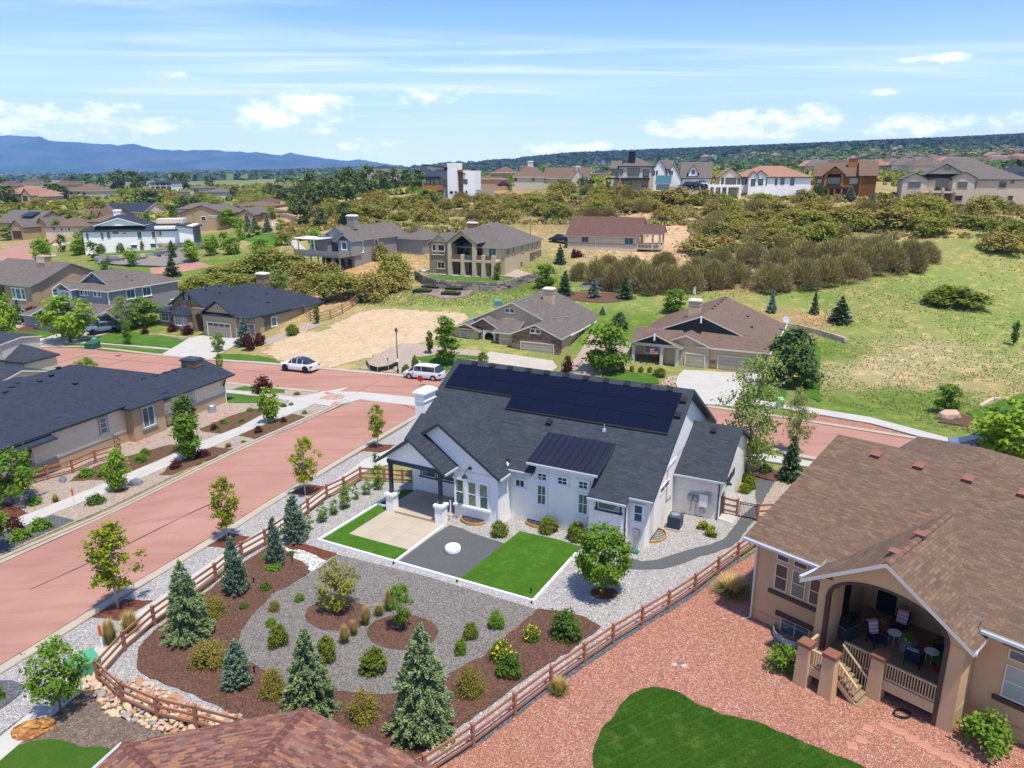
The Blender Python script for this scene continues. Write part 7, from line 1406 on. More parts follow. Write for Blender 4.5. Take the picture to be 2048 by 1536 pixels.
for v in (-2.72,-1.75): b.ext([(5.5,v,.75),(5.5,v,1.05),(6.6,v,.12),(6.6,v,-.15)],(0,.05,0))
h.part(b,'stair_stringer',WOODT)
b=MB(); b.slab([H2W(h,u,v,.0) for u,v in ((6.35,-2.85),(7.74,-3.0),(7.74,-1.75),(6.5,-1.65))],.3); o=b.obj('paving_slab',[CONCW]); tag(o,kind='structure')
# windows
for a,w_ in ((1.33,.68),(2.24,.72),(3.1,.62)): win(h.o,'f',a,0,4.0,w_,.34,1,1,GLASS,.0,WTRIM,LTRIM); win(h.o,'f',a,0,2.94,w_,1.42,1,2,GLASS if a!=2.24 else GGR,.0,WTRIM,LTRIM)
b=MB(); b.box(.75,3.45,-.1,0,4.25,4.45); b.box(.75,3.45,-.12,0,1.93,2.12); b.box(1.25,3.3,-.1,0,.86,1.1); h.part(b,'dark_trim_board',DKB)
win(h.o,'f',2.3,0,.1,1.5,1.5,2,1,GBL,.0,WTRIM,LTRIM)
win(h.o,'f',11.9,0,3.78,1.7,.45,1,1,GBL,.0,WTRIM,LTRIM); win(h.o,'f',11.9,0,2.55,1.7,1.5,1,2,GPALE,.0,WTRIM,LTRIM); win(h.o,'f',13.8,0,2.55,1.7,1.5,1,2,GPALE,.0,WTRIM,LTRIM); b=MB(); b.box(10.8,15,-.12,0,1.55,1.75); b.box(10.8,15,-.1,0,4.1,4.3); h.part(b,'dark_trim_board',DKB)
b=MB(); b.box(4.6,5.5,3.64,3.7,1.15,3.4); h.part(b,'patio_door',GLASS); win(h.o,'f',7.4,3.7,2.9,1.9,1.3,2,2,GLASS,.1,DKB,LTRIM); b=MB(); b.box(3.93,3.99,.9,1.9,1.3,3.4); h.part(b,'patio_window',GLASS)
h.gutter([((-.6,-.55,4.6),(3.4,-.55,4.6)),((3.36,-.55,4.55),(3.14,-1.9,4.35)),((10.37,-1.9,4.28),(10.1,-.6,4.55)),((10.1,-.55,4.58),(19.4,-.55,4.58))],GUT)
b=MB(); b.tube([(-.05,-.1,4.5),(-.05,-.1,.1),(-.3,-.5,-.0),(-1.0,-1.5,-.05)],.055,6); h.part(b,'downspout',LTRIM)
def roofpt(px,py,z0,s,v0,ax='v'):
    r=Vector(ray(px,py)); a=R(h.deg); wv=Vector((-math.sin(a),math.cos(a),0)) if ax=='v' else Vector((math.cos(a),math.sin(a),0)); wu=Vector((math.cos(a),math.sin(a),0)); c=Vector((0,0,HC))-h.p
    nv=-s*wv+Vector((0,0,1)); t=((z0-s*v0)-c.dot(nv))/r.dot(nv); q=c+r*t; vv=Vector((-math.sin(a),math.cos(a),0)); return (q.dot(wu),q.dot(vv),q.z)
VM=paint('rust_red_vent',(.23,.10,.07),.6); P_=[(u_,8.0,zr(8.0)) for u_ in (2.0,4.2,6.5,8.9)]
h.vents([(a,b_,c+.02) for a,b_,c in P_],VM,.4,.33)
h.vents([roofpt(*zN(p)[0],6.68,.64,6.7,'u') for p in ((862,590),(975,512))],VM,.4,.0)
# curved steel well at the basement window
m=MB(); pts=[(1.3+1.0*(1-math.cos(math.pi*i/12)),-.95*math.sin(math.pi*i/12)) for i in range(13)]
for z in (.12,.2,.28,.36): m.tube([(x,y,z) for x,y in pts],.035,5)
e=empty('window_well',h.p,R(h.deg),'curved galvanised window well at the tan house basement window','window well'); m.obj('corrugated_rim',[METAL],e); m=MB(); m.slab([(x,y,-.0) for x,y in pts],.1); m.obj('well_floor',[DIRT],e)
# ---- things on the patio
def loc(u,v,z=1.14): return H2W(nh,u,v,z)
e=empty('gas_grill',loc(4.75,.25),R(nh.deg+80),'black and steel gas grill by the left patio column','grill')
m=MB(); m.box(-.5,.5,-.28,.28,.1,.8); m.obj('cabinet',[paint('dark_grey_steel',(.06,.065,.07),.4)],e); m=MB(); m.box(-.7,.7,-.3,.3,.8,.86); m.obj('side_shelf',[CHROME],e); m=MB(); m.ext([(-.42,-.3,.86),(-.42,.3,.86),(-.42,.3,1.1),(-.42,.05,1.25),(-.42,-.22,1.12)],(.84,0,0)); q=m.obj('lid',[BLK],e); m=MB(); m.box(-.3,.3,-.33,-.3,1.0,1.03); m.obj('handle',[CHROME],q)
for i in range(5): m=MB(); m.tube([(-.35+i*.17,-.28,.75),(-.35+i*.17,-.34,.75)],.03,8); m.obj('knob',[CHROME],e)
NVY=paint('navy_cushion',(.012,.016,.05),.9); STR=uvmat('striped_towel',lambda b_,uv:finish(b_,b_.mix(b_.m('GREATER_THAN',b_.m('FRACT',b_.m('MULTIPLY',b_.n('ShaderNodeSeparateXYZ',i_0=uv).outputs[1],6.)),.5),(.62,.25,.27),(.65,.62,.62)),.9))
STR2=uvmat('navy_striped_towel',lambda b_,uv:finish(b_,b_.mix(b_.m('GREATER_THAN',b_.m('FRACT',b_.m('MULTIPLY',b_.n('ShaderNodeSeparateXYZ',i_0=uv).outputs[1],9.)),.55),(.02,.03,.10),(.6,.6,.62)),.9))
for u,v,a,t_,l in ((5.85,.7,60,STR,'navy patio chair with red and white striped towel, facing the rail'),(6.2,2.4,5,STR,'navy patio chair with pink striped towel against the dark back'),(7.6,.45,185,STR2,'navy patio chair with navy striped towel seen from behind'),(8.25,2.1,-30,STR,'navy patio chair with striped towel behind the right white table')):
    e=empty('patio_chair',loc(u,v),R(nh.deg+a),l,'chair')
    m=MB(); m.box(-.3,.3,-.3,.3,.25,.42); m.obj('seat',[NVY],e); m=MB(); m.ext([(-.3,.2,.4),(-.3,.32,.4),(-.3,.5,1.0),(-.3,.38,1.0)],(.6,0,0)); q=m.obj('backrest',[NVY],e); m=MB(); m.ext([(-.24,.18,.45),(-.24,.2,.45),(-.24,.36,1.03),(-.24,.54,1.03),(-.24,.54,.98),(-.24,.39,1.01),(-.24,.35,.99)],(.48,0,0)); m.obj('towel',[t_],q)
    for s in (-1,1):
        m=MB(); m.box(s*.33-.03,s*.33+.03,-.3,.35,.58,.62); m.obj('armrest',[BLK],e)
        for y in (-.27,.27): m=MB(); m.box(s*.31-.02,s*.31+.02,y-.02,y+.02,0,.6); m.obj('leg',[BLK],e)
for u,v,l in ((6.35,1.45,'round white side table between the left two patio chairs'),(8.05,1.2,'round white side table by the right patio chairs')):
    e=empty('side_table',loc(u,v),0,l,'table'); m=MB(); m.lathe([(.3,.52),(.31,.55),(.3,.56)],(0,0),20); m.obj('tabletop',[WTRIM],e)
    for i in range(3): a=i*2.1; m=MB(); m.tube([(math.cos(a)*.25,math.sin(a)*.25,.52),(math.cos(a)*.22,math.sin(a)*.22,0)],.012,5); m.obj('leg',[WTRIM],e)
e=empty('fire_table',loc(7.0,1.35),0,'low round grey patio table holding a white planter','table'); m=MB(); m.lathe([(.34,0),(.34,.4),(.38,.42),(.38,.46)],(0,0),18); m.obj('drum',[METAL],e)
e=empty('planter',loc(7.0,1.35,1.6),0,'white bowl planter with a leafy plant on the round grey table','planter'); m=MB(); m.lathe([(.12,0),(.2,.12),(.21,.15)],(0,0),12); m.obj('bowl',[WTRIM],e); link('plant',kind('looseshrub')[1][0],e,(0,0,.1),0,(.6,.6,.45))
for u,v,mt,l in ((8.45,.75,paint('red_glaze',(.30,.03,.02),.4),'red pot by the arch trim at the patio right'),(8.3,1.25,BLU,'blue pot beside the red pot on the patio'),(5.8,-1.0,paint('terracotta',(.3,.1,.05),.7),'small pot of greens inside the patio rail'),(8.2,-1.1,paint('terracotta',(.3,.1,.05),.7),'small potted plant near the right end of the rail')):
    e=empty('potted_plant',loc(u,v),0,l,'planter'); m=MB(); m.lathe([(.14,0),(.2,.3),(.22,.33)],(0,0),12); m.obj('pot',[mt],e); link('plant',kind('looseshrub')[1][1],e,(0,0,.28),0,(.5,.5,.4))
for u,v,l in ((5.35,1.1,'wooden bar stool next to the grill'),(5.6,1.9,'wooden bar stool farther back on the patio')):
    e=empty('bar_stool',loc(u,v),.4,l,'stool'); wd_=paint('honey_wood',(.3,.16,.06),.6); m=MB(); m.lathe([(.17,.6),(.17,.65)],(0,0),12); m.obj('seat',[wd_],e)
    for i in range(4): a=.8+i*1.57; m=MB(); m.tube([(math.cos(a)*.12,math.sin(a)*.12,.6),(math.cos(a)*.2,math.sin(a)*.2,0)],.02,5); m.obj('leg',[wd_],e)
# ---- on the red stone
def gp(px,py,o=.06): g=ground(px,py); return Vector((g.x,g.y,g.z+o))
c=gp(*zE((1130,1370))[0]); m=MB(); m.tube([(math.cos(i*.5)*(.28+.012*i%.1),math.sin(i*.5)*(.26),.02+.003*i) for i in range(44)],.018,5); tag(m.obj('garden_hose',[BLK],loc=c),'coiled black garden hose on red stone by the concrete pad','hose')
P_=[gp(*zE(q)[0],.02) for q in ((1210,1385),(1300,1440),(1400,1500),(1480,1560),(1600,1640),(1750,1700))]; m=MB(); m.tube([p-P_[0] for p in P_],.02,5); tag(m.obj('irrigation_line',[BLK],loc=P_[0]),'black irrigation line running along the red stone at the bottom right','pipe')
FL=paint('red_flagstone',(.42,.20,.145),.9,.2)
e=empty('flagstone_path',gp(1790,1480,0)); tag(e,kind='structure')
def fs(px,py,a,w_=.32,d_=.3): p=gp(px,py,.0)-Vector(e.location); m=MB(); w_*=.72; d_=.22; m.slab([(-w_,-d_,.075),(w_*.9,-d_*1.05,.075),(w_,d_*.9,.075),(-w_*.95,d_,.075)],.05); m.obj('stepping_stone',[FL],e,loc=p,rot=a)
for i,(x,y) in enumerate(((1736,1459),(1722,1482),(1704,1494),(1775,1454),(1801,1466),(1824,1480),(1846,1492),(1868,1505),(1893,1516),(1920,1530))): fs(x,y,.2*(i%3)-.6,.30 if i<3 else .42)
m=MB(); P_=[gp(*z4(q)[0],.02) for q in ((650,1350),(632,1370),(628,1410))]; m.tube([p-P_[0] for p in P_],.025,5); tag(m.obj('pipe_stub',[BLK],loc=P_[0]),'short bent black pipe sticking out of the red stone','pipe')
# ---------------------------------------------------------------- near roof at the bottom of the picture
ZE=1.7
def atz(px,py,z): r=Vector(ray(px,py)); t=(z-HC)/r.z; return Vector((r.x*t,r.y*t,z))
Fc=atz(610,1418,ZE); Lc=atz(247,1487,ZE); Rc=atz(870,1536,ZE); Gc=atz(205,1525,ZE)
h=House('brown_shingle_house','roof of mottled red-brown shingles cut by the bottom picture edge',(Fc.x,Fc.y,-1.35),0)
Z_=lambda p:Vector((p.x-h.p.x,p.y-h.p.y,p.z+1.35))
SL=.31
def hip_end(o,d1,d2,dist):
    d1=d1.normalized(); d2=d2.normalized(); b_=(d1+d2).normalized(); k=dist/abs(b_.x*d1.y-b_.y*d1.x); return o+b_*k+Vector((0,0,dist*SL))
dFL=Lc-Fc; dFR=Rc-Fc; dLG=Gc-Lc
cF=Z_(Fc); cL=Z_(Lc); N7=Z_(hip_end(Fc,dFL,dFR,6.5)); M7=Z_(hip_end(Lc,-dFL,dLG,6.5)); cR=cF+dFR.normalized()*11; R7=cR+(N7-cF)-dFR.normalized()*((N7-cF).dot(dFR.normalized())); cG=cL+dLG.normalized()*9; G7=cG+(M7-cL)-dLG.normalized()*((M7-cL).dot(dLG.normalized()))
mb=MB(); UND=paint('roof_underlay',(.05,.025,.02),.9)
FACES=[(cF,cL,[cL,cF,N7,M7]),(cR,cF,[cF,cR,R7,N7]),(cL,cG,[cG,cL,M7,G7])]
for _,_,q in FACES: mb.add(q,[(0,1,2,3)]); 
for a,b_ in ((cL,cF),(cF,cR),(cG,cL)): mb.add([a,b_,b_-Vector((0,0,.25)),a-Vector((0,0,.25))],[(3,2,1,0)])
roof=h.part(mb,'roof',UND); mb=MB(); off=Vector((0,-.8,0)); mb.slab([(p.x*.92-.1,p.y-.9,cF.z-.1) for p in (cG+Vector((1.2,0,0)),cL+Vector((.6,0,0)),cF,cR,cR+Vector((0,-3,0)))][::-1],4.0); h.part(mb,'wall',TAN)
d=cG-cL; mb=MB(); mb.box(0,d.length,-.09,.07,-.12,.02); mb.obj('gutter',[GUT],h.o,loc=cL+Vector((-.05,.02,0)),rot=math.atan2(d.y,d.x))
SC=[paint('shingle_%d'%i,c,.95,.3,9,70,.6) for i,c in enumerate(((.15,.062,.045),(.22,.095,.062),(.31,.15,.08),(.18,.105,.08),(.25,.135,.095),(.13,.06,.05)))]
EX=.15; SM_={}
for i,m_ in enumerate(SC):
    for j,w_ in enumerate((.24,.32,.42)):
        b=MB(); b.box(0,w_-.006,0,EX+.05,.0,.014+.004*(j%2)); SM_[i,j]=(b.mesh('shingle',[m_]),w_)
tabs=[]
for fa,fb,q in FACES:
    ex=(fb-fa).normalized(); inner=q[2]-fa; inner=inner-ex*inner.dot(ex); ey=inner.normalized(); ez=ex.cross(ey)
    if ez.z<0: fa,fb=fb,fa; ex=-ex; ez=ex.cross(ey)
    M=Matrix((ex,ey,ez)).transposed(); q2=[((p-fa).dot(ex),(p-fa).dot(ey)) for p in q]; H2=max(p[1] for p in q2); X0=min(p[0] for p in q2); X1=max(p[0] for p in q2)
    for r_ in range(int(H2/EX)):
        y=r_*EX; x=X0+rnd.random()*.3-.2
        while x<X1:
            i,j=rnd.choice((0,1,1,2,3,4,5)),rnd.randrange(3); me,w_=SM_[i,j]
            if inpoly(x+w_/2,y+.05,q2):
                p=fa+ex*x+ey*y+ez*(.004+rnd.random()*.004); P2=proj(h.p+p)
                if -40<P2[0]<2090 and P2[1]<1600: tabs.append((P2[1],p,M,me,i,w_,ex,ey,ez))
            x+=w_
tabs.sort(key=lambda t:-t[0] if t[0]<1530 else 9999)
from mathutils import Euler
tilt=.045
for k_,(s_,p,M,me,i,w_,ex,ey,ez) in enumerate(tabs[:300]):
    o=link('shingle',me,roof,p+ez*.012); o.rotation_euler=(M@Matrix.Rotation(-tilt,3,'X')).to_euler()
mb=MB()
for (s_,p,M,me,i,w_,ex,ey,ez) in tabs[300:]:
    c=p+ez*.012; a=[(0,0),(w_-.006,0),(w_-.006,EX+.05),(0,EX+.05)]; f_=lambda x,y,z:c+ex*x+ey*y+ez*(z-tilt*y)
    mb.add([f_(x,y,0) for x,y in a]+[f_(x,y,.015) for x,y in a],[(4,5,6,7),(0,1,5,4),(1,2,6,5),(3,0,4,7)],i)
if mb.V: o=tag(mb.obj('shingle_field',SC,roof),kind='stuff')
m=MB(); m.slab([(0,0,.05),(.3,0,.08),(.3,.17,.0),(0,.17,-.03)],.02); m.slab([(0,-.17,-.03),(.3,-.17,.0),(.3,0,.08),(0,0,.05)],.02); CAPM=[m.mesh('hip_cap',[SC[i]]) for i in (0,1,5)]
for end,pk in ((cF,N7),(cL,M7)):
    d=(pk-end); L=d.length; n_=int(L/.16); yaw=math.atan2(d.y,d.x); pit=-math.asin(d.z/L)
    for i in range(n_):
        p=end+d*(i/n_); P2=proj(h.p+p)
        if P2[1]<1600: link('hip_cap',CAPM[i%3],h.o,p+Vector((0,0,.03)),(0,pit,yaw))
# ---------------------------------------------------------------- vehicles
def car(name,label,p,yaw,Lg,Wd,Ht,body,stations,green,roofm=None,wheel_r=.36,wx=(.18,.82),dark=None,cat='car',trim=BLK,red=True,flat_=False):
    """front of the car at +x; stations (x, z low, z high, half width) and glasshouse (x, base z, top z, half width base, half width top) as shares"""
    e=empty(name,p,yaw,label,cat); hw=Wd/2; mb=MB(); n=0
    for x,zl,zh,w_ in stations:
        X=(.5-x)*Lg; w2=w_*hw; a,c=zl*Ht,zh*Ht
        for y,z in ((-w2*.86,a),(-w2*.98,a+.12),(-w2,a+(c-a)*.55),(-w2*.95,c-.06),(-w2*.80,c),(w2*.80,c),(w2*.95,c-.06),(w2,a+(c-a)*.55),(w2*.98,a+.12),(w2*.86,a)): mb.V.append((X,y,z))
        n+=1
    for i in range(n-1):
        for j in range(10): mb.F.append([i*10+j,i*10+(j+1)%10,(i+1)*10+(j+1)%10,(i+1)*10+j]); mb.M.append(0)
    mb.F+= [list(range(9,-1,-1)),[(n-1)*10+j for j in range(10)]]; mb.M+=[0,0]
    mb.obj('body',[body],e,smooth=False)
    g=MB(); rr=MB(); n=0
    for x,zb,zt,wb,wt in green:
        X=(.5-x)*Lg
        for y,z in ((-wb*hw,zb*Ht),(-wt*hw,zt*Ht),(wt*hw,zt*Ht),(wb*hw,zb*Ht)): g.V.append((X,y,z))
        n+=1
    for i in range(n-1):
        for j in range(4): g.F.append([i*4+j,i*4+(j+1)%4,(i+1)*4+(j+1)%4,(i+1)*4+j]); g.M.append(0)
    g.F+=[[3,2,1,0],[(n-1)*4+j for j in range(4)]]; g.M+=[0,0]; g.obj('window',[GLASS],e)
    top=[q for q in green if q[2]>.9]
    for i in range(len(top)-1):
        a,b_=top[i],top[i+1]; xa,xb=(.5-a[0])*Lg,(.5-b_[0])*Lg
        rr.slab([(xb,-b_[4]*hw*1.02,b_[2]*Ht+.02),(xa,-a[4]*hw*1.02,a[2]*Ht+.02),(xa,a[4]*hw*1.02,a[2]*Ht+.02),(xb,b_[4]*hw*1.02,b_[2]*Ht+.02)],.06)
    rr.obj('roof',[roofm or body],e)
    pm=MB()
    for i in range(1,n-1):
        a=green[i]; X=(.5-a[0])*Lg
        for s in (-1,1): pm.tube([(X,s*(a[3]*hw+.005),a[1]*Ht),(X,s*(a[4]*hw+.01),a[2]*Ht)],.035,4)
    pm.obj('pillar',[body],e)
    for fx in wx:
        for s in (-1,1):
            X=(.5-fx)*Lg; m=MB(); m.tube([(X,s*(hw-.22),wheel_r),(X,s*(hw+.01),wheel_r)],wheel_r,18); q=m.obj('wheel',[paint('tyre_rubber',(.02,.02,.02),.9)],e); m=MB(); m.tube([(X,s*(hw-.0),wheel_r),(X,s*(hw+.02),wheel_r)],wheel_r*.62,10); m.obj('rim',[dark or CHROME],q)
            m=MB(); m.tube([(X,s*(hw-.3),wheel_r+.03),(X,s*(hw+.004),wheel_r+.03)],wheel_r*1.14,18); m.obj('wheel_arch',[trim],e)
    f0=stations[0]; f1=stations[-1]
    for s in (-1,1):
        m=MB(); m.box(Lg/2-.25,Lg/2-.02 if not flat_ else Lg/2+.02,s*hw*.72-.18,s*hw*.72+.16,f0[2]*Ht-.2,f0[2]*Ht-.06); m.obj('headlight',[paint('headlight_glass',(.6,.62,.65),.1)],e)
        m=MB(); m.box(-Lg/2-.01,-Lg/2+.22,s*hw*.78-.16,s*hw*.78+.17,f1[2]*Ht-.28,f1[2]*Ht-.08); m.obj('tail_light',[paint('red_lens',(.35,.01,.01),.2)],e)
        m=MB(); m.box((.5-.32)*Lg,(.5-.28)*Lg,s*(hw+.02),s*(hw+.2),.6*Ht,.68*Ht); m.obj('mirror',[body],e)
    m=MB(); m.box(Lg/2-.1,Lg/2+.015,-hw*.4,hw*.4,.24*Ht,.42*Ht); m.obj('grille',[BLK],e); m=MB(); m.box(-Lg/2-.015,-Lg/2+.1,-.26,.26,.4*Ht,.48*Ht); m.obj('number_plate',[WTRIM],e)
    return e
CW=paint('white_car_paint',(.74,.75,.76),.2,.02,spec=.6)
g=ground(600,741); yaw=R(180-23)
car('coupe_suv','white coupe-shaped car with black roof and dark wheels parked by the sandy lot',g+Vector((0,0,.05)),yaw,4.95,2.0,1.70,CW,[(0,.16,.50,.80),(.04,.14,.56,.92),(.3,.13,.62,1),(.7,.13,.64,1),(.93,.15,.66,.95),(1,.2,.6,.84)],[(.24,.6,.62,.84,.82),(.38,.62,.97,.86,.66),(.55,.62,1.0,.86,.66),(.72,.63,.93,.86,.64),(.93,.64,.67,.82,.7)],GLASS,.41,dark=BLK)
g=ground(849,757)
car('minivan','silver-white minivan with roof rails parked at the corner kerb',g+Vector((0,0,.05)),R(180-20),5.1,1.96,1.75,paint('silver_white_paint',(.62,.64,.67),.25,.02,spec=.6),[(0,.14,.44,.82),(.06,.13,.52,.93),(.25,.13,.60,1),(.75,.13,.62,1),(.96,.15,.62,.96),(1,.2,.58,.88)],[(.14,.55,.57,.86,.84),(.30,.6,.95,.88,.74),(.5,.6,.99,.88,.76),(.85,.61,.97,.88,.76),(.98,.62,.66,.86,.8)],None,.34)
g=ground(207,667)
car('off_road_car','silver-grey boxy off-road car with black fenders parked on the driveway',g+Vector((0,0,.1)),R(180+38),4.75,1.9,1.87,paint('steel_grey_paint',(.15,.20,.28),.3,.03,spec=.6),[(0,.26,.58,.74),(.02,.26,.62,.8),(.34,.26,.65,.86),(.36,.26,.66,.95),(.98,.26,.66,.95),(1,.26,.66,.95)],[(.33,.64,.66,.86,.84),(.40,.66,.98,.88,.82),(.6,.66,1,.88,.82),(.97,.66,.98,.88,.82),(.985,.66,.9,.88,.84)],None,.42,(.16,.80),BLK,flat_=True)
g=ground(1960,909)
car('blue_car','blue-grey car half behind the tree at the right street edge',g+Vector((0,0,.05)),R(-24),4.7,1.85,1.5,paint('blue_grey_paint',(.10,.17,.25),.25,.03,spec=.6),[(0,.16,.50,.80),(.3,.14,.62,1),(.7,.14,.64,1),(1,.2,.62,.84)],[(.22,.6,.62,.84,.82),(.38,.62,.97,.86,.66),(.6,.62,1.0,.86,.66),(.85,.63,.66,.82,.7)],None,.34)
for x,y,d,c,l in ((1118,492,176,(.02,.022,.03),'black car parked beyond the left corner of the maroon-roofed house'),(1008,373,268,(.12,.02,.03),'dark red car among the ridge trees by the long beige house'),(1375,377,219,(.015,.016,.018),'black car before the left door of the white barn'),(1391,376,219,(.02,.02,.022),'second black car before the middle door of the white barn'),(1402,373,222,(.6,.6,.62),'white car beside the black ones at the white barn')):
    p=spot(x,y,d); p.z=max(p.z,T(p.x,p.y)+.02)
    car('parked_car',l,p,R(150),4.8,1.9,1.75,paint('far_car_%d'%x,c,.3),[(0,.16,.50,.80),(.3,.14,.62,1),(.7,.14,.64,1),(1,.2,.62,.84)],[(.22,.6,.62,.84,.82),(.38,.62,.97,.86,.66),(.6,.62,1.0,.86,.66),(.85,.63,.66,.82,.7)],None,.36)
# ---------------------------------------------------------------- trees and scrub of the middle distance
def row(k,items,cat=None,name=None,group=None):
    for it in items: put(k,it[0],it[1],it[2],it[3],it[4] if len(it)>4 else None,cat=cat,name=name,group=group,var=it[5] if len(it)>5 else None)
row('midtree',[(140,685,595,'big bright tree at the kerb in front of the grey house',88,1),(287,652,598,'round leafy tree between the grey house and the dark-roofed house',58,0),(5,690,592,'tree at the left edge above the near cream gable',70,1),(437,704,668,'small round tree in front of the dark-roofed house driveway',22,0),(2030,930,805,'large bright green tree at the right edge over the blue car',150,1),
 (1985,905,840,'smaller bright tree left of the big one at the right edge',60,1),(1212,745,655,'loose olive tree between the two garages houses',96,2),(1195,742,700,'small light green tree in front of the loose olive tree',34,1),(1350,625,582,'dark leafy tree behind the pink-roofed house chimney',48,2),(1895,826,772,'rust-olive tree on the mulch by the pink boulder',52,2),(1092,577,530,'round dark olive tree right of the stone terrace wall',44,2)],name='leafy_tree')
row('columntree',[(892,730,634,'tall narrow bright tree in front of the arched stone entry',46,0),(2026,690,642,'thin column tree in the field at the right edge',14,1),(255,690,650,'slim tree right of the birch on the grey house lawn',16,0),(860,708,662,'thin small conifer-like tree beside the narrow bright tree',14,1),(634,648,612,'narrow green column tree by the garden fence',12,1),(995,560,527,'slender young tree on the terrace below the balcony house',14,0)],name='slender_tree')
row('aspen',[(250,665,592,'pale-trunked birch beside the grey driveway',46,0),(830,502,445,'bright aspen between the grey deck house and the balcony house',38,0),(560,588,540,'pale airy aspen in front of oak scrub',60,1)],name='aspen_tree')
row('brighttree',[(88,512,472,'yellow-green tree on the curving street at far left',26,0),(85,530,480,'young yellow-green tree beside the curving path',30,1),(264,530,496,'yellow-green tree on the stone bank left',22,0),(385,523,480,'yellow-green tree on the stone bank middle',32,1),(425,512,470,'yellow-green tree on the stone bank right',28,0),(467,510,475,'yellow-green tree by the red street end',30,1),(345,500,488,'small round tree before the white hillside house',22,0),(525,515,478,'light green tree before the long driveway',40,1),(630,505,455,'light green tree left of the grey deck',30,0),(455,455,418,'green tree right of the olive modern house',36,1),(250,430,405,'green tree in front of the yellow-gabled house',24,0),(160,510,478,'yellow-green scrubby tree on the bank edge',36,1)],name='young_tree')
row('greenspruce',[(1120,528,488,'dark green spruce below the maroon-roofed house',26),(1250,597,553,'dense green spruce on the round mulch bed',34),(725,604,567,'small green spruce by the red garden fence',22),(345,552,512,'dark green spruce on the bank above the grey house',34),(345,515,480,'green spruce higher on the stone bank',18),(1680,645,592,'spreading dark pine on the open field',48),(1628,628,580,'thin dark spruce beside the stone wall on the slope',18),(1130,590,540,'dark bushy evergreen left of the small bench',34),(1330,380,350,'small dark evergreen near the greenhouse',12),(1985,395,368,'evergreen right of the beige ridge house',26),(1470,365,350,'dark evergreens by the tile roofed terrace',14)],name='spruce_tree')
row('bluespruce',[(490,690,632,'pale blue spruce at the edge of the driveway beside purple shrubs',40),(1188,595,553,'blue spruce by the small bench',28),(1543,625,578,'pale thin blue spruce on the slope behind the pink-roofed house',20),(1205,628,612,'tiny blue spruce behind the stone garage house',14),(1700,402,372,'blue spruce in front of the orange house',26),(1743,412,386,'lower blue spruce left of the beige house',22),(495,455,425,'blue spruce beside the modern house lawn',18),(510,460,430,'blue spruce right of its twin by the modern lawn',18),(535,465,430,'blue spruce nearest the long driveway',22),(600,560,538,'small blue spruce in oak scrub',14),(40,645,598,'blue-green spruce at the brown house corner',34)],name='spruce_tree')
row('pine',[(1238,664,626,'low dark pine behind the loose olive tree',30)],name='pine_tree')
row('redbarb',[(65,632,612,'dark red shrub in front of the brown house',36),(290,668,654,'red shrub at the corner of the stone-faced bay',16),(345,662,645,'red shrub under the bay window',20),(376,668,648,'wider red shrub under the bay window',26),(497,700,668,'purple shrub beside the blue spruce, nearer the street',26),(520,690,664,'purple shrub behind the blue spruce',24),(1148,516,496,'purple round shrub left of its twin below the maroon roof',14),(1157,514,500,'purple round shrub right of its twin below the maroon roof',20),(1135,745,708,'thin purple-leaved tree beside the stone garage',24),(766,514,503,'purple shrub between the two middle houses',20),(1572,372,362,'purple tree in front of the white tile-roofed house',22)])
row('boxwood',[(966,728,702,'round green shrub by the arched entry steps',25),(1320,753,735,'round shrub beside the porch steps of the double-gabled house',28),(585,670,646,'round shrub at the right wall of the dark-roofed house',28),(1245,742,730,'porch-front shrub, first from the left',11),(1264,742,731,'porch-front shrub, second from the left',11),(1282,743,732,'porch-front shrub, third from the left',12),(1300,744,733,'porch-front shrub, fourth from the left',12),(812,745,728,'round shrub behind the minivan',18),(830,732,708,'upright juniper shrub behind the minivan',14),(205,507,485,'dark upright shrub left of three before the white house',18),(242,505,484,'dark upright shrub in the middle before the white house',16),(285,500,480,'dark narrow shrub right of three before the white house',8),(600,450,440,'dark shrub at the top of the long driveway',12),(1908,606,570,'low wide thicket alone in the open field',125),(1625,520,505,'brown small shrub by the slope wall',16)])
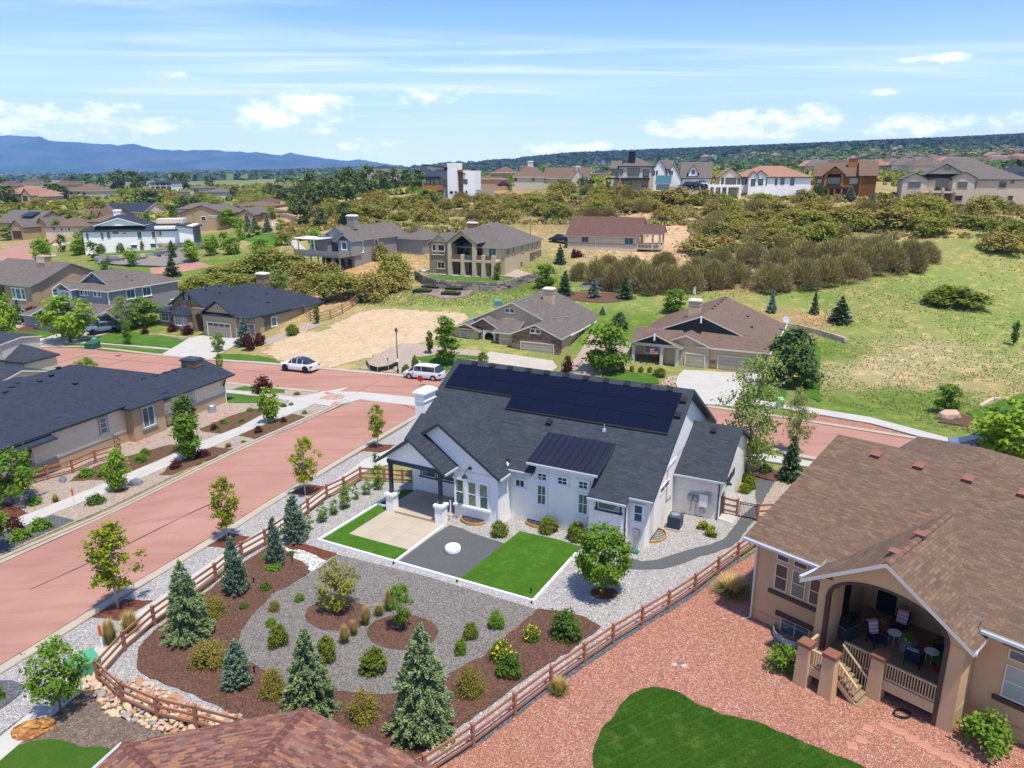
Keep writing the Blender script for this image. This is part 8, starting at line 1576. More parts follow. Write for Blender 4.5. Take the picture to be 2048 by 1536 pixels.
# scrub oak thickets, one by one
OG='scrub oak thickets on the hillside'
orn=random.Random(5)
for x,b_,t,w_ in [(1195,573,512,75),(1235,580,516,80),(1290,585,515,85),(1335,583,520,95),(1375,582,522,85),(1425,573,510,80),(1395,560,505,80),(1468,570,512,80),(1540,580,518,95),(1600,573,508,90),(1650,568,505,90),(1695,558,500,90),(1560,540,488,90),(1610,532,475,90),(1665,530,470,100),(1720,545,478,90),(1770,545,470,90),(1815,540,470,80),(1850,527,475,60),(1750,510,465,90),(1500,530,475,80),(1440,535,488,70),(1330,530,500,60),(1160,560,520,50),(1215,548,505,60),(1260,555,505,70),(1700,510,470,80)]:
    put('oakbare',x,b_,t,'leafless grey-brown scrub oak thicket on the slope above the near garages',w_*1.05,cat='thicket',name='scrub_oak',group='bare scrub oak thickets')
for x,b_,t,w_,k in [(1410,505,465,110,'oak'),(1450,500,470,70,'oak'),(1530,470,440,80,'oak'),(1580,455,415,80,'oak'),(1640,480,440,90,'oakgreen'),(1700,455,415,90,'oakgreen'),(1770,455,420,80,'oakgreen'),(1865,470,430,80,'oakgreen'),(1840,460,430,60,'oakgreen'),(1920,450,425,70,'oakgreen'),(2020,500,460,90,'oak'),(1990,500,465,70,'oak'),(2035,470,435,60,'oakgreen'),(1960,455,430,70,'oakgreen'),(1355,405,380,60,'oakgreen'),(1400,410,388,50,'oakgreen'),(1480,470,440,60,'oak'),(1330,440,410,60,'oak'),
   (790,565,500,80,'oakgreen'),(745,600,530,70,'oak'),(690,595,540,110,'oakgreen'),(780,580,535,90,'oak'),(640,575,545,80,'oakgreen'),(620,560,515,90,'oak'),(575,545,500,90,'oakgreen'),(540,540,490,100,'oakgreen'),(490,545,515,90,'oakgreen'),(440,560,528,80,'oakgreen'),(400,585,545,80,'oakgreen'),(480,580,545,100,'oakgreen'),(540,575,540,90,'oakgreen'),(600,595,560,60,'oak'),(660,560,520,60,'oak'),(760,520,480,40,'oak')]:
    put(k,x,b_,t,'leafing olive-green scrub oak thicket between the middle-distance houses',w_,cat='thicket',name='scrub_oak',group='leafing scrub oak thickets')
def fill(n,poly,kinds,hm,label,group,seed,ymin=0):
    q=random.Random(seed); xs=[p[0] for p in poly]; ys=[p[1] for p in poly]; P=[]; tries=0
    while len(P)<n and tries<n*60:
        tries+=1; x,y=q.uniform(min(xs),max(xs)),q.uniform(min(ys),max(ys))
        if inpoly(x,y,poly) and all(abs(x-a)>14 or abs(y-b_)>5 for a,b_ in P): P.append((x,y))
    for x,y in P:
        g=ground(x,y); h=hm*(.7+.7*q.random()); k_=q.choice(kinds); lb=label
        if label is A_: lb={'oak':'rust-tinged','oakgreen':'green leafing','oakbare':'greyish bare'}[k_]+' scrub oak '+('high' if y<412 else 'low')+' on the slope below the '+next(n_ for e_,n_ in ((960,'modern white house'),(1180,'long beige house'),(1330,'white farmhouse'),(1430,'white barn'),(1620,'tile-roofed house'),(1820,'orange house'),(9999,'beige ridge house')) if x<e_)
        plant_at(k_,g,h,h*(1.5+.9*q.random()),lb,'thicket',group,'scrub_oak')
A_='olive and rust-toned scrub oak on the long slope below the ridge houses'
A_='x'*0+A_
fill(95,[(820,400),(1000,388),(1100,385),(1250,386),(1420,402),(1650,405),(1830,418),(2048,425),(2048,435),(1860,440),(1750,470),(1640,490),(1560,480),(1420,445),(1350,415),(1290,425),(1180,440),(1050,440),(900,445),(820,440)],['oak','oak','oakgreen','oakbare'],3.6,A_,OG,1)
fill(24,[(1420,445),(1560,480),(1640,495),(1500,500),(1420,470)],['oak','oakbare','oakgreen'],3.2,A_,OG,2)
fill(26,[(560,395),(700,400),(840,400),(830,440),(700,440),(580,440)],['oak','oakgreen'],3.0,'scrub oak on the sandy slope left of the modern white house','scrub oaks left of the white tower',3)
fill(52,[(0,425),(60,412),(90,400),(300,385),(520,385),(640,395),(560,410),(540,430),(300,430),(180,428),(90,440),(20,440)],['oak','oakgreen','oakgreen'],4.0,'scrub oak between the houses in the left distance','scrub oaks in the left distance',4)
# pines on the left ridge
PG='ponderosa pines on the left rise'
for i,(x,b_,t,w_) in enumerate([(240,382,344,26),(228,384,350,24),(205,386,358,22),(270,384,346,26),(283,385,352,18),(150,382,356,24),(135,384,362,22),(95,380,355,24),(10,385,358,24),(45,385,365,24),(352,385,350,20),(372,383,352,24),(110,395,370,30),(125,400,375,26),(20,412,375,45),(100,405,372,30),(305,430,385,44),(292,425,395,34),(180,378,350,22),
   (738,400,340,34),(700,410,345,34),(665,415,372,34),(640,420,375,34),(622,415,355,30),(600,412,372,26),(580,408,378,26),(680,400,350,24),(760,385,345,26),(790,385,342,28),(815,383,344,26),(835,383,344,28),(720,395,350,28),(775,390,348,26),(655,395,360,26),(420,385,360,16),(390,425,395,34),(365,425,398,26),(470,395,375,16),(850,410,385,22),(868,415,395,18),(690,450,410,34),(610,450,405,30),(640,455,420,28),(590,430,395,26),(560,400,372,22),(540,395,370,18)]):
    g=ground(x,b_); d=g.y; h=(b_-t)/FP*d*1.05; plant_at('farpine',g,h,w_/FP*d,'dark rugged pine '+('behind the pink tiled house at far left' if x<130 else 'among the far left houses' if x<260 else 'beside the two-level modern house' if x<400 and b_<400 else 'behind the white hillside house' if x<430 else 'above the long driveway' if b_>425 else 'low on the rise left of the white tower' if b_>404 else 'on the skyline left of the white tower'),'tree',PG,'pine_tree')
for i,(x,b_,t,w_) in enumerate([(965+j*13,377-(j%3)*2,352+(j*7)%11,13) for j in range(17)]+[(1057,372,338,18),(1090,372,335,20),(1128,372,342,12),(1145,374,340,12),(1022,385,352,14),(1165,376,352,14),(1180,376,358,14),(1200,376,360,14),(1215,378,362,12),(1245,378,366,14),(1275,380,368,12),(1420,385,362,12),(1432,383,362,12),(1445,384,362,12),(1408,388,366,12),(1630,392,368,26),(1640,394,372,20),(1812,400,385,20),(1770,405,388,26),(1790,400,385,20),(1850,412,396,14),(1975,402,385,10),(1870,412,400,10)]):
    g=ground(x,b_); d=g.y; plant_at(('fartree','farspruce','farspruce')[i%3],g,(b_-t)/FP*d,w_/FP*d,'small tree standing among the gardens of the ridge houses','tree','garden trees of the ridge houses','garden_tree')
def lawn_tree(x,b_,t,w_,l): g=ground(x,b_); d=g.y; plant_at('fartree',g,(b_-t)/FP*d,w_/FP*d,l,'tree','trees of the left neighbourhood','garden_tree')
for x,b_,t,w_ in [(15,480,455,34),(30,478,456,28),(125,505,470,18),(110,470,445,14),(120,475,440,20),(165,505,460,26),(178,500,455,18),(185,460,430,20),(545,440,415,20),(560,460,440,20),(480,480,440,26),(500,475,455,22),(515,470,450,20),(450,500,465,20),(560,490,465,26),(575,488,470,18),(350,450,420,18),(370,455,425,20),(395,460,425,16),(60,478,455,18),(190,520,485,26),(215,545,520,26)]: lawn_tree(x,b_,t,w_,'garden tree among the white, brown and olive houses at the left')
# ---------------------------------------------------------------- far scatter, one object each (too many to count)
def scatter(name,n,az0,az1,d0,d1,size,mats,fn,seed,tall=1.,dens=None,label=None):
    rs=np.random.RandomState(seed); a=rs.uniform(az0,az1,n*3); d=np.exp(rs.uniform(math.log(d0),math.log(d1),n*3)); x=np.sin(a)*d; y=np.cos(a)*d; z=Tn(x,y)
    px=1024+FP*x/(y*cp_-(z-HC)*sp_); py=768-FP*((y*sp_+(z-HC)*cp_))/(y*cp_-(z-HC)*sp_)
    cl=np.array([noise.noise((x[i]/d1*26,y[i]/d1*26,seed)) for i in range(len(x))])
    ok=fn(px,py,cl)&(rs.random(len(x))<.999); idx=np.where(ok)[0][:n]; x,y,z,d=x[idx],y[idx],z[idx],d[idx]; m=len(x)
    K=7; s=size*(.5+rs.random(m))*np.clip(d/(d0*1.2),.7,3.5)**.35; V=[];F=[]
    C=np.stack([x,y,z],1); off=rs.normal(size=(m,K,3)); off/=np.linalg.norm(off,axis=2)[...,None]; off[...,2]=np.abs(off[...,2])*tall
    base=C[:,None]+off*(s[:,None,None]*.55)+np.array([0,0,1.])*s[:,None,None]*.15*tall
    t=rs.normal(size=(m,K,3)); t/=np.linalg.norm(t,axis=2)[...,None]; bb=np.cross(off,t); bb/=np.linalg.norm(bb,axis=2)[...,None]+1e-6; tt=np.cross(bb,off); q=s[:,None,None]*.55
    V=np.stack([base-tt*q,base-bb*q,base+tt*q,base+bb*q],2).reshape(-1,3); me=npmesh(name,V,quadF(m*K),mats,(rs.random(m*K)*len(mats)).astype(int),False,uv=False)
    o=link(name,me); tag(o,label,None,kind='stuff')
FAN=lambda px,py,c:np.ones(len(px),bool)
scatter('distant_scrub',6000,-.62,.62,320,1100,2.4,[L_OAK,L_OAKG,L_DK],lambda px,py,c:(c>-.12),21)
scatter('distant_scrub',3800,-.62,.66,1000,3200,8,[L_OAKG,L_FOR,L_PIN],lambda px,py,c:(c>.02)&(px>560),22)
scatter('hill_forest',16000,-.1,.68,2400,4300,15,[L_FOR],lambda px,py,c:(px>930)&((py<323)|(c>.1)),23,1.1)
scatter('distant_trees',2600,.22,.68,700,2400,7,[L_DK,L_FOR,L_PIN],lambda px,py,c:(px>1450)&(c>-.25),24)
scatter('plain_trees',2200,-.62,-.05,2200,9000,18,[L_FOR,L_PIN],lambda px,py,c:(c>.05),25)
scatter('weed_tufts',9000,.18,.66,66,150,.085,[L_WEED],lambda px,py,c:(px>1600)&(py>560)&(py<790+(px-1600)*.23)&(c>-.3),26,.4)
scatter('weed_tufts',4000,-.3,.05,100,135,.12,[L_WEED],lambda px,py,c:(px>700)&(px<1100)&(py>568)&(py<612),27,.7)
scatter('weed_tufts',7000,-.35,.62,128,240,.16,[L_WEED,L_OAK],lambda px,py,c:(py<600)&(px>560)&(c>-.1),28,.8)
scatter('hill_brush',9000,-.32,.62,165,262,.85,[L_OAK,L_OAKG,L_RST,L_TWG],lambda px,py,c:(px>560)&(py>386)&(py<480)&~((px>1080)&(px<1260)&(py<396))&((py<450)|(px<1000)|(px>1380))&(c>-.22),29,.7)
# houses on the far hillside at the right
hm=[]
for rf,wl in ((SH_M,BEIGE),(TERRA,PEACH),(SH_G,BEIGE),(SH_P,CREAMP),(SH_G,WHITE),(TERRA,CREAMP)):
    b=MB(); b.box(-7,7,-5,5,-3,4.5,0); b.add([(-8,-6,4.4),(8,-6,4.4),(8,6,4.4),(-8,6,4.4),(-3.5,0,8.3),(3.5,0,8.3)],[(0,1,5,4),(1,2,5),(2,3,4,5),(3,0,4)],1)
    b.box(2,10,-8,-1,-3,3.6,0); b.add([(1.2,-9,3.6),(10.8,-9,3.6),(10.8,0,3.6),(1.2,0,3.6),(6,-5,6.6),(6,-1,6.6)],[(0,1,4),(1,2,5,4),(2,3,5),(3,0,4,5)],1)
    for x in (-5,-2,4,7): b.box(x,x+1.3,-8.1 if x>2 else -5.1,-5,1,2.6,2)
    hm.append(b.mesh('distant_house',[wl,rf,GLASS]))
q=random.Random(9); n=0
while n<240:
    a=q.uniform(.33,.66); d=math.exp(q.uniform(math.log(620),math.log(2600))); x,y=math.sin(a)*d,math.cos(a)*d; z=T(x,y); p=proj((x,y,z))
    if not(1620<p[0]<2100 and 288<p[1]<349): continue
    if noise.noise((x/300,y/300,3))<-.2: continue
    o=link('distant_house',hm[q.choice((0,1,2,2,3,4,2,5,3))],None,(x,y,z),q.random()*6.28,(1.3,1.3,1.2)); tag(o,'small house scattered over the far hillside beyond the ridge','house','houses on the far hillside'); n+=1
for x,y,d in [(1090,322,3300),(1105,318,3300),(1130,320,3300),(1160,318,3300),(1205,328,2600),(985,328,3200),(1000,326,3200),(940,338,2600),(1410,320,2300),(1425,319,2300),(1550,316,2000),(1510,315,2200),(1060,326,2900),(1230,325,2700)]:
    p=spot(x,y,d); o=link('distant_house',hm[4 if x%2 else 1],None,(p.x,p.y,T(p.x,p.y)),q.random()*3,(1.8,1.8,1.5)); tag(o,'lone pale house on the wooded hills of the centre and right horizon','house','lone houses on the wooded hills')
# town specks on the plain below the mountains
b=MB(); rs=random.Random(3)
for i in range(900):
    a=rs.uniform(-.6,-.12); d=math.exp(rs.uniform(math.log(3200),math.log(9500))); x,y=math.sin(a)*d,math.cos(a)*d
    if noise.noise((x/900,y/900,7))<.0: continue
    z=T(x,y); s=rs.uniform(8,26); b.box(x-s,x+s,y-s*.6,y+s*.6,z-4,z+rs.uniform(5,10),rs.choice((0,0,1,2)))
tag(b.obj('distant_town',[WTRIM,BEIGE,paint('town_roof',(.2,.15,.13),.9)]),kind='stuff')
# mountains beyond the plain
SKY_=[(-1400,170),(-900,215),(-500,205),(-250,215),(-80,232),(0,264),(30,279),(60,281),(110,282),(160,284),(175,291),(250,296),(300,299),(330,297),(370,307),(420,309),(470,308),(510,311),(560,313),(600,318),(616,313),(640,318),(690,325),(720,328),(745,325),(780,332),(820,338),(880,343),(1000,346)]
def skyl(px):
    for (a,b_),(c,d) in zip(SKY_,SKY_[1:]):
        if a<=px<=c: return b_+(d-b_)*(px-a)/(c-a)
    return 346
nx,ny=420,26; V=[]
for j in range(ny):
    t=j/(ny-1)
    for i in range(nx):
        px=-1400+2400*i/(nx-1); D=8600+2600*t; hd=(344-skyl(px))/FP*11200/1.0; a=(px-1024)/FP/cp_
        x,y=a*D,D; f=t**1.15
        nz=noise.fractal((x/900,y/1500,2.),.7,2.,5)*.5+abs(noise.noise((x/420,t*2.5,5.)))*.6
        z=-25+(hd+60)*f*(1-.34*nz*(1-t**6)*math.sin(math.pi*min(t+.1,1)))+(0 if t<.97 else noise.noise((px/14,0,1))*14+noise.noise((px/5,0,4))*6)
        V.append((x,y,z+HC*t))
F=[[j*nx+i,j*nx+i+1,(j+1)*nx+i+1,(j+1)*nx+i] for j in range(ny-1) for i in range(nx-1)]
m,b=newmat('forested_mountain'); t=b.n('ShaderNodeTexCoord').outputs['Object']; n1=b.noise(t,.0018,7,.65); n2=b.noise(t,.012,5,.7)
finish(b,b.mix(b.ss(n2,.56,.7,0,.55),b.mix(b.ss(n1,.42,.62),(.012,.028,.038),(.045,.06,.07)),(.15,.14,.13)),.95,None,spec=.05)  # forest tones shifted to blue: part of the haze is in the colour
tag(link('mountains',npmesh('mountains',V,F,[m],None,True,uv=False)),kind='structure')
HAZE=5.8e-5
# haze
b=MB(); b.box(-15000,15000,-400,14500,-120,1150); hz=b.obj('haze',[]); 
m=bpy.data.materials.new('air'); m.use_nodes=True; m.node_tree.nodes.clear(); bb=NB(m.node_tree); o_=bb.n('ShaderNodeOutputMaterial'); pv=bb.n('ShaderNodeVolumePrincipled'); pv.inputs['Color'].default_value=(.30,.56,1,1); pv.inputs['Density'].default_value=HAZE; pv.inputs['Anisotropy'].default_value=.0
bb.nt.links.new(pv.outputs[0],o_.inputs['Volume']); hz.data.materials.append(m); tag(hz,kind='stuff')
# ---------------------------------------------------------------- rocks
def rock(name,mat,seed,s=(1,1,.6)):
    rs=np.random.RandomState(seed); import bmesh
    bm=bmesh.new(); bmesh.ops.create_icosphere(bm,subdivisions=2 if seed<90 else 1,radius=1)
    for v in bm.verts:
        k=1+.28*noise.noise(v.co*1.3+Vector((seed,0,0)))+.1*noise.noise(v.co*3.+Vector((0,seed,0))); v.co=Vector((v.co.x*s[0]*k,v.co.y*s[1]*k,v.co.z*s[2]*k))
    me=bpy.data.meshes.new(name); bm.to_mesh(me); bm.free(); me.materials.append(mat); return me
RM=[rock('cobble',m,90+i,(1,.75,.5)) for i,m in enumerate((ROCKP,ROCKT,ROCKP,ROCKG,ROCKT,paint('rust_cobble',(.40,.22,.12),.8,.25)))]
def cobbles(label,poly,n,r0,r1,seed,meshes,cap=300,o=.05):
    e=empty(label[0],ground(*poly[0])); tag(e,kind='structure'); q=random.Random(seed); W=[tuple(p[:2]) for p in W2(poly)]; xs=[p[0] for p in W]; ys=[p[1] for p in W]; P=[]; t=0
    while len(P)<n and t<n*40:
        t+=1; x,y=q.uniform(min(xs),max(xs)),q.uniform(min(ys),max(ys)); r=q.uniform(r0,r1)
        if inpoly(x,y,W) and all((x-a)**2+(y-b_)**2>((r+c)*.62)**2 for a,b_,c in P): P.append((x,y,r))
    P.sort(key=lambda p:-p[2])
    for x,y,r in P[:cap]: link('cobble',q.choice(meshes),e,Vector((x,y,T(x,y)+o+r*.12))-Vector(e.location),(q.random()*.4,q.random()*.4,q.random()*6.28),(r,r,r))
    mb=MB()
    for x,y,r in P[cap:]:
        z=T(x,y)+o; a=q.random()*3; k=[(x+r*math.cos(a+i*1.05)*.9,y+r*.8*math.sin(a+i*1.05),z) for i in range(6)]; kk=[(x+r*.55*math.cos(a+i*1.05),y+r*.5*math.sin(a+i*1.05),z+r*.5) for i in range(6)]
        mb.add(k+kk,[(i,(i+1)%6,6+(i+1)%6,6+i) for i in range(6)]+[tuple(range(6,12))],q.randrange(3))
    if mb.V: tag(mb.obj('cobble_fill',[ROCKP,ROCKT,ROCKG],e),kind='stuff')
cobbles(['cobble_bed'],zF((640,800),(700,760),(790,690),(830,640),(900,720),(1050,800),(1200,780),(1390,850),(1480,890),(1600,960),(1800,1040),(1900,1060),(2048,1090),(1950,1150),(1650,1190),(1480,1230),(1330,1210),(1200,1160),(1050,1110),(900,1050),(850,950),(740,890)),900,.12,.30,3,RM)
RW=[rock('cobble',m,96+i,(1,.8,.5)) for i,m in enumerate((ROCKW,ROCKW,paint('pale_grey_cobble',(.45,.44,.43),.8,.2)))]
cobbles(['white_cobble_bed'],z2((1020,485),(1100,490),(1200,540),(1195,562),(1140,590),(1110,550),(1050,520)),220,.07,.16,4,RW)
cobbles(['corner_cobble_bed'],zG((1240,300),(1330,262),(1440,255),(1475,290),(1420,310),(1300,315)),90,.10,.2,5,RM,o=.12)
cobbles(['driveway_cobble_bed'],zM((430,1060),(480,1000),(575,985),(570,1050),(520,1080),(440,1080)),60,.12,.3,6,RM)
def boulder(px,py,sx,sy,sz,mat,label,seed,rz=0.):
    g=ground(px,py); o=link('boulder',rock('boulder',mat,seed),None,g+Vector((0,0,sz*.25)),rz,(sx,sy,sz/.6)); tag(o,label,'rock')
boulder(65,1466,.85,.5,.45,ROCKO,'rust-orange boulder with dark crust on bare soil at lower left',1,.5)
for i,(x,y,a,b_,c,l) in enumerate(((44,988,.55,.3,.25,'dark slate boulder by the end of the reddish rails'),(62,993,.35,.25,.2,'small slate rock right of the larger one by the rails'),(25,985,.3,.25,.25,'slate rock nearest the left tree'),(126,962,.6,.3,.3,'dark slate boulder below the middle of the reddish rails'),(272,970,.65,.4,.45,'grey boulder on tan gravel beside the mulch of the small tree'),(470,886,.5,.25,.15,'flat grey boulder by the rust tuft'),(623,825,.3,.2,.2,'black rock on gravel near the corner'),(569,808,.6,.4,.35,'pale grey boulder near the corner pavement'),(510,812,.6,.35,.2,'flat blue-grey boulder by the small corner lawn'),(100,995,.25,.15,.12,'small grey rock near the red-brown patches'),(90,1002,.3,.2,.1,'flat reddish stone near the grass tuft'))):
    boulder(x,y,a,b_,c,ROCKS if i<5 else ROCKG,l,2+i,i*.7)
boulder(1898,838,1.1,.6,.8,ROCKP,'large pinkish boulder under the rust-olive tree at right',20,.1); boulder(1190,738,.6,.5,.4,ROCKP,'pinkish boulder in front of the loose olive tree',21)
for x,y,l,m in ((1348,1332,'first of three small rocks on the red stone',ROCKP),(1361,1328,'dark round rock between two pinkish ones on red stone',ROCKS),(1368,1334,'last of the small rocks on the red stone',ROCKT)): boulder(x,y,.16,.12,.12,m,l,22+x%7)
for i,(x,y) in enumerate(((1232,395),(1440,470),(1380,440),(1455,395),(1810,440),(1830,438),(1860,452),(1940,440),(1310,440),(800,410),(820,405),(755,430),(700,425),(1005,440),(640,425),(1850,435))):
    g=ground(x,y); o=link('sandstone_outcrop',rock('outcrop',paint('sandstone',(.40,.29,.19),.9,.3,1,9,.6),30+i%3),None,g,i,(2.6,1.3,.9)); tag(o,'weathered sandstone outcrop half buried in the scrubby slope','rock','sandstone outcrops on the slope')
# dry stone walls: individual blocks
def stone_wall(name,label,pts,courses,bl,bh,mats,thick=.4,seed=1,cap=280):
    P=[ground(*p) for p in pts]; e=empty(name,P[0],0,label,'wall'); q=random.Random(seed); ms=[]
    for m in mats:
        for k in range(2): b=MB(); b.frus(0,1,-.5,.5,0,1,.03+.02*k); ms.append(b.mesh('stone_block',[m]))
    n=0; L=sum((b_-a).length for a,b_ in zip(P,P[1:]))
    for c in range(courses):
        for a,b_ in zip(P,P[1:]):
            d=b_-a; Ls=d.length; x=-q.random()*bl*.5
            while x<Ls:
                w_=bl*(.6+.8*q.random()); t=min(max(x/Ls,0),1); g=a+d*t; g.z=T(g.x,g.y)+c*bh-.1
                link('stone_block',q.choice(ms),e,g-P[0],(0,0,math.atan2(d.y,d.x)+q.uniform(-.03,.03)),(w_*.97,thick*(.85+.3*q.random()),bh*.95)); x+=w_; n+=1
    return e
GB=[paint('wall_block_grey',(.23,.20,.17),.9,.25),paint('wall_block_tan',(.30,.25,.19),.9,.25),paint('wall_block_dark',(.17,.145,.125),.9,.25)]
stone_wall('retaining_wall','curved grey block retaining wall below the balcony house lawn',zP((-240,1090),(-100,1180),(100,1250),(300,1268),(600,1285),(850,1290),(1080,1300),(1300,1270),(1550,1200),(1750,1140),(1830,1090)),4,1.1,.42,GB,.5,1)
SB=[paint('sandstone_block',(.42,.32,.21),.9,.25),paint('sandstone_block_light',(.50,.40,.28),.9,.25)]
stone_wall('stone_wall','low buff stone wall behind the dark pine on the slope',zK((890,905),(960,915),(1050,938),(1120,958),(1170,975)),2,.8,.4,SB,.5,2)
stone_wall('stone_wall','low curved stone wall in front of the dark-roofed house lawn',zH((-10,845),(120,850),(250,870),(350,880),(440,885)),1,.6,.35,SB,.35,3)
stone_wall('stone_wall','bank of slate boulders below the white hillside house, lower tier',zI((560,655),(650,650),(780,645),(880,635),(960,620)),2,1.6,.7,[ROCKG,ROCKS,ROCKT],1.,4)
stone_wall('stone_wall','bank of slate boulders right of the white hillside house, upper tier',zI((930,575),(1010,572),(1100,570),(1180,580)),2,1.6,.7,[ROCKG,ROCKS,ROCKT],1.,5)
stone_wall('stone_wall','low stone edging below the pink-roofed house garden at the far right',[(1960,815),(1985,800),(2020,800),(2048,815)],1,.5,.35,SB,.4,6)
stone_wall('stone_wall','heap of boulders at the top of the long driveway',zI((1560,400),(1620,395),(1690,400),(1740,415)),2,1.5,.7,[ROCKT,ROCKP],1.,8)
rail_fence('rail_fence','long reddish fence along the sandy lot and garden',[zJ(p)[0] for p in ((100,950),(170,935),(235,905),(290,870),(340,835),(395,800),(455,770))],hh=1.5,rails=3)
rail_fence('rail_fence','short reddish fence beside the dark-roofed house',[zJ((20,905))[0],zJ((60,945))[0],zJ((100,950))[0]],hh=1.5,rails=3)
rail_fence('rail_fence','reddish fence behind the oak scrub left of the sandy lot',[zQ(p)[0] for p in ((-60,1110),(60,1120),(150,1115))],hh=1.4,rails=3)
# ---------------------------------------------------------------- street furniture and small things
def lamp_post(px,py,hh,label):
    g=ground(px,py); e=empty('street_lamp',g,0,label,'street lamp'); m=MB(); m.lathe([(.14,0),(.12,.5),(.07,.6),(.05,hh-.6),(.08,hh-.55)],(0,0),10); m.obj('post',[BLK],e)
    m=MB(); m.lathe([(.08,hh-.55),(.2,hh-.1)],(0,0),8); m.obj('lantern_glass',[GPALE],e); m=MB(); m.lathe([(.25,hh-.1),(.12,hh+.12),(.02,hh+.3)],(0,0),8); m.obj('lantern_cap',[BLK],e); return e
e=lamp_post(796,746,5.6,'tall black street lamp between the white coupe and the minivan'); m=MB(); m.box(-.12,.12,-.09,-.07,1.5,1.9); m.obj('notice',[WTRIM],e)
lamp_post(1061,480,4.6,'black street lamp behind the balcony house')
def marker(px,py,pt,label):
    g=ground(px,py); hh=height_of(g,pt); e=empty('marker_post',g,0,label,'marker post'); m=MB(); m.lathe([(.055,0),(.055,hh*.62)],(0,0),10); m.obj('post',[WTRIM],e); m=MB(); m.lathe([(.062,hh*.6),(.062,hh)],(0,0),10); m.obj('orange_sleeve',[paint('safety_orange',(.75,.09,.02),.5)],e)
marker(206,1301,1251,'white marker post with orange top by the green utility box'); marker(149,1012,977,'white marker post with orange top on tan gravel across the street')
def ubox(px,py,w_,d_,hh,rz,label,mat=None):
    g=ground(px,py); e=empty('utility_box',g+Vector((0,0,.04)),rz,label,'utility box'); gm=mat or paint('utility_green',(.07,.30,.17),.45,.1)
    m=MB(); m.ext([(-w_/2,-d_/2,.05),(-w_/2,d_/2,.05),(-w_/2,d_/2,hh),(-w_/2,-d_/2,hh*.82)],(w_,0,0)); m.obj('casing',[gm],e); m=MB(); m.box(-w_/2-.1,w_/2+.1,-d_/2-.1,d_/2+.1,-.1,.06); m.obj('base_pad',[CONC],e)
    m=MB(); m.box(-.01,.01,-d_/2-.012,-d_/2,.1,hh*.75); m.obj('door_seam',[BLK],e); return e
ubox(168,1345,1.3,1.0,.75,R(48),'mint-green utility cabinet beside the pavement at lower left'); ubox(186,698,1.6,1.4,1.1,R(-10),'dark green utility box on the grass strip across the street',paint('dark_utility_green',(.03,.10,.06),.5)); ubox(190,690,.7,.6,1.1,R(-10),'small light green cabinet behind the dark utility box'); ubox(1560,816,.55,.55,1.1,0,'pale green utility pedestal on the pavement by the driveway',paint('pale_green',(.22,.45,.22),.5)); ubox(997,613,1.3,1,1.1,0,'green utility box behind the stone garage house',paint('teal_green',(.1,.25,.18),.5)); ubox(771,588,.5,.5,1.0,0,'white pedestal at the end of the red garden fence',WTRIM); ubox(1388,588,.5,.5,1.3,0,'white pipe and box on the slope behind the chimney',WTRIM)
# black silt fence and stake
P=[ground(*p) for p in zJ((365,1185),(385,1218),(430,1228),(490,1222),(540,1195))]; P+=[]; e=empty('silt_fence',P[0],0,'black silt fence sagging beside the street lamp','fence'); m=MB()
for i,(a,b_) in enumerate(zip(P,P[1:])): a=a-P[0]; b_=b_-P[0]; m.ext([(a.x,a.y,a.z),(b_.x,b_.y,b_.z),(b_.x,b_.y,b_.z+.7-.1*(i%2)),(a.x,a.y,a.z+.7-.1*((i+1)%2))],(.02,.03,0))
m.obj('fabric',[BLK],e)
for p in P: m=MB(); m.box(-.02,.02,-.02,.02,0,.95); m.obj('stake',[LTRIM],e,loc=p-P[0])
g=ground(776,735); m=MB(); m.box(-.03,.03,-.03,.03,0,1.3); m.box(-.1,.1,-.03,.03,.95,1.3); tag(m.obj('survey_stake',[paint('survey_orange',(.6,.2,.06),.7)],loc=g),'orange survey stake on the sandy lot edge','stake')
for x,y,l in ((845,771,'round manhole cover in front of the minivan'),(235,712,'round manhole cover in the far street at left')):
    g=ground(x,y); m=MB(); m.lathe([(.5,0),(.48,.012)],(0,0),20); tag(m.obj('manhole_cover',[paint('cast_iron',(.10,.07,.06),.6,.2)],loc=g+Vector((0,0,.02))),l,'manhole cover')
# red tactile pads at the corner
for q in (((1262,245),(1300,236),(1382,252),(1345,266)),((1335,365),(1385,335),(1450,335),(1400,368))):
    P=[ground(*p)+Vector((0,0,.125)) for p in zG(*q)]; m=MB(); m.slab(P[::-1],.03); o=m.obj('tactile_pad',[paint('brick_red_pad',(.45,.12,.10),.8,.1)]); tag(o,kind='structure')
# stop sign seen behind the chimney, satellite dish, bench, low garden lamps
g=ground(842,800); e=empty('stop_sign',g,R(160),'red stop sign mostly hidden behind the white chimney','sign'); m=MB(); m.tube([(0,0,0),(0,0,2.2)],.03,6); m.obj('post',[METAL],e); m=MB(); m.tube([(0,-.03,2.45),(0,.03,2.45)],.36,8); m.obj('sign_plate',[paint('sign_red',(.5,.02,.02),.4)],e)
g=H2W(House.__new__(House),0,0) if False else spot(1571,640,104); e=empty('satellite_dish',g,0,'grey satellite dish at the far roof corner of the pink-roofed house','satellite dish'); m=MB(); m.lathe([(.02,0),(.3,.05),(.5,.16)],(0,0),16); o=m.obj('dish',[paint('dish_grey',(.35,.4,.45),.4)],e); o.rotation_euler=(1.0,.3,0); m=MB(); m.tube([(0,0,0),(0,0,-1.3)],.04,6); m.obj('mast',[METAL],e)
g=ground(1172,582); e=empty('garden_bench',g,R(-5),'small grey bench beside the blue spruce','bench')
m=MB(); m.box(-.9,.9,-.25,.25,.4,.48); m.obj('seat',[GTRIM],e); m=MB(); m.box(-.9,.9,.22,.28,.5,.95); m.obj('backrest',[GTRIM],e)
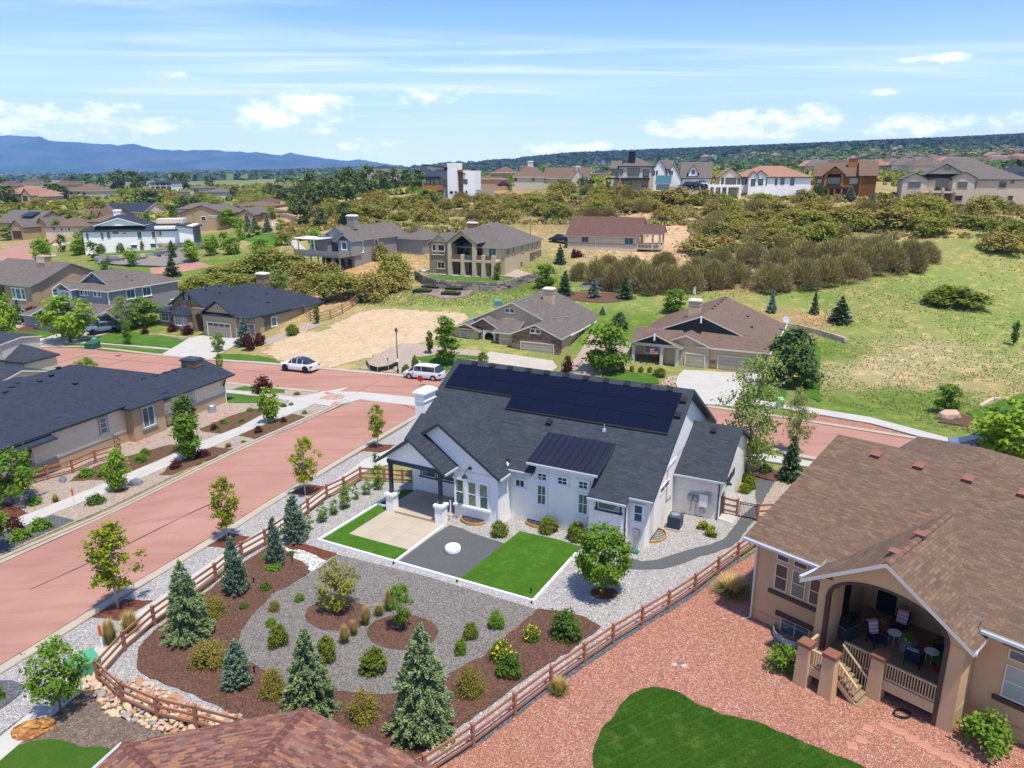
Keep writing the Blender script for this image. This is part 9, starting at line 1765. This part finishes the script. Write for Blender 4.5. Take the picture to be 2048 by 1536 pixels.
for s in (-.8,.8): m=MB(); m.box(s-.04,s+.04,-.22,.22,0,.4); m.obj('leg',[GTRIM],e)
for i,(x,y) in enumerate(((678,1225),(807,1262),(508,1168),(585,1125),(509,1348),(430,1268),(1062,1190))):
    g=ground(x,y); m=MB(); m.lathe([(.03,.05),(.03,.25),(.06,.27),(.05,.38)],(0,0),8); tag(m.obj('garden_spotlight',[BLK],loc=g+Vector((0,0,.03))),'small black spotlight in the front garden','garden light','small garden spotlights')
# tree staking mulch rings
for x,y,rx,ry in ((1208,1188,.75,.6),(244,983,.5,.4),(376,920,.5,.4),(320,860,.4,.3)):
    g=ground(x,y); sheet('mulch_ring',[(g.x+rx*math.cos(i*.5236),g.y+ry*math.sin(i*.5236)) for i in range(12)],MULCH2,.1,world=True,curve=True)
# raised vegetable beds
for x,y,l in ((845,584,'black-framed raised bed, farthest left'),(862,576,'black-framed raised bed behind the left one'),(910,579,'black-framed raised bed with green rows, back right'),(902,589,'black-framed raised bed, nearest right')):
    g=ground(x,y); e=empty('raised_bed',g,R(-12),l,'raised bed'); m=MB(); m.box(-1.6,1.6,-.8,.8,-.2,.42); m.obj('frame',[BLK],e); m=MB(); m.box(-1.5,1.5,-.7,.7,.42,.46); m.obj('soil',[DIRT],e); link('seedlings',kind('mound')[1][0],e,(0,0,.45),0,(2.6,1.2,.35))
# flag stones by the cream house
e=empty('pink_flagstones',ground(430,860)); tag(e,kind='structure'); q=random.Random(2); FL2=paint('pale_red_flagstone',(.42,.24,.19),.9,.2)
for x,y in zL((1150,890),(1230,880),(1280,865),(1430,825),(1470,815),(1760,690),(1800,680),(1850,665),(1900,650),(1960,630),(2000,600),(1880,640),(1820,700)): g=ground(x,y); m=MB(); a=q.random(); m.slab([(.55*math.cos(a+i*1.2566),.35*math.sin(a+i*1.2566),.1) for i in range(5)],.04); m.obj('flagstone',[FL2],e,loc=g-Vector(e.location))

# short grass of the dark lawn, as blades
q=random.Random(8); xs=[p[0] for p in LQ]; ys=[p[1] for p in LQ]; C=[]
while len(C)<26000:
    x,y=q.uniform(min(xs)-.1,max(xs)+.1),q.uniform(max(min(ys),13),max(ys)+.1)
    if inpoly(x,y,LQ) or (q.random()<.5 and inpoly(x+q.uniform(-.14,.14),y+q.uniform(-.14,.14),LQ)): C.append((x,y,T(x,y)+.13))
tag(link('grass_blades',npmesh('grass_blades',leafquads(np.array(C),.035,np.random.RandomState(4),.1,.35),quadF(len(C)),[leafmat('lawn_blades',(.035,.10,.010),(.085,.185,.02),.3)],None,False,uv=False)),kind='stuff')
